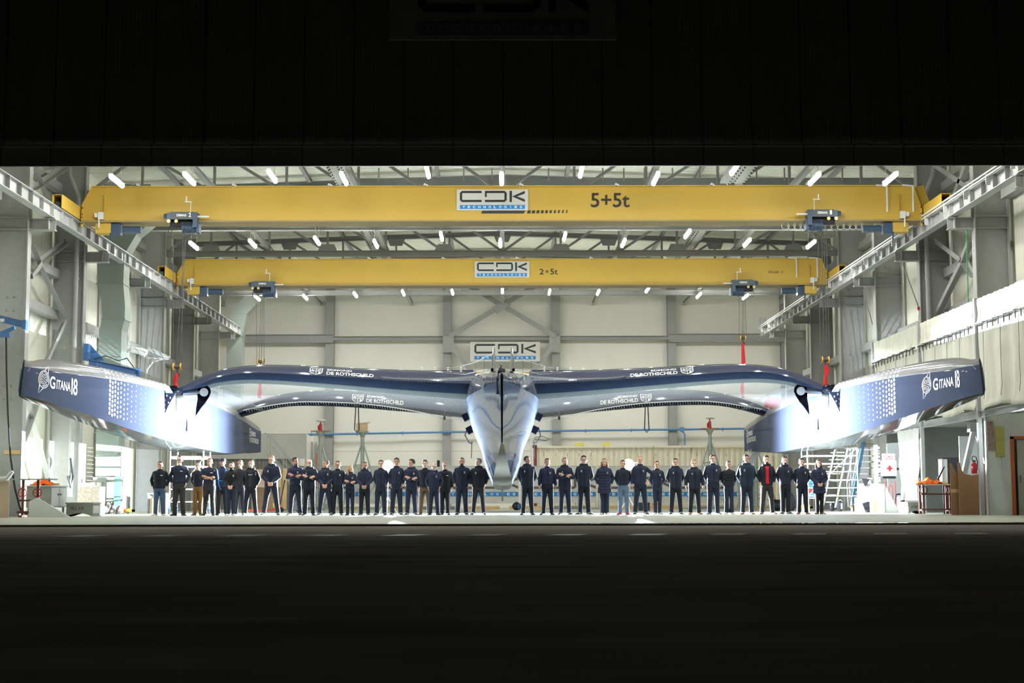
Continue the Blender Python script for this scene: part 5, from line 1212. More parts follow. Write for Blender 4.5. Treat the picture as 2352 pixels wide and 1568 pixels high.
P(413, 1046, 'tall man with glasses in navy sweater and dark work trousers, second from the left', 'pocket', 'buzz', 'brown', 'sweater', 'navy', 'charcoal', 'black', yaw=-.1, build=1.08, extra=('glasses', 'bar'), skin='pale')
P(456, 1060, 'man in dark sweater and ochre trousers, hands behind back', 'behind', 'short', 'brown', 'sweater', 'night', 'ochre', 'brown', dY=.6, build=.94, extra=('glasses', 'moustache'), stance=.10)
P(482, 1051, 'man with bare folded forearms in navy sweater and brown knee-pad trousers', 'crossed_low', 'buzz', 'brown', 'sweater', 'navy', 'charcoal', 'black', build=1.10, extra=('bar', 'bare_arms', 'knee_patch'), skin='tan', yaw=.1)
P(512, 1052, 'man in navy baseball cap with bright blue safety harness', 'down', 'cap_only', 'grey', 'jacket', 'navy2', 'black', 'black', dY=.7, extra=('cap', 'harness'), skin='tan', yaw=.15)
P(532, 1060, 'young bearded man in black fleece and blue trousers, hands clasped in front', 'front', 'short', 'dark', 'jacket', 'black', 'darkjeans', 'white', extra=('beard', 'emblem'), build=.97, stance=.09, dY=-.2)
P(552, 1056, 'man with grey hair and glasses half hidden behind the bearded men', 'behind', 'short', 'grey', 'sweater', 'night', 'night', 'black', dY=.7, extra=('glasses',), skin='tan')
P(577, 1056, 'man with long grey beard, open navy jacket over printed dark tee', 'pocket', 'short', 'grey', 'open', 'night', 'night', 'sneaker', extra=('greybeard', 'tshirt'), stance=.17)
P(624, 1046, 'tall man with glasses in hooded navy parka, hands clasped, standing alone before the plywood box', 'front', 'short', 'light', 'parka', 'navy', 'navy', 'sneaker', extra=('glasses', 'emblem'), stance=.21, build=1.04)
P(679, 1050, 'bearded dark-haired man in navy jacket looking right, arms folded', 'crossed', 'wavy', 'dark', 'bomber', 'navy2', 'navy', 'sneaker', yaw=.7, extra=('beard', 'emblem'), stance=.15, skin='tan')
P(711, 1054, 'balding man with glasses in navy parka looking down right, arms folded', 'crossed', 'fringe', 'brown', 'parka', 'navy', 'night', 'black', yaw=.55, extra=('glasses', 'emblem'), build=1.04, skin='pale')
P(748, 1056, 'man with grey swept hair looking left, hands clasped, legs apart', 'front', 'short', 'grey', 'jacket', 'navy2', 'navy', 'sneaker', yaw=-.9, extra=('hood', 'emblem', 'collar_white'), stance=.18)
P(776, 1058, 'man with round glasses and moustache in navy softshell, hands behind back', 'behind', 'wavy', 'auburn', 'bomber', 'navy', 'night', 'grey', extra=('glasses', 'moustache', 'emblem'))
P(805, 1067, 'short woman with long blond hair looking right, arms folded', 'crossed_low', 'long', 'blond', 'bomber', 'navy2', 'navy', 'black', yaw=.6, female=True, stance=.09, extra=('emblem',))
P(838, 1060, 'man with cropped hair in grey-navy hooded jacket, hands clasped, left of the left flash', 'front', 'buzz', 'dark', 'jacket', 'navy2', 'night', 'grey', extra=('hood', 'goatee'), skin='tan', stance=.12)
P(875, 1056, 'man in navy whose head is hidden by the glare of the left flash', 'behind', 'short', 'dark', 'bomber', 'navy2', 'navy', 'sneaker', build=.92)
P(911, 1051, 'dark-haired man in navy directly right of the left flash, hands in pockets', 'pocket', 'wavy', 'dark', 'bomber', 'navy2', 'navy', 'sneaker', skin='tan', extra=('emblem',), build=.92)
P(945, 1054, 'man with thick dark hair looking down left, arms folded', 'crossed_low', 'wavy', 'dark', 'bomber', 'navy2', 'navy2', 'sneaker', yaw=-.9, extra=('hood', 'emblem'))
P(976, 1056, 'dark-haired man in brown trousers standing half a step behind', 'down', 'curly', 'dark', 'jacket', 'night', 'brown', 'brown', dY=.6, stance=.14)
P(997, 1063, 'short bald man with glasses in navy jacket, hands in pockets', 'pocket', 'bald', 'grey', 'jacket', 'navy2', 'darkjeans', 'black', extra=('glasses', 'hood', 'emblem', 'collar_white'), skin='pale', build=1.02)
P(1022, 1060, 'man with short fair hair in black fleece, behind the bald man on his right', 'down', 'short', 'light', 'jacket', 'black', 'black', 'black', dY=.55, extra=('glasses', 'bar'), yaw=-.25, build=1.03, stance=.10)
P(1061, 1050, 'tall shaven-headed man in navy jacket and blue jeans, hands in pockets', 'pocket', 'buzz', 'dark', 'jacket', 'navy', 'darkjeans', 'sneaker', skin='tan', extra=('emblem', 'goatee'), build=1.06)
P(1099, 1052, 'man with tousled grey hair looking left, nearest the hull on its left', 'pocket', 'wavy', 'grey', 'parka', 'night', 'charcoal', 'sneaker', yaw=-.7, extra=('emblem',), build=1.06, stance=.16)
P(1211, 1047, 'tall dark-haired man looking right, nearest the hull on its right', 'behind', 'short', 'dark', 'parka', 'navy', 'night', 'black', yaw=.75, extra=('emblem',), build=1.06, skin='tan')
P(1257, 1052, 'man in navy bomber jacket with arms straight down at his sides', 'down', 'short', 'brown', 'bomber', 'navy2', 'night', 'black', extra=('emblem',), build=1.06, skin='tan')
P(1297, 1050, 'bald man with full beard in parka, arms folded', 'crossed', 'buzz', 'auburn', 'parka', 'navy', 'navy', 'sneaker', yaw=.2, extra=('beard', 'emblem'), build=1.06)
P(1341, 1046, 'man with dark curls and glasses in parka, hands behind back', 'behind', 'curly', 'dark', 'parka', 'navy', 'night', 'sneaker', extra=('emblem', 'glasses'), feet=.8)
P(1388, 1052, 'woman with long fair hair in quilted knee-length navy coat, hands in pockets', 'pocket', 'long', 'light', 'coat', 'navy2', 'darkjeans', 'white', female=True, extra=('emblem', 'flared'), stance=.07, build=1.08)
P(1431, 1056, 'person in faded pale jeans and red shoes beside the right flash', 'behind', 'short', 'dark', 'bomber', 'navy', 'jeans2', 'red', stance=.12)
P(1470, 1046, 'tall blond man right of the right flash, one hand on his hip', 'down', 'wavy', 'blond', 'jacket', 'navy2', 'navy', 'sneaker', arms2='hip', extra=('emblem',), stance=.16, build=1.04)
P(1509, 1058, 'woman with tied dark hair, navy softshell and pale sneakers', 'behind', 'tied', 'dark', 'bomber', 'navy2', 'darkjeans', 'white', female=True, stance=.075, extra=('emblem',))
P(1551, 1052, 'short-haired man in hooded parka and white-trimmed sneakers, hands behind back', 'behind', 'short', 'black', 'parka', 'navy', 'night', 'sneaker', extra=('emblem',), stance=.15)
P(1594, 1055, 'smiling fair-haired man in long parka with fists hanging at his sides', 'fist', 'wavy', 'light', 'parka', 'navy', 'night', 'tan', extra=('emblem',), build=1.06, stance=.14, skin='pale')
P(1637, 1044, 'tall man in navy bomber jacket standing in front of the tripod jack on the right', 'behind', 'short', 'dark', 'bomber', 'navy2', 'navy', 'blue', extra=('emblem',), build=1.05, stance=.12, yaw=.15)
P(1673, 1058, 'woman in quilted navy pullover and turned-up jeans', 'behind', 'tied', 'black', 'puffer', 'night', 'darkjeans', 'white', female=True, skin='tan', extra=('flared',), stance=.09)
P(1714, 1044, 'tall smiling dark-haired man in parka and tan boots', 'behind', 'wavy', 'black', 'parka', 'teal', 'navy', 'tan', extra=('emblem',), build=1.08, skin='tan', stance=.13)
P(1760, 1046, 'curly-haired man in open jacket over a bright red polo shirt', 'pocket', 'curly', 'dark', 'open', 'night', 'charcoal', 'brown', extra=('polo', 'goatee'), stance=.16)
P(1802, 1048, 'bearded man in open hooded jacket over dark buttoned shirt', 'behind', 'wavy', 'dark', 'open', 'navy', 'night', 'sneaker', extra=('beard', 'shirt', 'emblem'), stance=.09, feet=.7)
P(1841, 1052, 'slim man with dark fringe and moustache in navy softshell, second from the right end', 'behind', 'wavy', 'black', 'bomber', 'navy', 'night', 'brown', extra=('moustache', 'emblem'), stance=.12, skin='tan')
P(1880, 1055, 'woman with long brown hair in long navy coat and ankle boots, last on the right', 'front2', 'long', 'auburn', 'coat', 'navy2', 'black', 'boot', female=True, extra=('emblem',), stance=.075, build=1.05)
dg = bpy.context.evaluated_depsgraph_get()
_new = [(o, bpy.data.meshes.new_from_object(o.evaluated_get(dg)), post) for o, post in pending]
for o, me, post in _new:
    old = o.data; mats_ = [mm for mm in old.materials]; o.modifiers.clear(); o.data = me; me.name = o.name.split('.')[0]
    me.materials.clear()
    for mm in mats_: me.materials.append(mm)
    for p in me.polygons: p.material_index = 0
    me.polygons.foreach_set('use_smooth', [True]*len(me.polygons))
    bpy.data.meshes.remove(old)
    if post: post(o)
# ================================================================= things along the left wall
def boxt(name, label, cat, mt, c, d, rz=None, group=None, part='body'):
    m = MB(); m.box(c, d, rz); o = m.build(name, mt); return tag(o, label, cat, group)
# plywood sheet and pale shell at the very left
m = MB(); m.prism([(0, 0), (.42, 0), (.42, 1.0), (.36, 1.12), (.16, 1.16), (0, 1.12)], (-13.93, 42.0, 0), (1, 0, 0), (0, 0, 1), .03)
tag(m.build('plywood_sheet', mat('plywood_pink', srgb(208, 184, 162), .7, var=.06, stretch=(1, 1, .2))), 'pale plywood sheet standing at the left picture edge', 'board')
m = MB(); m.tube([(-13.85, 41.9, 1.10), (-13.7, 41.9, 1.04), (-13.55, 41.9, 1.08), (-13.46, 41.9, 1.20), (-13.40, 41.9, 1.26)], [.05, .06, .06, .06, .04], 8); tag(m.build('foam_offcut', 'white_plastic', smooth=R(60)), 'curved white foam piece on top of the pale plywood sheet', 'foam')
t = thing('tool_harness', 'black tool harness with yellow cord hanging at the left picture edge', 'harness', (-13.9, 41.6, 1.2))
m = MB(); m.sphere((-13.93, 41.6, 1.15), (.14, .10, .30), 12, 10); m.sphere((-13.95, 41.6, 1.75), (.10, .08, .22), 12, 8); m.sphere((-13.94, 41.6, 2.12), (.09, .09, .12), 12, 8); m.build('bag', 'bag_black', t, smooth=R(60))
m = MB(); m.tube([(-13.9, 41.48, 1.42), (-13.80, 41.48, 1.3), (-13.78, 41.48, 1.0), (-13.86, 41.48, .84), (-13.95, 41.48, .80)], .015, 6); m.tube([(-13.84, 41.47, 1.4), (-13.76, 41.47, 1.2), (-13.74, 41.47, .95)], .012, 6); m.build('cord', 'strap_yellow', t)
m = MB(); m.tube([(-13.86, 41.5, 2.0), (-13.90, 41.5, 1.7), (-13.84, 41.5, 1.5)], .03, 6); m.build('buckle_strap', 'chrome', t)
a = at(10, 1038, 45.84); b = at(48, 1038, 45.84); m = MB(); m.bar(a, b, .06, .12); tag(m.build('timber_rail', 'timber'), 'short wooden batten fixed across the nearest left column', 'batten')
m = MB(); m.tube([at(14, 758, 44.8), at(15, 850, 44.8), at(18, 950, 44.8), at(24, 1050, 44.8), at(34, 1120, 44.8), at(44, 1160, 44.8), at(52, 1184, 44.8)], .028, 8); tag(m.build('hanging_cable', 'rubber', smooth=R(60)), 'thick black cable hanging down from the near blue jib to the floor', 'cable')
def jib(pts, lab, plate=None, text=None, Y=43, Y2=None):
    Y2 = Y2 or Y; t = thing('jib_crane', lab, 'jib crane', at(*pts[0], Y))
    A, B = at(*pts[0], Y), at(*pts[1], Y2); m = MB(); m.ibeam(A, B, .16, .20, .015); m.build('arm', 'jib_blue', t)
    m = MB(); m.box(B, (.10, .24, .28)); m.build('end_plate', 'jib_blue', t)
    if plate:
        m = MB(); p0, p1 = at(*plate[0], Y), at(*plate[1], Y); m.box((p0+p1)/2, (.16, .34, abs(p0.z-p1.z))); m.build('mounting_plate', 'jib_blue', t)
        m = MB(); m.prism([(.05, 0), (.05, .55), (.55, 0)], (A.x, Y, A.z+.05), (1, 0, 0), (0, 0, 1), .04); m.build('gusset', 'jib_blue', t)
    return t, A, B
t, A, B = jib(((-30, 724), (58, 746)), 'blue jib crane arm with white lettering entering at the left edge', Y=44.6)
m = MB(); m.bar(at(-20, 776, 44.6), at(34, 752, 44.6), .10); m.box(at(10, 768, 44.6), (.35, .2, .16)); m.build('brace', 'jib_blue', t)
m = MB(); fn = lambda u, v: Vector((at(u, v, 44.46).x, 44.46, at(u, v, 44.46).z)); put_text(m, 'man', fn, -3, 10, 739, 731.5, .03); m.build('lettering', 'white_letter', t, recalc=False)
t, A, B = jib(((204, 832), (318, 856)), 'blue jib crane on the second left column, above the float', plate=((200, 790), (200, 828)), Y=52.0, Y2=54.0)
m = MB(); m.tube([A+Vector((.2, -.1, .1)), A+Vector((.6, -.1, .22)), A+Vector((1.0, 0, .05)), A+Vector((1.3, 0, .14)), B+Vector((-.1, 0, .1))], .018, 6); m.build('power_cable', 'rubber', t, smooth=R(60))
m = MB(); m.tube([(A.x+.32, 51.9, A.z-.05), (A.x+.31, 51.9, A.z-.6)], .015, 6); m.build('control_cord', 'pipe_blue', t)
t = thing('extraction_arm', 'pale grey exhaust arm bracket on the third left column', 'extraction arm', at(320, 810, 57))
m = MB(); m.bar((-14.45, 58.2, at(302, 802, 57).z), at(302, 802, 57), .08); m.tube([at(302, 802, 57), at(322, 806, 57), at(336, 812, 57)], [.12, .14, .16], 12); m.build('motor', 'white_plastic', t, smooth=R(50))
m = MB(); m.bar(at(340, 800, 57), at(388, 822, 57), .08, .14); m.bar(at(336, 822, 57), at(388, 824, 57), .06); m.tube([at(376, 824, 57), at(352, 830, 57), at(338, 848, 57), at(334, 868, 57)], .03, 8); m.build('arm', 'steel_light', t)
def trestle(x, y, lab, name='steel_trestle', h=1.05, mt='rust', hand='red_paint', top=True, w=.42):
    t = thing(name, lab, 'trestle', (x, y, 0))
    for dx in (-w/2, w/2):
        m = MB(); m.box((x+dx, y, h/2), (.07, .07, h)); m.build('post', mt, t)
        m = MB(); n = 16; m.tube([(x+dx+.01, y-.07+.0, h*.66)]+[(x+dx+.01, y-.08, h*.66)], .03, 8)
        m.tube([(x+dx+.12*math.cos(a), y-.09, h*.66+.12*math.sin(a)) for a in [2*PI*q/n for q in range(n+1)]], .014, 6); m.bar((x+dx-.12, y-.09, h*.66), (x+dx+.12, y-.09, h*.66), .016); m.build('hand_wheel', hand, t)
    m = MB(); m.box((x, y, .14), (w+.3, .10, .07)); m.box((x, y, h*.45), (w+.3, .08, .05)); m.box((x-w/2, y, .03), (.08, .6, .06)); m.box((x+w/2, y, .03), (.08, .6, .06)); m.build('cross_bar', mt, t)
    if top: m = MB(); m.box((x+.1, y, h+.02), (w+.75, .5, .035)); m.build('table_top', 'steel_grey', t)
    return t
trestle(-13.42, 43.6, 'rusty steel screw trestle with red hand wheels beside the first left column')
m = MB(); m.prism([(0, 0), (1.15, 0), (.22, .55), (0, .45)], (-13.35, 43.3, .0), (1, 0, 0), (0, 0, 1), .12); tag(m.build('wedge_panel', 'white_plastic'), 'white triangular panel lying against the grey cabinet', 'panel')
def cabinet(name, lab, x0, x1, y0, y1, z0, z1, m_body, m_side, side_x, extra=None, cat='cabinet'):
    t = thing(name, lab, cat, ((x0+x1)/2, (y0+y1)/2, 0))
    m = MB(); m.box(((x0+x1)/2, (y0+y1)/2, (z0+z1)/2), (x1-x0, y1-y0, z1-z0)); m.build('body', m_body, t)
    if z0 > .1:
        for sx in (x0+.06, x1-.06):
            for sy in (y0+.06, y1-.06): m = MB(); m.box((sx, sy, z0/2), (.06, .06, z0)); m.build('leg', 'steel_grey', t)
    s = 1 if side_x > (x0+x1)/2 else -1; m = MB(); w2 = (y1-y0)/2
    for q in (0, 1): m.box((side_x+s*.012, y0+w2*(q+.5), (z0+z1)/2), (.02, w2-.06, z1-z0-.06))
    for q in (0, 1): m.box((side_x+s*.03, y0+w2*(1+(q-.5)*.3), z0+(z1-z0)*.62), (.02, .12, .05), mi=1)
    m.build('door', [m_side, 'black_letter'], t)
    m = MB(); m.box(((x0+x1)/2, (y0+y1)/2, z1+.015), (x1-x0+.10, y1-y0+.10, .03)); m.build('worktop', 'white_board', t)
    return t
cabinet('tool_cabinet', 'grey tool cabinet on legs with white doors and orange cloth on top, left wall', -13.85, -13.15, 44.6, 46.2, .27, .88, 'cabinet_grey', 'white_board', -13.15)
def cloth(x, y, z, sx, sy, lab, seed=1):
    m = MB(); m.grid(22, 16, lambda u, v: Vector((x+sx*(u-.5)*(1+.15*noise.noise(Vector((v*3, seed, 0)))), y+sy*(v-.5), z+.006+max(0, (.10*math.sin(PI*u)*math.sin(PI*v)+.08*noise.noise(Vector((u*5, v*5, seed)))))*(1+.8*u)))); 
    o = m.build('orange_cloth', 'orange_cloth', smooth=R(80), recalc=False); md = o.modifiers.new('thick', 'SOLIDIFY'); md.thickness = .008; tag(o, lab, 'cloth')
cloth(-13.50, 44.9, .915, .62, .5, 'crumpled orange cloth on the grey tool cabinet, left wall', 2)
m = MB(); m.lathe((-13.32, 45.0, .915), [(.035, 0), (.036, .12), (.014, .17), (.013, .21), (.016, .22)], 12); tag(m.build('bottle', 'bag_black', smooth=R(50)), 'dark bottle standing on the tool cabinet behind the orange cloth', 'bottle')
boxt('small_box', 'small beige box on the right end of the tool cabinet', 'box', 'timber', (-13.26, 45.4, .95), (.2, .2, .06))
def mould(x0, x1, y0, y1, z1, txt, lab, side_x):
    t = thing('metal_case', lab, 'case', ((x0+x1)/2, y0, 0)); m = MB(); n = 14; W = x1-x0
    poly = [(x0, z1), (x1, z1), (x1+.02, z1-.09), (x1, z1-.09), (x1, .03), (x1+.06, 0)]+[(x1-W*(i+1)/(n+1), .10*math.sin(PI*(i+1)/(n+1))) for i in range(n)]+[(x0-.06, 0), (x0, .03), (x0, z1-.09), (x0-.02, z1-.09)]
    m.prism(poly, (0, (y0+y1)/2, 0), (1, 0, 0), (0, 0, 1), y1-y0); m.build('shell', 'cabinet_grey', t)
    m = MB(); m.box(((x0+x1)/2, (y0+y1)/2, z1+.02), (W+.06, y1-y0+.06, .05)); m.build('lid', 'cabinet_grey', t)
    s = 1 if side_x > (x0+x1)/2 else -1
    m = MB(); m.box((side_x+s*.012, (y0+y1)/2, z1*.55), (.02, (y1-y0)*.92, z1*.6)); m.build('end_panel', 'white_board', t)
    m = MB(); u0, u1 = x0+W*.18, x0+W*.68      # the writing is upside down: turned by half a turn
    put_text(m, txt, lambda u, v: Vector((u, y0-.006, v)), u1, u0, z1*.80, z1*.52, .0); m.build('lettering', 'black_letter', t, recalc=False)
mould(-12.88, -12.12, 45.3, 46.2, .37, 'AV TRI', 'grey case with upside-down letters AV TRI on the floor, left side', -12.12)
boxt('osb_crate', 'chipboard crate between the grey case and the metal air duct', 'crate', 'osb', (-13.55, 50.5, .46), (.72, .7, .92))
boxt('crate_lid_box', 'small white box on top of the chipboard crate', 'box', 'white_board', (-13.72, 50.6, .995), (.34, .4, .13))
t = thing('air_unit', 'grey air handling cabinet under the metal duct on the left', 'cabinet', (-14.2, 55.3, 0)); m = MB(); m.box((-14.2, 55.35, .66), (1.0, .9, 1.30)); m.build('body', 'cabinet_grey', t); m = MB(); m.box((-14.2, 54.88, .66), (.03, .03, 1.2)); m.box((-14.45, 54.88, 1.05), (.16, .02, .14), mi=1); m.build('door_joint', ['steel_dark', 'white_board'], t)
for i in range(9):
    m = MB(); x = -14.3+.085*i; m.bar((x, 54.4, .01), (x+.06+.03*math.sin(i*2), 54.7, .42), .05+.02*(i % 3), .03); tag(m.build('metal_offcut', ['steel_dark', 'rust', 'steel_grey'][i % 3]), f'thin metal strip leaning under the left air duct, {ORD[i].replace("nearest", "first")} from the left', 'metal strip', 'leaning metal strips')
boxt('glass_panel', 'teal green glass panel leaning beside the left air unit', 'glass panel', mat('teal_glass', srgb(96, 150, 140), .2, coat=.5), (-13.72, 54.6, .66), (.24, .03, 1.3), None)
t = thing('roller_shutter', 'white slatted shutter door on the left wall behind the buoy', 'shutter', (-14.1, 57.2, 0)); m = MB()
for i in range(22): m.box((-14.12, 57.1, .12+.135*i), (.05, 1.25, .125))
m.build('slats', 'white_board', t); m = MB(); m.box((-14.1, 56.42, 1.55), (.10, .10, 3.1)); m.box((-14.1, 57.78, 1.55), (.10, .10, 3.1)); m.build('guide_post', 'steel_grey', t)
t = thing('buoy', 'bright orange buoy with green rope on the floor by the shutter', 'buoy', (-13.35, 54.6, 0)); m = MB(); m.sphere((-13.35, 54.6, .10), (.15, .12, .10), 16, 10); m.build('float_body', 'orange_cloth', t, smooth=R(80))
m = MB(); m.tube([(-13.5+.05*i, 54.4+.04*math.sin(i*2), .02+.01*(i % 2)) for i in range(9)], .015, 6); m.build('rope', mat('rope_green', srgb(50, 110, 80), .8), t)
t = thing('workbench', 'dark workbench against the third left column', 'bench', (-12.6, 56.4, 0)); m = MB(); m.box((-12.65, 56.4, .72), (.75, .6, .05)); m.build('bench_top', 'steel_dark', t)
for dx in (-.33, .33): m = MB(); m.box((-12.65+dx, 56.4, .35), (.05, .5, .7)); m.build('leg', 'steel_grey', t)
m = MB(); m.lathe((-12.72, 56.0, 0), [(.15, 0), (.15, .55), (.13, .56), (.13, .50)], 20); tag(m.build('cardboard_drum', mat('cardboard', srgb(176, 148, 112), .8, var=.08), smooth=R(40)), 'brown cardboard drum in front of the dark workbench', 'drum')
m = MB(); m.tube([(-13.0+.11*math.cos(a), 51.9, 1.9+.22*math.sin(a)) for a in [PI*q/12 for q in range(25)]], .03, 6)
m2 = MB()
for r_ in (.10, .13, .16): m2.tube([(-14.22+.03*r_, 51.86-.01*r_*10+r_*.5*math.cos(a), 1.75+r_*1.7*math.sin(a)) for a in [2*PI*q/20 for q in range(21)]], .014, 6)
tag(m2.build('hose_coil', 'white_plastic'), 'coiled pale hose hanging on the second left column', 'hose')
m = MB(); m.tube([(-14.6, 51.70, 1.9), (-14.50, 51.68, 1.3), (-14.57, 51.68, .9), (-14.68, 51.68, 1.3)], .04, 8); tag(m.build('hose_loop', 'rubber', smooth=R(60)), 'black hose loop on the grey rain pipe, left wall', 'hose')
# rolling scaffold behind the people on the left
def scaffold(x0, x1, y0, y1, zs, h, lab, mt, wheel, boards=()):
    t = thing('rolling_scaffold', lab, 'scaffold', ((x0+x1)/2, y0, 0))
    for x in (x0, x1):
        for y in (y0, y1): m = MB(); m.tube([(x, y, .16), (x, y, h)], .026, 8); m.build('upright', mt, t)
    for z in zs:
        for y in (y0, y1): m = MB(); m.tube([(x0, y, z), (x1, y, z)], .020, 6); m.build('rail', mt, t)
        for x in (x0, x1): m = MB(); m.tube([(x, y0, z), (x, y1, z)], .020, 6); m.build('rail', mt, t)
    m = MB(); m.tube([(x0, y0, zs[0]), (x1, y0, zs[-1])], .016, 6); m.build('diagonal_tube', mt, t)
    for x in (x0, x1):
        for y in (y0, y1): 
            m = MB(); m.tube([(x-.02, y, .09), (x+.02, y, .09)], .088, 16); m.build('castor', 'rubber' if wheel != 'hook_yellow' else 'timber', t); m = MB(); m.box((x, y, .19), (.07, .07, .10)); m.build('castor_fork', wheel, t)
    for z in boards: m = MB(); m.box(((x0+x1)/2, (y0+y1)/2, z), (x1-x0, y1-y0, .05)); m.build('platform', 'steel_grey', t)
    return t
scaffold(-11.35, -10.22, 52.2, 53.4, (.42, .85, 1.3, 1.62, 1.9), 2.15, 'aluminium rolling scaffold behind the tall man in glasses, left', 'steel_light', 'jib_blue', (1.95,))
# booth with tarpaulin, stairs, shelf, trucks
t = thing('tarpaulin_booth', 'booth with white tarpaulin upper wall and grey strip curtain, back left', 'booth', (-11.8, 74, 0))
def ripples(m, x0, x1, y, z0, z1, amp, k, seed=0, nu=60, nv=10): m.grid(nu, nv, lambda u, v: Vector((x0+(x1-x0)*u, y+amp*math.sin(u*k+seed)+amp*.5*noise.noise(Vector((u*9, v*3, seed))), z0+(z1-z0)*v)))
m = MB(); ripples(m, -14.3, -9.42, 73.0, 2.45, 3.62, .015, 17); m.grid(10, 8, lambda u, v: Vector((-9.42, 73.0+3*u, 2.45+1.17*v+.02*math.sin(u*9)))); m.grid(4, 4, lambda u, v: Vector((-14.3+4.88*u, 73+3*v, 3.64))); m.build('tarpaulin', 'tarpaulin', t, recalc=False, smooth=R(60))
m = MB(); ripples(m, -14.3, -9.75, 73.2, .05, 2.45, .04, 150, nu=220, nv=2); m.build('strip_curtain', 'curtain_grey', t, recalc=False, smooth=R(60))
for x in (-11.9, -9.42): m = MB(); m.box((x, 73.05, 1.8), (.08, .08, 3.6)); m.build('frame_post', 'white_board', t)
m = MB(); ripples(m, -9.35, -8.9, 74.2, .1, 3.3, .06, 14, nu=30); m.build('side_sheet', 'tarpaulin', t, recalc=False, smooth=R(60)); m = MB(); m.box((-9.0, 74.1, 2.1), (.05, .02, 1.7)); m.build('orange_strip', 'orange_paint', t)
def stairs(A, B, wd, n, lab, mt='steel_light', tread='steel_grey', rail=.9, name='metal_stairs', blue=False):
    t = thing(name, lab, 'stairs', (A[0], A[1], 0)); A = Vector(A); B = Vector(B)
    for dy in (0, wd):
        o = Vector((0, dy, 0)); m = MB(); m.bar(A+o, B+o, .05, .18); m.build('stringer', mt, t)
        m = MB(); m.tube([A+o+Vector((0, 0, rail)), B+o+Vector((0, 0, rail))], .022, 6); m.tube([A+o+Vector((0, 0, rail*.55)), B+o+Vector((0, 0, rail*.55))], .016, 6)
        for q in (0, .33, .66, 1): p = A+(B-A)*q+o; m.tube([p, p+Vector((0, 0, rail))], .018, 6)
        m.build('handrail', mt, t)
    for i in range(n): p = A+(B-A)*((i+.5)/n)+Vector((0, wd/2, .02)); m = MB(); m.box(p, (.24, wd, .035)); m.build('tread', tread, t)
stairs((-8.55, 69.5, .05), (-10.7, 69.5, 2.55), .8, 10, 'steel stairs going up left beside the tarpaulin booth')
t = thing('plywood_box', 'open plywood shelf box behind the tall man in parka, left', 'shelf box', (-9.5, 62, 0))
m = MB(); x0, x1 = -10.15, -8.95
m.box((x0+.02, 62.2, .9), (.04, .6, 1.66)); m.box((x1-.02, 62.2, .9), (.04, .6, 1.66)); m.box(((x0+x1)/2, 62.49, .9), (x1-x0, .03, 1.66)); m.box(((x0+x1)/2, 62.2, .09), (x1-x0, .6, .04)); m.build('carcass', 'plywood', t)
m = MB(); m.box(((x0+x1)/2, 61.88, 1.35), (x1-x0, .03, .72)); m.build('front_panel', 'plywood', t); m = MB(); m.box((x1+.12, 62.0, .9), (.16, .1, 1.7)); m.build('timber_upright', 'timber', t)
def pallet_truck(x, y, lab, mt, L=1.15, label_y=True, s=-1):
    t = thing('pallet_truck', lab, 'pallet truck', (x, y, 0))
    for dy in (0, .4): m = MB(); m.box((x+s*L/2, y+dy, .09), (L, .15, .05)); m.build('fork', mt, t)
    m = MB(); m.box((x+.08, y+.2, .22), (.24, .5, .28)); m.box((x+.05, y+.2, .38), (.14, .3, .12)); m.build('pump_housing', mt, t)
    m = MB(); m.tube([(x+.22, y-.03, .10), (x+.22, y+.05, .10)], .10, 16); m.tube([(x+.22, y+.35, .10), (x+.22, y+.43, .10)], .10, 16); m.build('wheel', 'rubber', t)
    m = MB(); m.tube([(x+.2, y+.2, .3), (x+.36, y+.2, 1.15)], .02, 8); m.tube([(x+.36, y+.05, 1.2), (x+.38, y+.2, 1.26), (x+.36, y+.35, 1.2), (x+.35, y+.2, 1.12), (x+.36, y+.05, 1.2)], .014, 6); m.build('handle', 'rubber', t)
    if label_y: m = MB(); m.box((x+.02, y-.055, .27), (.10, .01, .16)); m.build('sticker', 'strap_yellow', t)
pallet_truck(-8.85, 59.3, 'red and orange pallet truck under the plywood box', 'orange_paint')
pallet_truck(-8.35, 61.0, 'dark pallet truck behind the bearded man with folded arms', 'steel_dark', label_y=False)
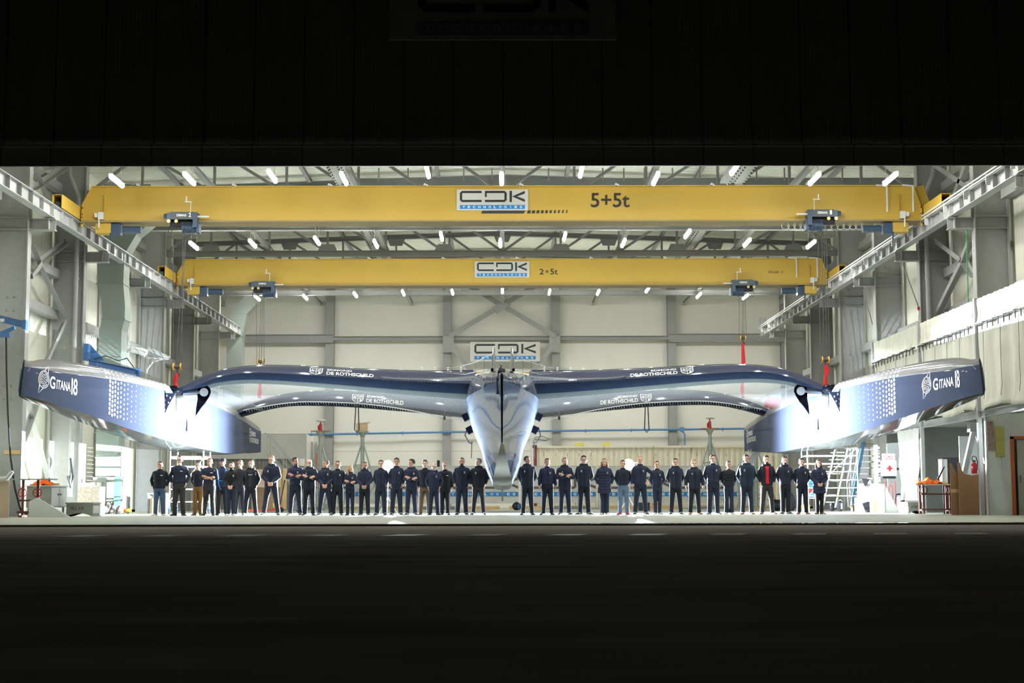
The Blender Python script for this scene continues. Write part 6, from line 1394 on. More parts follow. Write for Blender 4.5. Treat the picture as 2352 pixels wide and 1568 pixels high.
# ================================================================= lattice tripod jacks
def tripod(px, topy, lab, kind, Y=70.0, baseplate=.4):
    x = at(px, 1100, Y).x; top = at(px, topy, Y).z; t = thing('tripod_jack', lab, 'tripod jack', (x, Y, 0), 'steel tripod jacks behind the people')
    m = MB(); m.tube([(x, Y, .12), (x, Y, top-.04)], .088, 14); m.build('pole', 'galvanised', t, smooth=R(50)); m = MB(); m.lathe((x, Y, top-.25), [(.09, 0), (.12, .1), (.20, .2), (.20, .24)], 16); m.build('pole_head', 'galvanised', t, smooth=R(40))
    hub = top-.62; R0_ = .98; ang = [-PI/2+.0, PI/6, 5*PI/6]; ang = [PI+.12, -.12, PI/2]
    P_ = lambda a, z: Vector((x+(.07+(R0_-.07)*(hub-z)/hub)*math.cos(a), Y+(.07+(R0_-.07)*(hub-z)/hub)*math.sin(a)*.9, z))
    for a in ang: m = MB(); m.tube([P_(a, hub), P_(a, .05)], .038, 8); m.build('leg', 'galvanised', t)
    for z in (hub*.70, hub*.42, .14):
        for i in range(3): m = MB(); m.tube([P_(ang[i], z), P_(ang[(i+1) % 3], z)], .026, 6); m.build('ring_tube', 'galvanised', t)
    for z0, z1 in ((hub*.70, hub*.42), (hub*.42, .14)):
        for i in range(3): m = MB(); m.tube([P_(ang[i], z0), P_(ang[(i+1) % 3], z1)], .020, 6); m.build('brace_tube', 'galvanised', t)
    m = MB()
    for a in ang: m.box(P_(a, .025), (.3, .3, .05))
    m.build('foot', 'galvanised', t)
    if kind in ('jack', 'flat'):
        m = MB(); m.box((x, Y, top+.02), (.85, .34, .045)); m.build('board', 'plywood_brown', t)
        m = MB(); m.lathe((x, Y, top+.045), [(.10, 0), (.09, .04), (.07, .10), (.07, .30), (.03, .31), (.03, .42)], 14); m.box((x-.1, Y, top+.18), (.05, .06, .2)); m.build('bottle_jack', 'red_paint', t, smooth=R(50))
        m = MB(); m.sphere((x+.03, Y, top+.50), (.22, .14, .045 if kind == 'flat' else .07), 14, 8)
        if kind == 'jack': m.box((x-.2, Y, top+.49), (.14, .1, .03), Matrix.Rotation(.5, 3, 'Y'))
        m.build('soft_pad', 'white_board', t, smooth=R(60))
    if kind == 'box':
        m = MB(); m.lathe((x, Y, top-.02), [(.30, 0), (.30, .05)], 20); m.build('round_plate', 'galvanised', t)
        m = MB(); m.box((x-.03, Y, top+.22), (.50, .4, .36)); m.box((x-.14, Y-.21, top+.2), (.05, .02, .2), mi=1); m.build('timber_block', ['plywood', 'rust'], t)
        m = MB(); m.box((x+.02, Y, top+.42), (.62, .42, .03), Matrix.Rotation(-.06, 3, 'Y')); m.build('pad', 'white_board', t)
tripod(735, 991, 'tripod jack topped by a plywood strip and red bottle jack, left of the plywood-block one', 'jack')
tripod(832, 992, 'tripod jack topped by a plywood block, left of the bright left flash', 'box')
tripod(1632, 985, 'tripod jack with white pad on a red bottle jack, right of the hull', 'flat')
tripod(1737, 1000, 'tripod jack partly hidden below the stern of the right float', 'flat', Y=69)
# ================================================================= banners, container and things at the back
for k, px in enumerate((690, 861, 1031, 1209, 1387, 1558)):
    Y = 74.2; a = at(px-12, 1158, Y); b = at(px+161, 1071, Y); w_ = b.x-a.x; z0, z1 = .30, b.z
    t = thing('barrier_banner', f'white company banner tied to a low barrier, {ORD1[k]} from the left', 'banner', (a.x+w_/2, Y, 0), 'white banners along the barrier')
    m = MB(); m.grid(40, 14, lambda u, v: Vector((a.x+w_*u, Y+.02*noise.noise(Vector((u*6, v*3, k))), z0+(z1-z0)*v))); m.build('sheet', 'tarpaulin', t, recalc=False, smooth=R(60))
    lw = at(px+159, 1100, Y).x-at(px, 1100, Y).x; u0 = at(px, 1100, Y).x; vb = at(px, 1139.5, Y).z; vt = at(px, 1095, Y).z; H = (vt-vb)
    m = MB()
    cdk_logo(m, lambda u, v, l: Vector((u0+u, Y-.03-l, vb+v)), lw, H, technologies=True); m.build('print', ['grey_letter', 'sky_blue', 'white_letter'], t, recalc=False)
    m = MB(); m.tube([(a.x, Y+.03, .1), (a.x, Y+.03, z1+.02), (b.x-.05, Y+.03, z1+.02), (b.x-.05, Y+.03, .1)], .022, 6); m.box((a.x+.1, Y, .05), (.3, .5, .1)); m.box((b.x-.15, Y, .05), (.3, .5, .1)); m.build('frame', 'steel_light', t)
for k in range(11):
    x = -9.6+2.15*k; m = MB(); m.box((x, 73.4, .09), (1.7, .16, .16)); tag(m.build('timber_beam', 'timber' if k % 3 else 'steel_dark'), 'low wooden sleepers on the floor before the banners', 'timber', 'low sleepers along the banners')
t = thing('shipping_container', 'long cream shipping container with rust streaks by the back wall', 'container', (7.9, 78.6, 0))
X0, X1, YF, ZT = 1.62, 14.0, 77.6, at(1450, 1023, 77.6).z
m = MB(); per = .28; pts = []
x = X0+.1
while x < X1-.15: pts += [(x, YF+.03), (x+.09, YF+.03), (x+.13, YF), (x+.24, YF)]; x += per
vs = [(x, y, .2) for x, y in pts]+[(x, y, ZT-.1) for x, y in pts]; n = len(pts); m.add(vs, [(i, i+1, i+1+n, i+n) for i in range(n-1)])
m.box(((X0+X1)/2, YF+1.25, ZT/2+.05), (X1-X0-.1, 2.3, ZT-.2)); m.build('walls', 'container_cream', t)
m = MB(); m.box(((X0+X1)/2, YF, ZT-.06), (X1-X0, .10, .10)); m.box(((X0+X1)/2, YF, .15), (X1-X0, .10, .16)); m.box((X1, YF, ZT/2), (.14, .14, ZT)); m.build('frame', 'container_cream', t)
m = MB(); m.box((X0+.02, YF-.02, ZT/2), (.16, .14, ZT)); m.build('corner_post', mat('faded_red', srgb(128, 62, 60), .7, var=.12), t)
for cx_ in (X0, X1):
    m = MB(); m.box((cx_, YF-.03, ZT-.04), (.22, .16, .16)); m.build('corner_casting', 'rust', t)
m = MB(); fx = lambda px: at(px, 1050, YF).x
for px in (1249, 1276, 1303, 1330, 1357, 1411, 1465, 1506, 1533, 1560, 1601, 1668):
    for dz in (0, .09): m.box((fx(px), YF-.012, at(px, 1045.5, YF).z+dz), (.035, .02, .03))
m.build('vent_holes', 'black_letter', t)
m = MB()
for i, ch in enumerate('LOPU64'): z = at(1777, 1046+i*5.4, YF).z; put_text(m, ch, lambda u, v: Vector((u, YF-.02, v)), fx(1775), fx(1775)+.06, z-.085, z, .01)
for i, ch in enumerate('4561'): z = at(1790, 1044+i*5.2, YF).z; put_text(m, ch, lambda u, v: Vector((u, YF-.02, v)), fx(1789), fx(1789)+.06, z-.085, z, .01)
m.build('lettering', 'black_letter', t, recalc=False)
for px0, px1, h, lab in ((1320, 1341, .14, 'left'), (1384, 1402, .15, 'right')):
    a, b = at(px0, 1022, YF+.6), at(px1, 1022, YF+.6); boxt('yellow_block', f'yellow wooden block on top of the cream container, {lab} one', 'block', 'strap_yellow', ((a.x+b.x)/2, YF+.6, ZT-.05+.07+h/2), (b.x-a.x, .3, h))
a, b = at(1312, 1022, YF+.6), at(1403, 1022, YF+.6); boxt('yellow_plank', 'yellow plank on the roof of the cream container under two blocks', 'plank', 'strap_yellow', ((a.x+b.x)/2, YF+.6, ZT-.02), (b.x-a.x, .3, .07))
t = thing('ladder', 'white ladder standing on the back wall left of the container', 'ladder', (1.2, 79, 0)); m = MB(); xa, xb = at(1203, 1000, 79).x, at(1220, 1000, 79).x; zt_ = at(1212, 975, 79).z
for x in (xa, xb): m = MB(); m.box((x, 79, zt_/2), (.05, .07, zt_)); m.build('rail', 'white_board', t)
i = .3
while i < zt_: m = MB(); m.tube([(xa, 79, i), (xb, 79, i)], .018, 6); m.build('rung', 'white_board', t); i += .30
def bag(px, py0, py1, w_, Y, mt, lab, name='bag', strap=None):
    x = at(px, py1, Y).x; h = max(.15, at(px, py0, Y).z); m = MB(); t = thing(name, lab, 'bag', (x, Y, 0))
    vs = MB(); vs.sphere((x, Y, h*.48), (w_/2, w_*.35, h*.52), 16, 12)
    vs.v = [p+Vector((.03*noise.noise(p*4), .03*noise.noise(p*5), .03*noise.noise(p*6))) for p in vs.v]; 
    for p in vs.v: p.z = max(p.z, .004)
    vs.build('body', mt, t, smooth=R(60))
    if strap: m.tube([(x-w_*.3, Y-w_*.3, h*.8), (x, Y-w_*.38, h*1.0), (x+w_*.3, Y-w_*.3, h*.8)], .018, 6); m.box((x+w_*.2, Y-w_*.36, h*.45), (w_*.22, .02, h*.5)); m.build('strap', strap, t)
bag(1187, 1152, 1168, .42, 69, 'bag_black', 'black and bright blue bag on the floor right of the hull', strap='jib_blue')
bag(1818, 1131, 1167, .34, 60, 'bag_black', 'shiny black bin bag behind the bearded man, right', name='bin_bag')
bag(1783, 1146, 1167, .6, 61, 'bag_black', 'dark holdall on the floor behind the man in red polo', name='holdall')
bag(1929, 1147, 1170, .26, 57.8, 'dark_fabric', 'dark backpack on the floor under the rolling scaffold, right', name='backpack', strap='steel_grey')
bag(1911, 1149, 1170, .24, 58.0, 'bag_black', 'black backpack left of the grey one under the rolling scaffold', name='backpack')
boxt('equipment_case', 'dark green equipment case behind the person in jeans', 'case', mat('case_green', srgb(66, 76, 70), .6), (at(1479, 1160, 64).x, 64, .17), (.46, .4, .34))
for k, (px, lab) in enumerate(((1475, 'left'), (1500, 'right'))):
    x = at(px+8, 1160, 68).x; t = thing('orange_trestle', f'low orange trestle behind the tall blond man, {lab} one', 'trestle', (x, 68, 0)); m = MB(); m.box((x, 68, .27), (.42, .06, .07)); m.build('top_bar', 'orange_paint', t)
    for dx in (-.14, .14): m = MB(); m.bar((x+dx, 67.9, 0), (x+dx, 68, .26), .035); m.bar((x+dx, 68.1, 0), (x+dx, 68, .26), .035); m.build('leg', 'orange_paint', t)
t = thing('speaker_stack', 'small black box on a white stand above the banners, left of the hull', 'box', at(1009, 1071, 72)); m = MB(); p = at(1007, 1072, 72); m.box(p+Vector((0, 0, .16)), (.13, .2, .30)); m.build('box', 'bag_black', t); m = MB(); m.box(p+Vector((.1, 0, -.02)), (.45, .3, .03)); m.box(p+Vector((.1, 0, -p.z/2)), (.06, .06, p.z)); m.build('stand', 'white_board', t)
# ================================================================= right side: gallery, curtains, stairs, scaffold
GX = 13.4
def curtain(y0, y1, z0, z1, lab, amp, k, x=GX, name='curtain', hem=.0):
    m = MB(); m.grid(130, 18, lambda u, v: Vector((x+amp*math.sin(u*k)*(1-.35*v)+amp*.9*noise.noise(Vector((u*14, v*3.5, y0)))-.06*math.exp(-v*14)*(1+math.sin(u*k*.5)), y0+(y1-y0)*u, z0+.06*math.sin(u*11)*(1-v)*hem+(z1-z0)*v)))
    o = m.build(name, 'canvas', smooth=R(80), recalc=False); md = o.modifiers.new('thick', 'SOLIDIFY'); md.thickness = .012; tag(o, lab, 'curtain', 'canvas curtains of the right gallery')
pn = [(36.2, 42.6, 'nearest the door'), (42.95, 48.5, 'in the middle bay'), (48.85, 54.6, 'in the far bay')]
for y0, y1, q in pn:
    curtain(y0, y1, 2.93, 5.28, f'tall off-white canvas curtain on the right gallery, lower tier {q}', .05, 34, hem=1); curtain(y0, y1, 5.34, 6.05, f'short off-white canvas valance on the right gallery, upper tier {q}', .035, 90, x=GX-.02)
    m = MB(); N = 24; m.tube([(GX-.10, y0+(y1-y0)*i/N, 5.31-.02*math.sin(PI*i/N*4)**2) for i in range(N+1)], .022, 6)
    for i in range(14): y = y0+(y1-y0)*(i+.4)/14; m.box((GX-.12, y, 5.20), (.02, .03, .18))
    tag(m.build('tie_rope', 'rubber'), f'black rope with ties between the two curtain tiers, {q}', 'cord', 'black curtain cords')
    for i in range(4): y = y0+(y1-y0)*(i+.9)/4.4; m = MB(); m.tube([(GX-.09, y, 5.2), (GX-.10, y+.02, 4.2), (GX-.10, y-.01, 3.5), (GX-.12, y+.04, 3.2)], .006, 5); tag(m.build('curtain_tie', 'rubber'), f'thin dark tie line down the lower curtain {q}, {["rightmost", "second from right", "third from right", "leftmost"][i]}', 'tie', f'tie lines of the curtain {q}')
for y, q in ((42.78, 'nearest the door'), (48.68, 'second'), (54.8, 'third')):
    m = MB(); m.box((GX, y, 3.05), (.11, .13, 6.1)); tag(m.build('gallery_post', 'steel_light'), f'slim pale steel post of the right gallery, {q}', 'post')
m = MB(); m.ibeam((GX+.05, 36, 2.82), (GX+.05, 56.5, 2.82), .14, .2, .015); tag(m.build('gallery_beam', 'steel_light'), 'pale steel beam along the bottom of the gallery curtains', 'beam')
m = MB(); m.box((14.5, 48.8, 2.80), (2.0, 11.8, .12)); tag(m.build('gallery_floor', 'interior_shade'), 'dark gallery deck above the open store bays on the right', 'deck')
m = MB(); m.box((15.53, 48.8, 1.4), (.04, 11.8, 2.7)); tag(m.build('gallery_lining', 'interior_shade'), 'dark lining wall behind the store bays on the right', 'lining')
for y, q in ((48.9, 'between the two store bays'), (53.6, 'behind the first aid cabinet')):
    m = MB(); m.box((14.45, y, 1.4), (1.9, .08, 2.72)); tag(m.build('bay_partition', 'interior_shade'), f'dark partition {q} under the right gallery', 'partition')
# white partition with two pictures and the door
t = thing('partition_wall', 'white partition panel with two pictures at the right edge', 'partition', (13.8, 42.2, 0)); m = MB(); m.box((13.78, 42.3, 1.4), (.72, .08, 2.8)); m.build('panel', 'partition_white', t); m = MB(); m.box((13.41, 42.26, 1.4), (.05, .12, 2.8)); m.build('edge_trim', 'steel_light', t)
for (a, b, c, d), mt, lab in (((2267, 967, 2283, 1034), 'poster_mixed', 'narrow colourful abstract picture on the white partition, left of the yellow one'), ((2289, 979, 2307, 1048), 'poster_olive', 'narrow olive yellow picture on the white partition, near the door')):
    p, q = at(a, d, 42.2), at(c, b, 42.2); boxt('picture', lab, 'picture', mt, ((p.x+q.x)/2, 42.24, (p.z+q.z)/2), (q.x-p.x, .02, q.z-p.z))
p, q = at(2303, 1075, 42.2), at(2314, 1049, 42.2); boxt('paper_notice', 'small white paper notice beside the orange door frame', 'notice', 'white_board', ((p.x+q.x)/2, 42.24, (p.z+q.z)/2), (q.x-p.x, .01, q.z-p.z))
t = struct(bpy.data.objects.new('door_1', None)); C.objects.link(t); t.location = (14.7, 42.4, 0)
xa = at(2322, 1100, 42.3).x; m = MB(); m.box((xa+.05, 42.3, 1.08), (.10, .14, 2.17)); m.box((xa+.6, 42.3, 2.14), (1.2, .14, .08)); m.box((xa+1.1, 42.3, 1.08), (.1, .14, 2.17)); m.build('door_frame', 'door_orange', t)
m = MB(); m.box((xa+.16, 42.36, 1.05), (.07, .05, 2.1)); m.build('door_gap', 'lens_dark', t); m = MB(); m.box((xa+.62, 42.34, 1.04), (.84, .05, 2.08)); m.build('door_leaf', 'door_grey', t); m = MB(); m.tube([(xa+.27, 42.28, 1.03), (xa+.27, 42.24, 1.03), (xa+.40, 42.24, 1.03)], .014, 8); m.box((xa+.27, 42.30, 1.0), (.05, .01, .2)); m.build('door_handle', 'chrome', t)
m = MB(); m.box((xa+.5, 42.36, 2.5), (1.8, .1, .62)); m.box((xa+1.5, 42.36, 1.1), (.7, .1, 2.2)); tag(m.build('door_surround', 'partition_white'), 'pale wall above the orange framed door at the right edge', 'wall panel')
# open store bay
t = thing('bay_brace', 'pale steel V brace inside the open store bay, right', 'steel brace', (13.9, 45.6, 1.3))
for a, b in (((2194, 1178), (2237, 985)), ((2300, 1178), (2243, 985))): m = MB(); m.bar(at(*a, 45.4), at(*b, 45.4), .14, .16); m.build('diagonal', 'steel_light', t)
m = MB(); p = at(2240, 982, 45.4); m.box(p, (.4, .3, .25)); m.build('node_plate', 'steel_grey', t)
boxt('spare_door', 'pale grey door blank at the back of the open store bay, right', 'door blank', 'partition_white', (14.7, 47.6, 1.2), (.9, .05, 2.4))
Yp = 43.3; p0 = at(2203, 1180, Yp); p1 = at(2262, 1063, Yp); W = p1.x-p0.x
poly = [(0, 0), (W, 0), (W, p1.z-.02), (W-.06, p1.z), (W-.10, p1.z-.22), (W-.16, p1.z-.31), (W*.5, p1.z-.35), (W*.22, p1.z-.30), (W*.13, p1.z-.16), (W*.08, p1.z+.02), (0, p1.z+.02)]
m = MB(); m.prism(poly, (p0.x, Yp, 0), (1, 0, 0), (0, 0, 1), .03); tag(m.build('plywood_template', 'plywood_brown'), 'large brown plywood sheet with a scooped top edge, right', 'board')
p2 = at(2183, 1100, Yp+.1); m = MB(); m.prism([(0, 0), (.24, 0), (.24, p1.z-.38), (.14, p1.z-.22), (.05, p1.z), (0, p1.z)], (p2.x, Yp+.12, 0), (1, 0, 0), (0, 0, 1), .03); m.cur = 1; m.box((p2.x+.12, Yp+.10, .68), (.24, .01, .10)); tag(m.build('plywood_strip', ['plywood_brown', 'timber']), 'narrow brown plywood strip with tape left of the scooped sheet', 'board')
t = thing('fire_extinguisher', 'red fire extinguisher seen over the scooped plywood sheet', 'fire extinguisher', at(2238, 1088, 44.2)); p = at(2238, 1087, 44.2)
m = MB(); m.lathe(p, [(.075, 0), (.085, .02), (.085, .24), (.05, .31), (.02, .33)], 16); m.build('cylinder', 'red_paint', t, smooth=R(50)); m = MB(); m.tube([p+Vector((0, 0, .33)), p+Vector((-.06, 0, .42)), p+Vector((-.03, 0, .50)), p+Vector((.06, 0, .48)), p+Vector((.10, 0, .34)), p+Vector((.09, 0, .1))], .014, 6); m.box(p+Vector((0, 0, .36)), (.09, .03, .04)); m.build('hose', 'rubber', t)
m = MB(); m.bar(p+Vector((-.3, 0, -.02)), p+Vector((.35, 0, -.02)), .2, .03); m.box((p.x-.28, 44.2, (p.z-.03)/2), (.04, .04, p.z-.03)); m.box((p.x+.33, 44.2, (p.z-.03)/2), (.04, .04, p.z-.03)); tag(m.build('shelf_board', 'white_board'), 'white shelf board under the fire extinguisher', 'shelf')
# table with orange cloth
t = thing('work_table', 'plywood trestle table with orange cloth at the right gallery', 'table', (13.0, 46.2, 0)); m = MB(); m.box((13.05, 46.1, .885), (1.35, .8, .03)); m.build('table_top', 'plywood', t)
for x in (12.62, 13.42):
    m = MB(); m.box((x, 45.9, .45), (.06, .06, .86)); m.box((x, 46.3, .45), (.06, .06, .86)); m.box((x, 46.1, .12), (.06, .5, .05)); m.build('trestle_leg', 'rust', t)
    m = MB(); m.tube([(x+.11*math.cos(a), 45.84, .72+.11*math.sin(a)) for a in [2*PI*q/16 for q in range(17)]], .014, 6); m.build('hand_wheel', 'rust', t)
m = MB(); m.box((13.0, 45.9, .60), (.9, .05, .05)); m.box((13.0, 45.9, .14), (.9, .05, .05)); m.build('cross_bar', 'rust', t)
cloth(12.78, 45.95, .905, .72, .5, 'crumpled orange cloth on the trestle table, right side', 5)
m = MB(); m.lathe((13.08, 45.9, .905), [(.05, 0), (.05, .12), (.02, .15), (.02, .22)], 12); m.bar((13.05, 46, .93), (13.3, 46, 1.42), .04); tag(m.build('power_tool', 'bag_black'), 'dark power tool standing on the trestle table behind the cloth', 'tool')
boxt('small_box', 'small beige box on the trestle table, right side', 'box', 'timber', (13.15, 45.85, .94), (.3, .15, .06))
mould(12.42, 12.86, 46.9, 48.0, .32, 'AV', 'small grey case with upside-down letters AV on the floor, right side', 12.42)
m = MB(); m.tube([(13.35, 46.3, .92), (13.35, 46.3, 1.65)], .13, 18); tag(m.build('white_roll', 'white_board', smooth=R(50)), 'white plastic tube standing behind the trestle table', 'tube')
boxt('leaning_board', 'tall black board leaning in the open store bay', 'board', 'bag_black', (13.75, 46.9, .86), (.5, .06, 1.72))
m = MB(); m.prism([(0, 0), (.35, 0), (.20, .78), (.08, .78)], (13.45, 44.6, 0), (1, 0, 0), (0, 0, 1), .03); tag(m.build('leaning_board', 'white_board'), 'white leaning board between the table and the brown plywood', 'panel')
# hanging white sheet
m = MB(); y0, y1 = 48.95, 51.6
m.grid(60, 24, lambda u, v: Vector((GX-.02+.04*math.sin(u*26)+.08*noise.noise(Vector((u*5, v*3, 2)))-.10*(1-v), y0+(y1-y0)*(u*(.80+.20*v)), .42+2.32*v))); o = m.build('hanging_sheet', 'tarpaulin', smooth=R(80), recalc=False); tag(o, 'white plastic sheet hanging in the bay beside the first aid cabinet', 'sheet')
# first aid cabinet and notice
Yc = 53.0; t = thing('first_aid_cabinet', 'white first aid cabinet with a red cross on the right', 'cabinet', at(2041, 1094, Yc)); p, q = at(2025, 1093, Yc), at(2057, 1058, Yc)
m = MB(); m.box(((p.x+q.x)/2, Yc, (p.z+q.z)/2), (q.x-p.x, .2, q.z-p.z)); m.build('body', 'white_board', t); m = MB(); c = Vector(((p.x+q.x)/2, Yc-.106, (p.z+q.z)/2)); m.box(c, (.20, .01, .055)); m.box(c, (.055, .012, .20)); m.build('red_cross', 'red_paint', t)
m = MB(); m.box(((p.x+q.x)/2, Yc, p.z-.045), (q.x-p.x-.06, .16, .08)); m.build('lower_tray', 'bag_black', t); m = MB(); m.box(((p.x+q.x)/2, Yc+.14, (p.z+q.z)/2), (q.x-p.x-.2, .1, q.z-p.z-.2)); m.box(((p.x+q.x)/2, Yc+.4, (p.z+q.z)/2), (.08, .46, .08)); m.build('wall_mount', 'steel_grey', t)
t = thing('access_notice', 'white notice with red capitals above the first aid cabinet', 'notice', at(2041, 1058, Yc)); a, b = at(2026, 1057, Yc), at(2055, 1041, Yc); m = MB(); m.box(((a.x+b.x)/2, Yc, (a.z+b.z)/2), (b.x-a.x, .03, b.z-a.z-.02)); m.build('board', 'white_board', t)
m = MB(); fn = lambda u, v: Vector((u, Yc-.02, v)); w_ = b.x-a.x; h_ = b.z-a.z; put_text(m, 'ACCÈS', fn, a.x+w_*.22, a.x+w_*.78, a.z+h_*.70, a.z+h_*.94, .02); put_text(m, 'RÈGLEMENTÉ', fn, a.x+w_*.05, a.x+w_*.95, a.z+h_*.42, a.z+h_*.66, .02); m.box((a.x+w_*.5, Yc-.02, a.z+h_*.25), (w_*.7, .004, .02)); m.box((a.x+w_*.5, Yc-.02, a.z+h_*.13), (w_*.6, .004, .02)); m.build('lettering', 'red_paint', t, recalc=False)
t = thing('hand_truck', 'red tubular hand truck under the first aid cabinet', 'hand truck', at(2045, 1160, 52.6)); p = at(2045, 1160, 52.6)
m = MB(); m.tube([(p.x-.18, 52.6, .02), (p.x-.15, 52.6, 1.05), (p.x+.18, 52.6, 1.05), (p.x+.22, 52.6, .02)], .02, 8); m.tube([(p.x-.05, 52.58, .3), (p.x-.05, 52.58, .85), (p.x+.0, 52.58, .95), (p.x+.08, 52.58, .85), (p.x+.08, 52.58, .3)], .018, 8); m.box((p.x, 52.5, .03), (.4, .25, .02)); m.build('frame', 'red_paint', t)
t = thing('vacuum_drum', 'steel vacuum drum with black hose beside the white sheet', 'vacuum cleaner', at(2071, 1172, 51.8)); p = at(2071, 1172, 51.8)
m = MB(); m.lathe((p.x, 51.8, .06), [(.15, 0), (.15, .45), (.13, .48)], 20); m.build('drum', 'chrome', t, smooth=R(40)); m = MB(); m.lathe((p.x, 51.8, 0), [(.18, 0), (.18, .07)], 20); m.lathe((p.x, 51.8, .54), [(.13, 0), (.12, .08), (.02, .12)], 18); m.tube([(p.x-.1, 51.7, .62), (p.x-.24, 51.6, .6), (p.x-.28, 51.6, .3), (p.x-.2, 51.6, .05)], .03, 8); m.build('hose', 'rubber', t, smooth=R(50))
m = MB(); p = at(2025, 1173, 50.6); m.tube([(p.x, 50.6, .01), (p.x, 50.6, .95)], .12, 20); tag(m.build('paper_roll', 'white_board', smooth=R(50)), 'upright cream paper roll in front of the first aid cabinet', 'roll')
m = MB(); m.prism([(0, 0), (.47, 0), (.02, .86), (0, .88)], (p.x+.13, 50.6, 0), (1, 0, 0), (0, 0, 1), .08); tag(m.build('triangular_panel', 'white_plastic'), 'pale triangular panel leaning against the cream paper roll', 'panel')
p = at(2010, 1172, 51.2); boxt('cardboard_box', 'brown cardboard box left of the cream paper roll', 'box', 'cardboard', (p.x, 51.3, .2), (.2, .4, .40))
p = at(2000, 1172, 53.5); boxt('white_cabinet', 'white low cabinet behind the cardboard box, right', 'cabinet', 'white_board', (p.x, 54, .50), (.52, .6, 1.0)); m = MB(); m.lathe((p.x+.12, 53.9, 1.0), [(.09, 0), (.11, .2)], 16); tag(m.build('white_bucket', 'white_plastic'), 'white bucket standing on the low white cabinet', 'bucket')
m = MB(); m.prism([(-.2, .18), (.1, .16), (.02, .04), (-.08, -.12), (-.14, .0)], (p.x-.05, 53.66, 1.0), (1, 0, 0), (0, 0, 1), .03); tag(m.build('black_cloth', 'bag_black'), 'black cloth hanging over the edge of the low white cabinet', 'cloth')
p = at(1988, 1172, 55); boxt('wooden_crate', 'brown wooden crate at the foot of the right scaffold', 'crate', 'plywood_brown', (p.x, 55.6, .26), (.42, .4, .52))
t = thing('tool_case', 'open black tool case with pale rim on the floor, right', 'case', at(1994, 1172, 53)); p = at(1994, 1172, 53); m = MB(); m.box((p.x, 53, .2), (.30, .04, .34), Matrix.Rotation(-.35, 3, 'Y')); m.box((p.x+.05, 52.8, .04), (.34, .3, .08)); m.build('shell', 'bag_black', t); m = MB(); m.box((p.x+.05, 52.98, .38), (.30, .05, .03), Matrix.Rotation(.1, 3, 'Y')); m.build('rim', 'white_board', t)
# rolling stair scaffold
x0, x1 = at(1890, 1100, 56).x, at(1970, 1100, 56).x
t = scaffold(x0-.55, x1, 56.0, 57.1, (.58, .87, 1.16, 1.46, 1.76, 2.05, 2.34), 2.5, 'pale rolling scaffold with inner steps behind the last woman, right', 'steel_light', 'hook_yellow', (2.36,))
for k in range(8): m = MB(); m.box((x0+.25+.06*k, 56.5, .35+.26*k), (.42, .5, .035)); m.build('step', 'galvanised', t)
for dx in (0, .46): m = MB(); m.bar((x0+.02+dx, 56.25, .15), (x0+.55+dx, 56.25, 2.4), .04, .10); m.build('step_stringer', 'galvanised', t)
# main staircase
xs0, xs1 = at(1955, 1150, 60).x, at(2000, 1000, 60).x
t = thing('steel_staircase', 'steel staircase with dark treads and blue edge climbing to the gallery, right', 'stairs', (xs0, 60, 0))
for k in range(13):
    f = k/12; m = MB(); m.box((xs0+(xs1-xs0)*f*1.0+.55, 60.2+.25*k*.3, .25+.24*k), (.95, .28, .045)); m.build('tread', 'steel_dark', t)
for dx, mt in ((0, 'jib_blue'), (1.05, 'steel_light')): m = MB(); m.bar((xs0+dx, 60.0, .1), (xs1+dx, 60.9, 3.1), .05, .22); m.build('stringer', 'steel_light' if dx else 'pipe_blue', t)
m = MB(); m.tube([(xs0-.15, 60, 1.1), (xs1-.15, 60.9, 4.0)], .025, 6); m.tube([(xs0-.05, 60, .6), (xs1-.05, 60.9, 3.5)], .018, 6)
for k in range(9): f = k/8; a = Vector((xs0-.12+(xs1-xs0)*f, 60+.9*f, .15+2.9*f)); m.tube([a, a+Vector((-.04, 0, .98))], .014, 5)
m.build('balustrade', 'steel_light', t)
stairs((at(1690, 1090, 64).x, 64, 1.1), (at(1760, 985, 64).x, 64, 2.9), .7, 6, 'small steel steps with handrails under the stern of the right float', rail=.5)
m = MB(); a = at(1725, 1165, 64.3); 
for dx in (-.5, .6): m.box((a.x+dx, 64.3, .65), (.07, .07, 1.3))
m.box((a.x, 64.3, 1.28), (1.3, .8, .06)); tag(m.build('step_platform', 'steel_light'), 'small steel platform carrying the steps under the right float stern', 'platform')
t = thing('crate_stack', 'stack of blue and red plastic drawers behind the last woman, right', 'crates', at(1862, 1170, 59)); p = at(1862, 1150, 59)
for k, mt in enumerate(('jib_blue', 'red_paint', 'jib_blue', 'jib_blue')): m = MB(); m.box((p.x, 59, .62+.17*k), (.36, .3, .15)); m.build('drawer', mt, t)
m = MB(); m.box((p.x+.1, 59, .5), (.8, .4, .04)); m.bar((p.x-.25, 59, 0), (p.x-.1, 59, .5), .05); m.bar((p.x+.45, 59, 0), (p.x+.3, 59, .5), .05); m.build('stand', 'white_board', t)
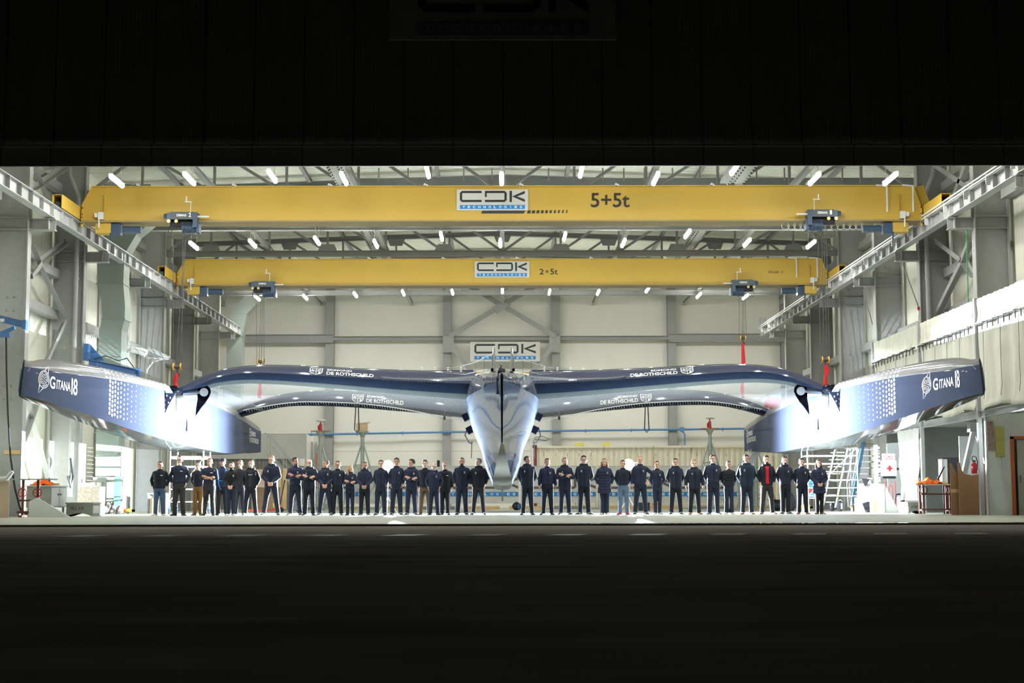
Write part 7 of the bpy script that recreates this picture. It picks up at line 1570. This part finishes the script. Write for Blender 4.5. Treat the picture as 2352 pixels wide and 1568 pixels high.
t = thing('exit_sign', 'small green glowing exit sign far back on the right', 'sign', at(1868, 1057, 80)); p = at(1868, 1057, 80); m = MB(); m.box(p, (.30, .05, .16)); m.box(p+Vector((0, .0, -p.z/2)), (.05, .05, p.z)); m.build('housing', 'steel_dark', t); m = MB(); m.box(p+Vector((0, -.03, 0)), (.12, .02, .10)); m.build('panel', 'green_sign', t)
t = thing('warning_light', 'red warning lamp on a thin rod, right wall', 'lamp', at(2109, 712, 52.3)); p = at(2110, 712, 51.6); m = MB(); m.lathe(p, [(.045, 0), (.05, .09), (.03, .12)], 12); m.build('lamp_head', 'red_paint', t); m = MB(); m.box(p+Vector((.02, 0, -.10)), (.08, .08, .16)); m.build('socket', 'white_plastic', t); m = MB(); m.tube([p+Vector((0, 0, .1)), at(2072, 602, 51.6)], .022, 6); m.build('rod', 'steel_dark', t)
m = MB(); m.tube([at(2004, 745, 57.9), at(1982, 664, 57.9)], .02, 6); tag(m.build('pull_rod', 'steel_dark'), 'thin dark rod hanging from the crane rail, far right bay', 'rod')
m = MB(); m.tube([(14.14, 45.75, 8.6), (14.13, 45.75, 7.4), (14.12, 45.75, 6.4), (14.08, 45.75, 6.1)], .018, 6); tag(m.build('green_cable', mat('cable_green', srgb(60, 130, 76), .6)), 'green cable running down the first right column', 'cable')
m = MB(); m.box((15.0, 59.5, 4.9), (.6, 7.5, .9)); tag(m.build('white_parapet', 'white_board'), 'white parapet box beyond the far end of the curtains, right', 'parapet')
# pale slanted dashes on the ground outside
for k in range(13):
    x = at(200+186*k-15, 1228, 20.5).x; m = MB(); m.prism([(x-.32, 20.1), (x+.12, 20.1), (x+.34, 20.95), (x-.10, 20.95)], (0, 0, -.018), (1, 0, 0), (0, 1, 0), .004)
    tag(m.build('floor_dash', mat('dash_pale', (.37, .35, .30), .9, var=.3, scale=8) if k == 0 else 'dash_pale'), f'pale slanted dash on the dark asphalt, {(ORD[k].replace("nearest", "first") if k < 11 else ["second from last", "last"][k-11])} counted from the left', 'marking', 'pale dashes outside')
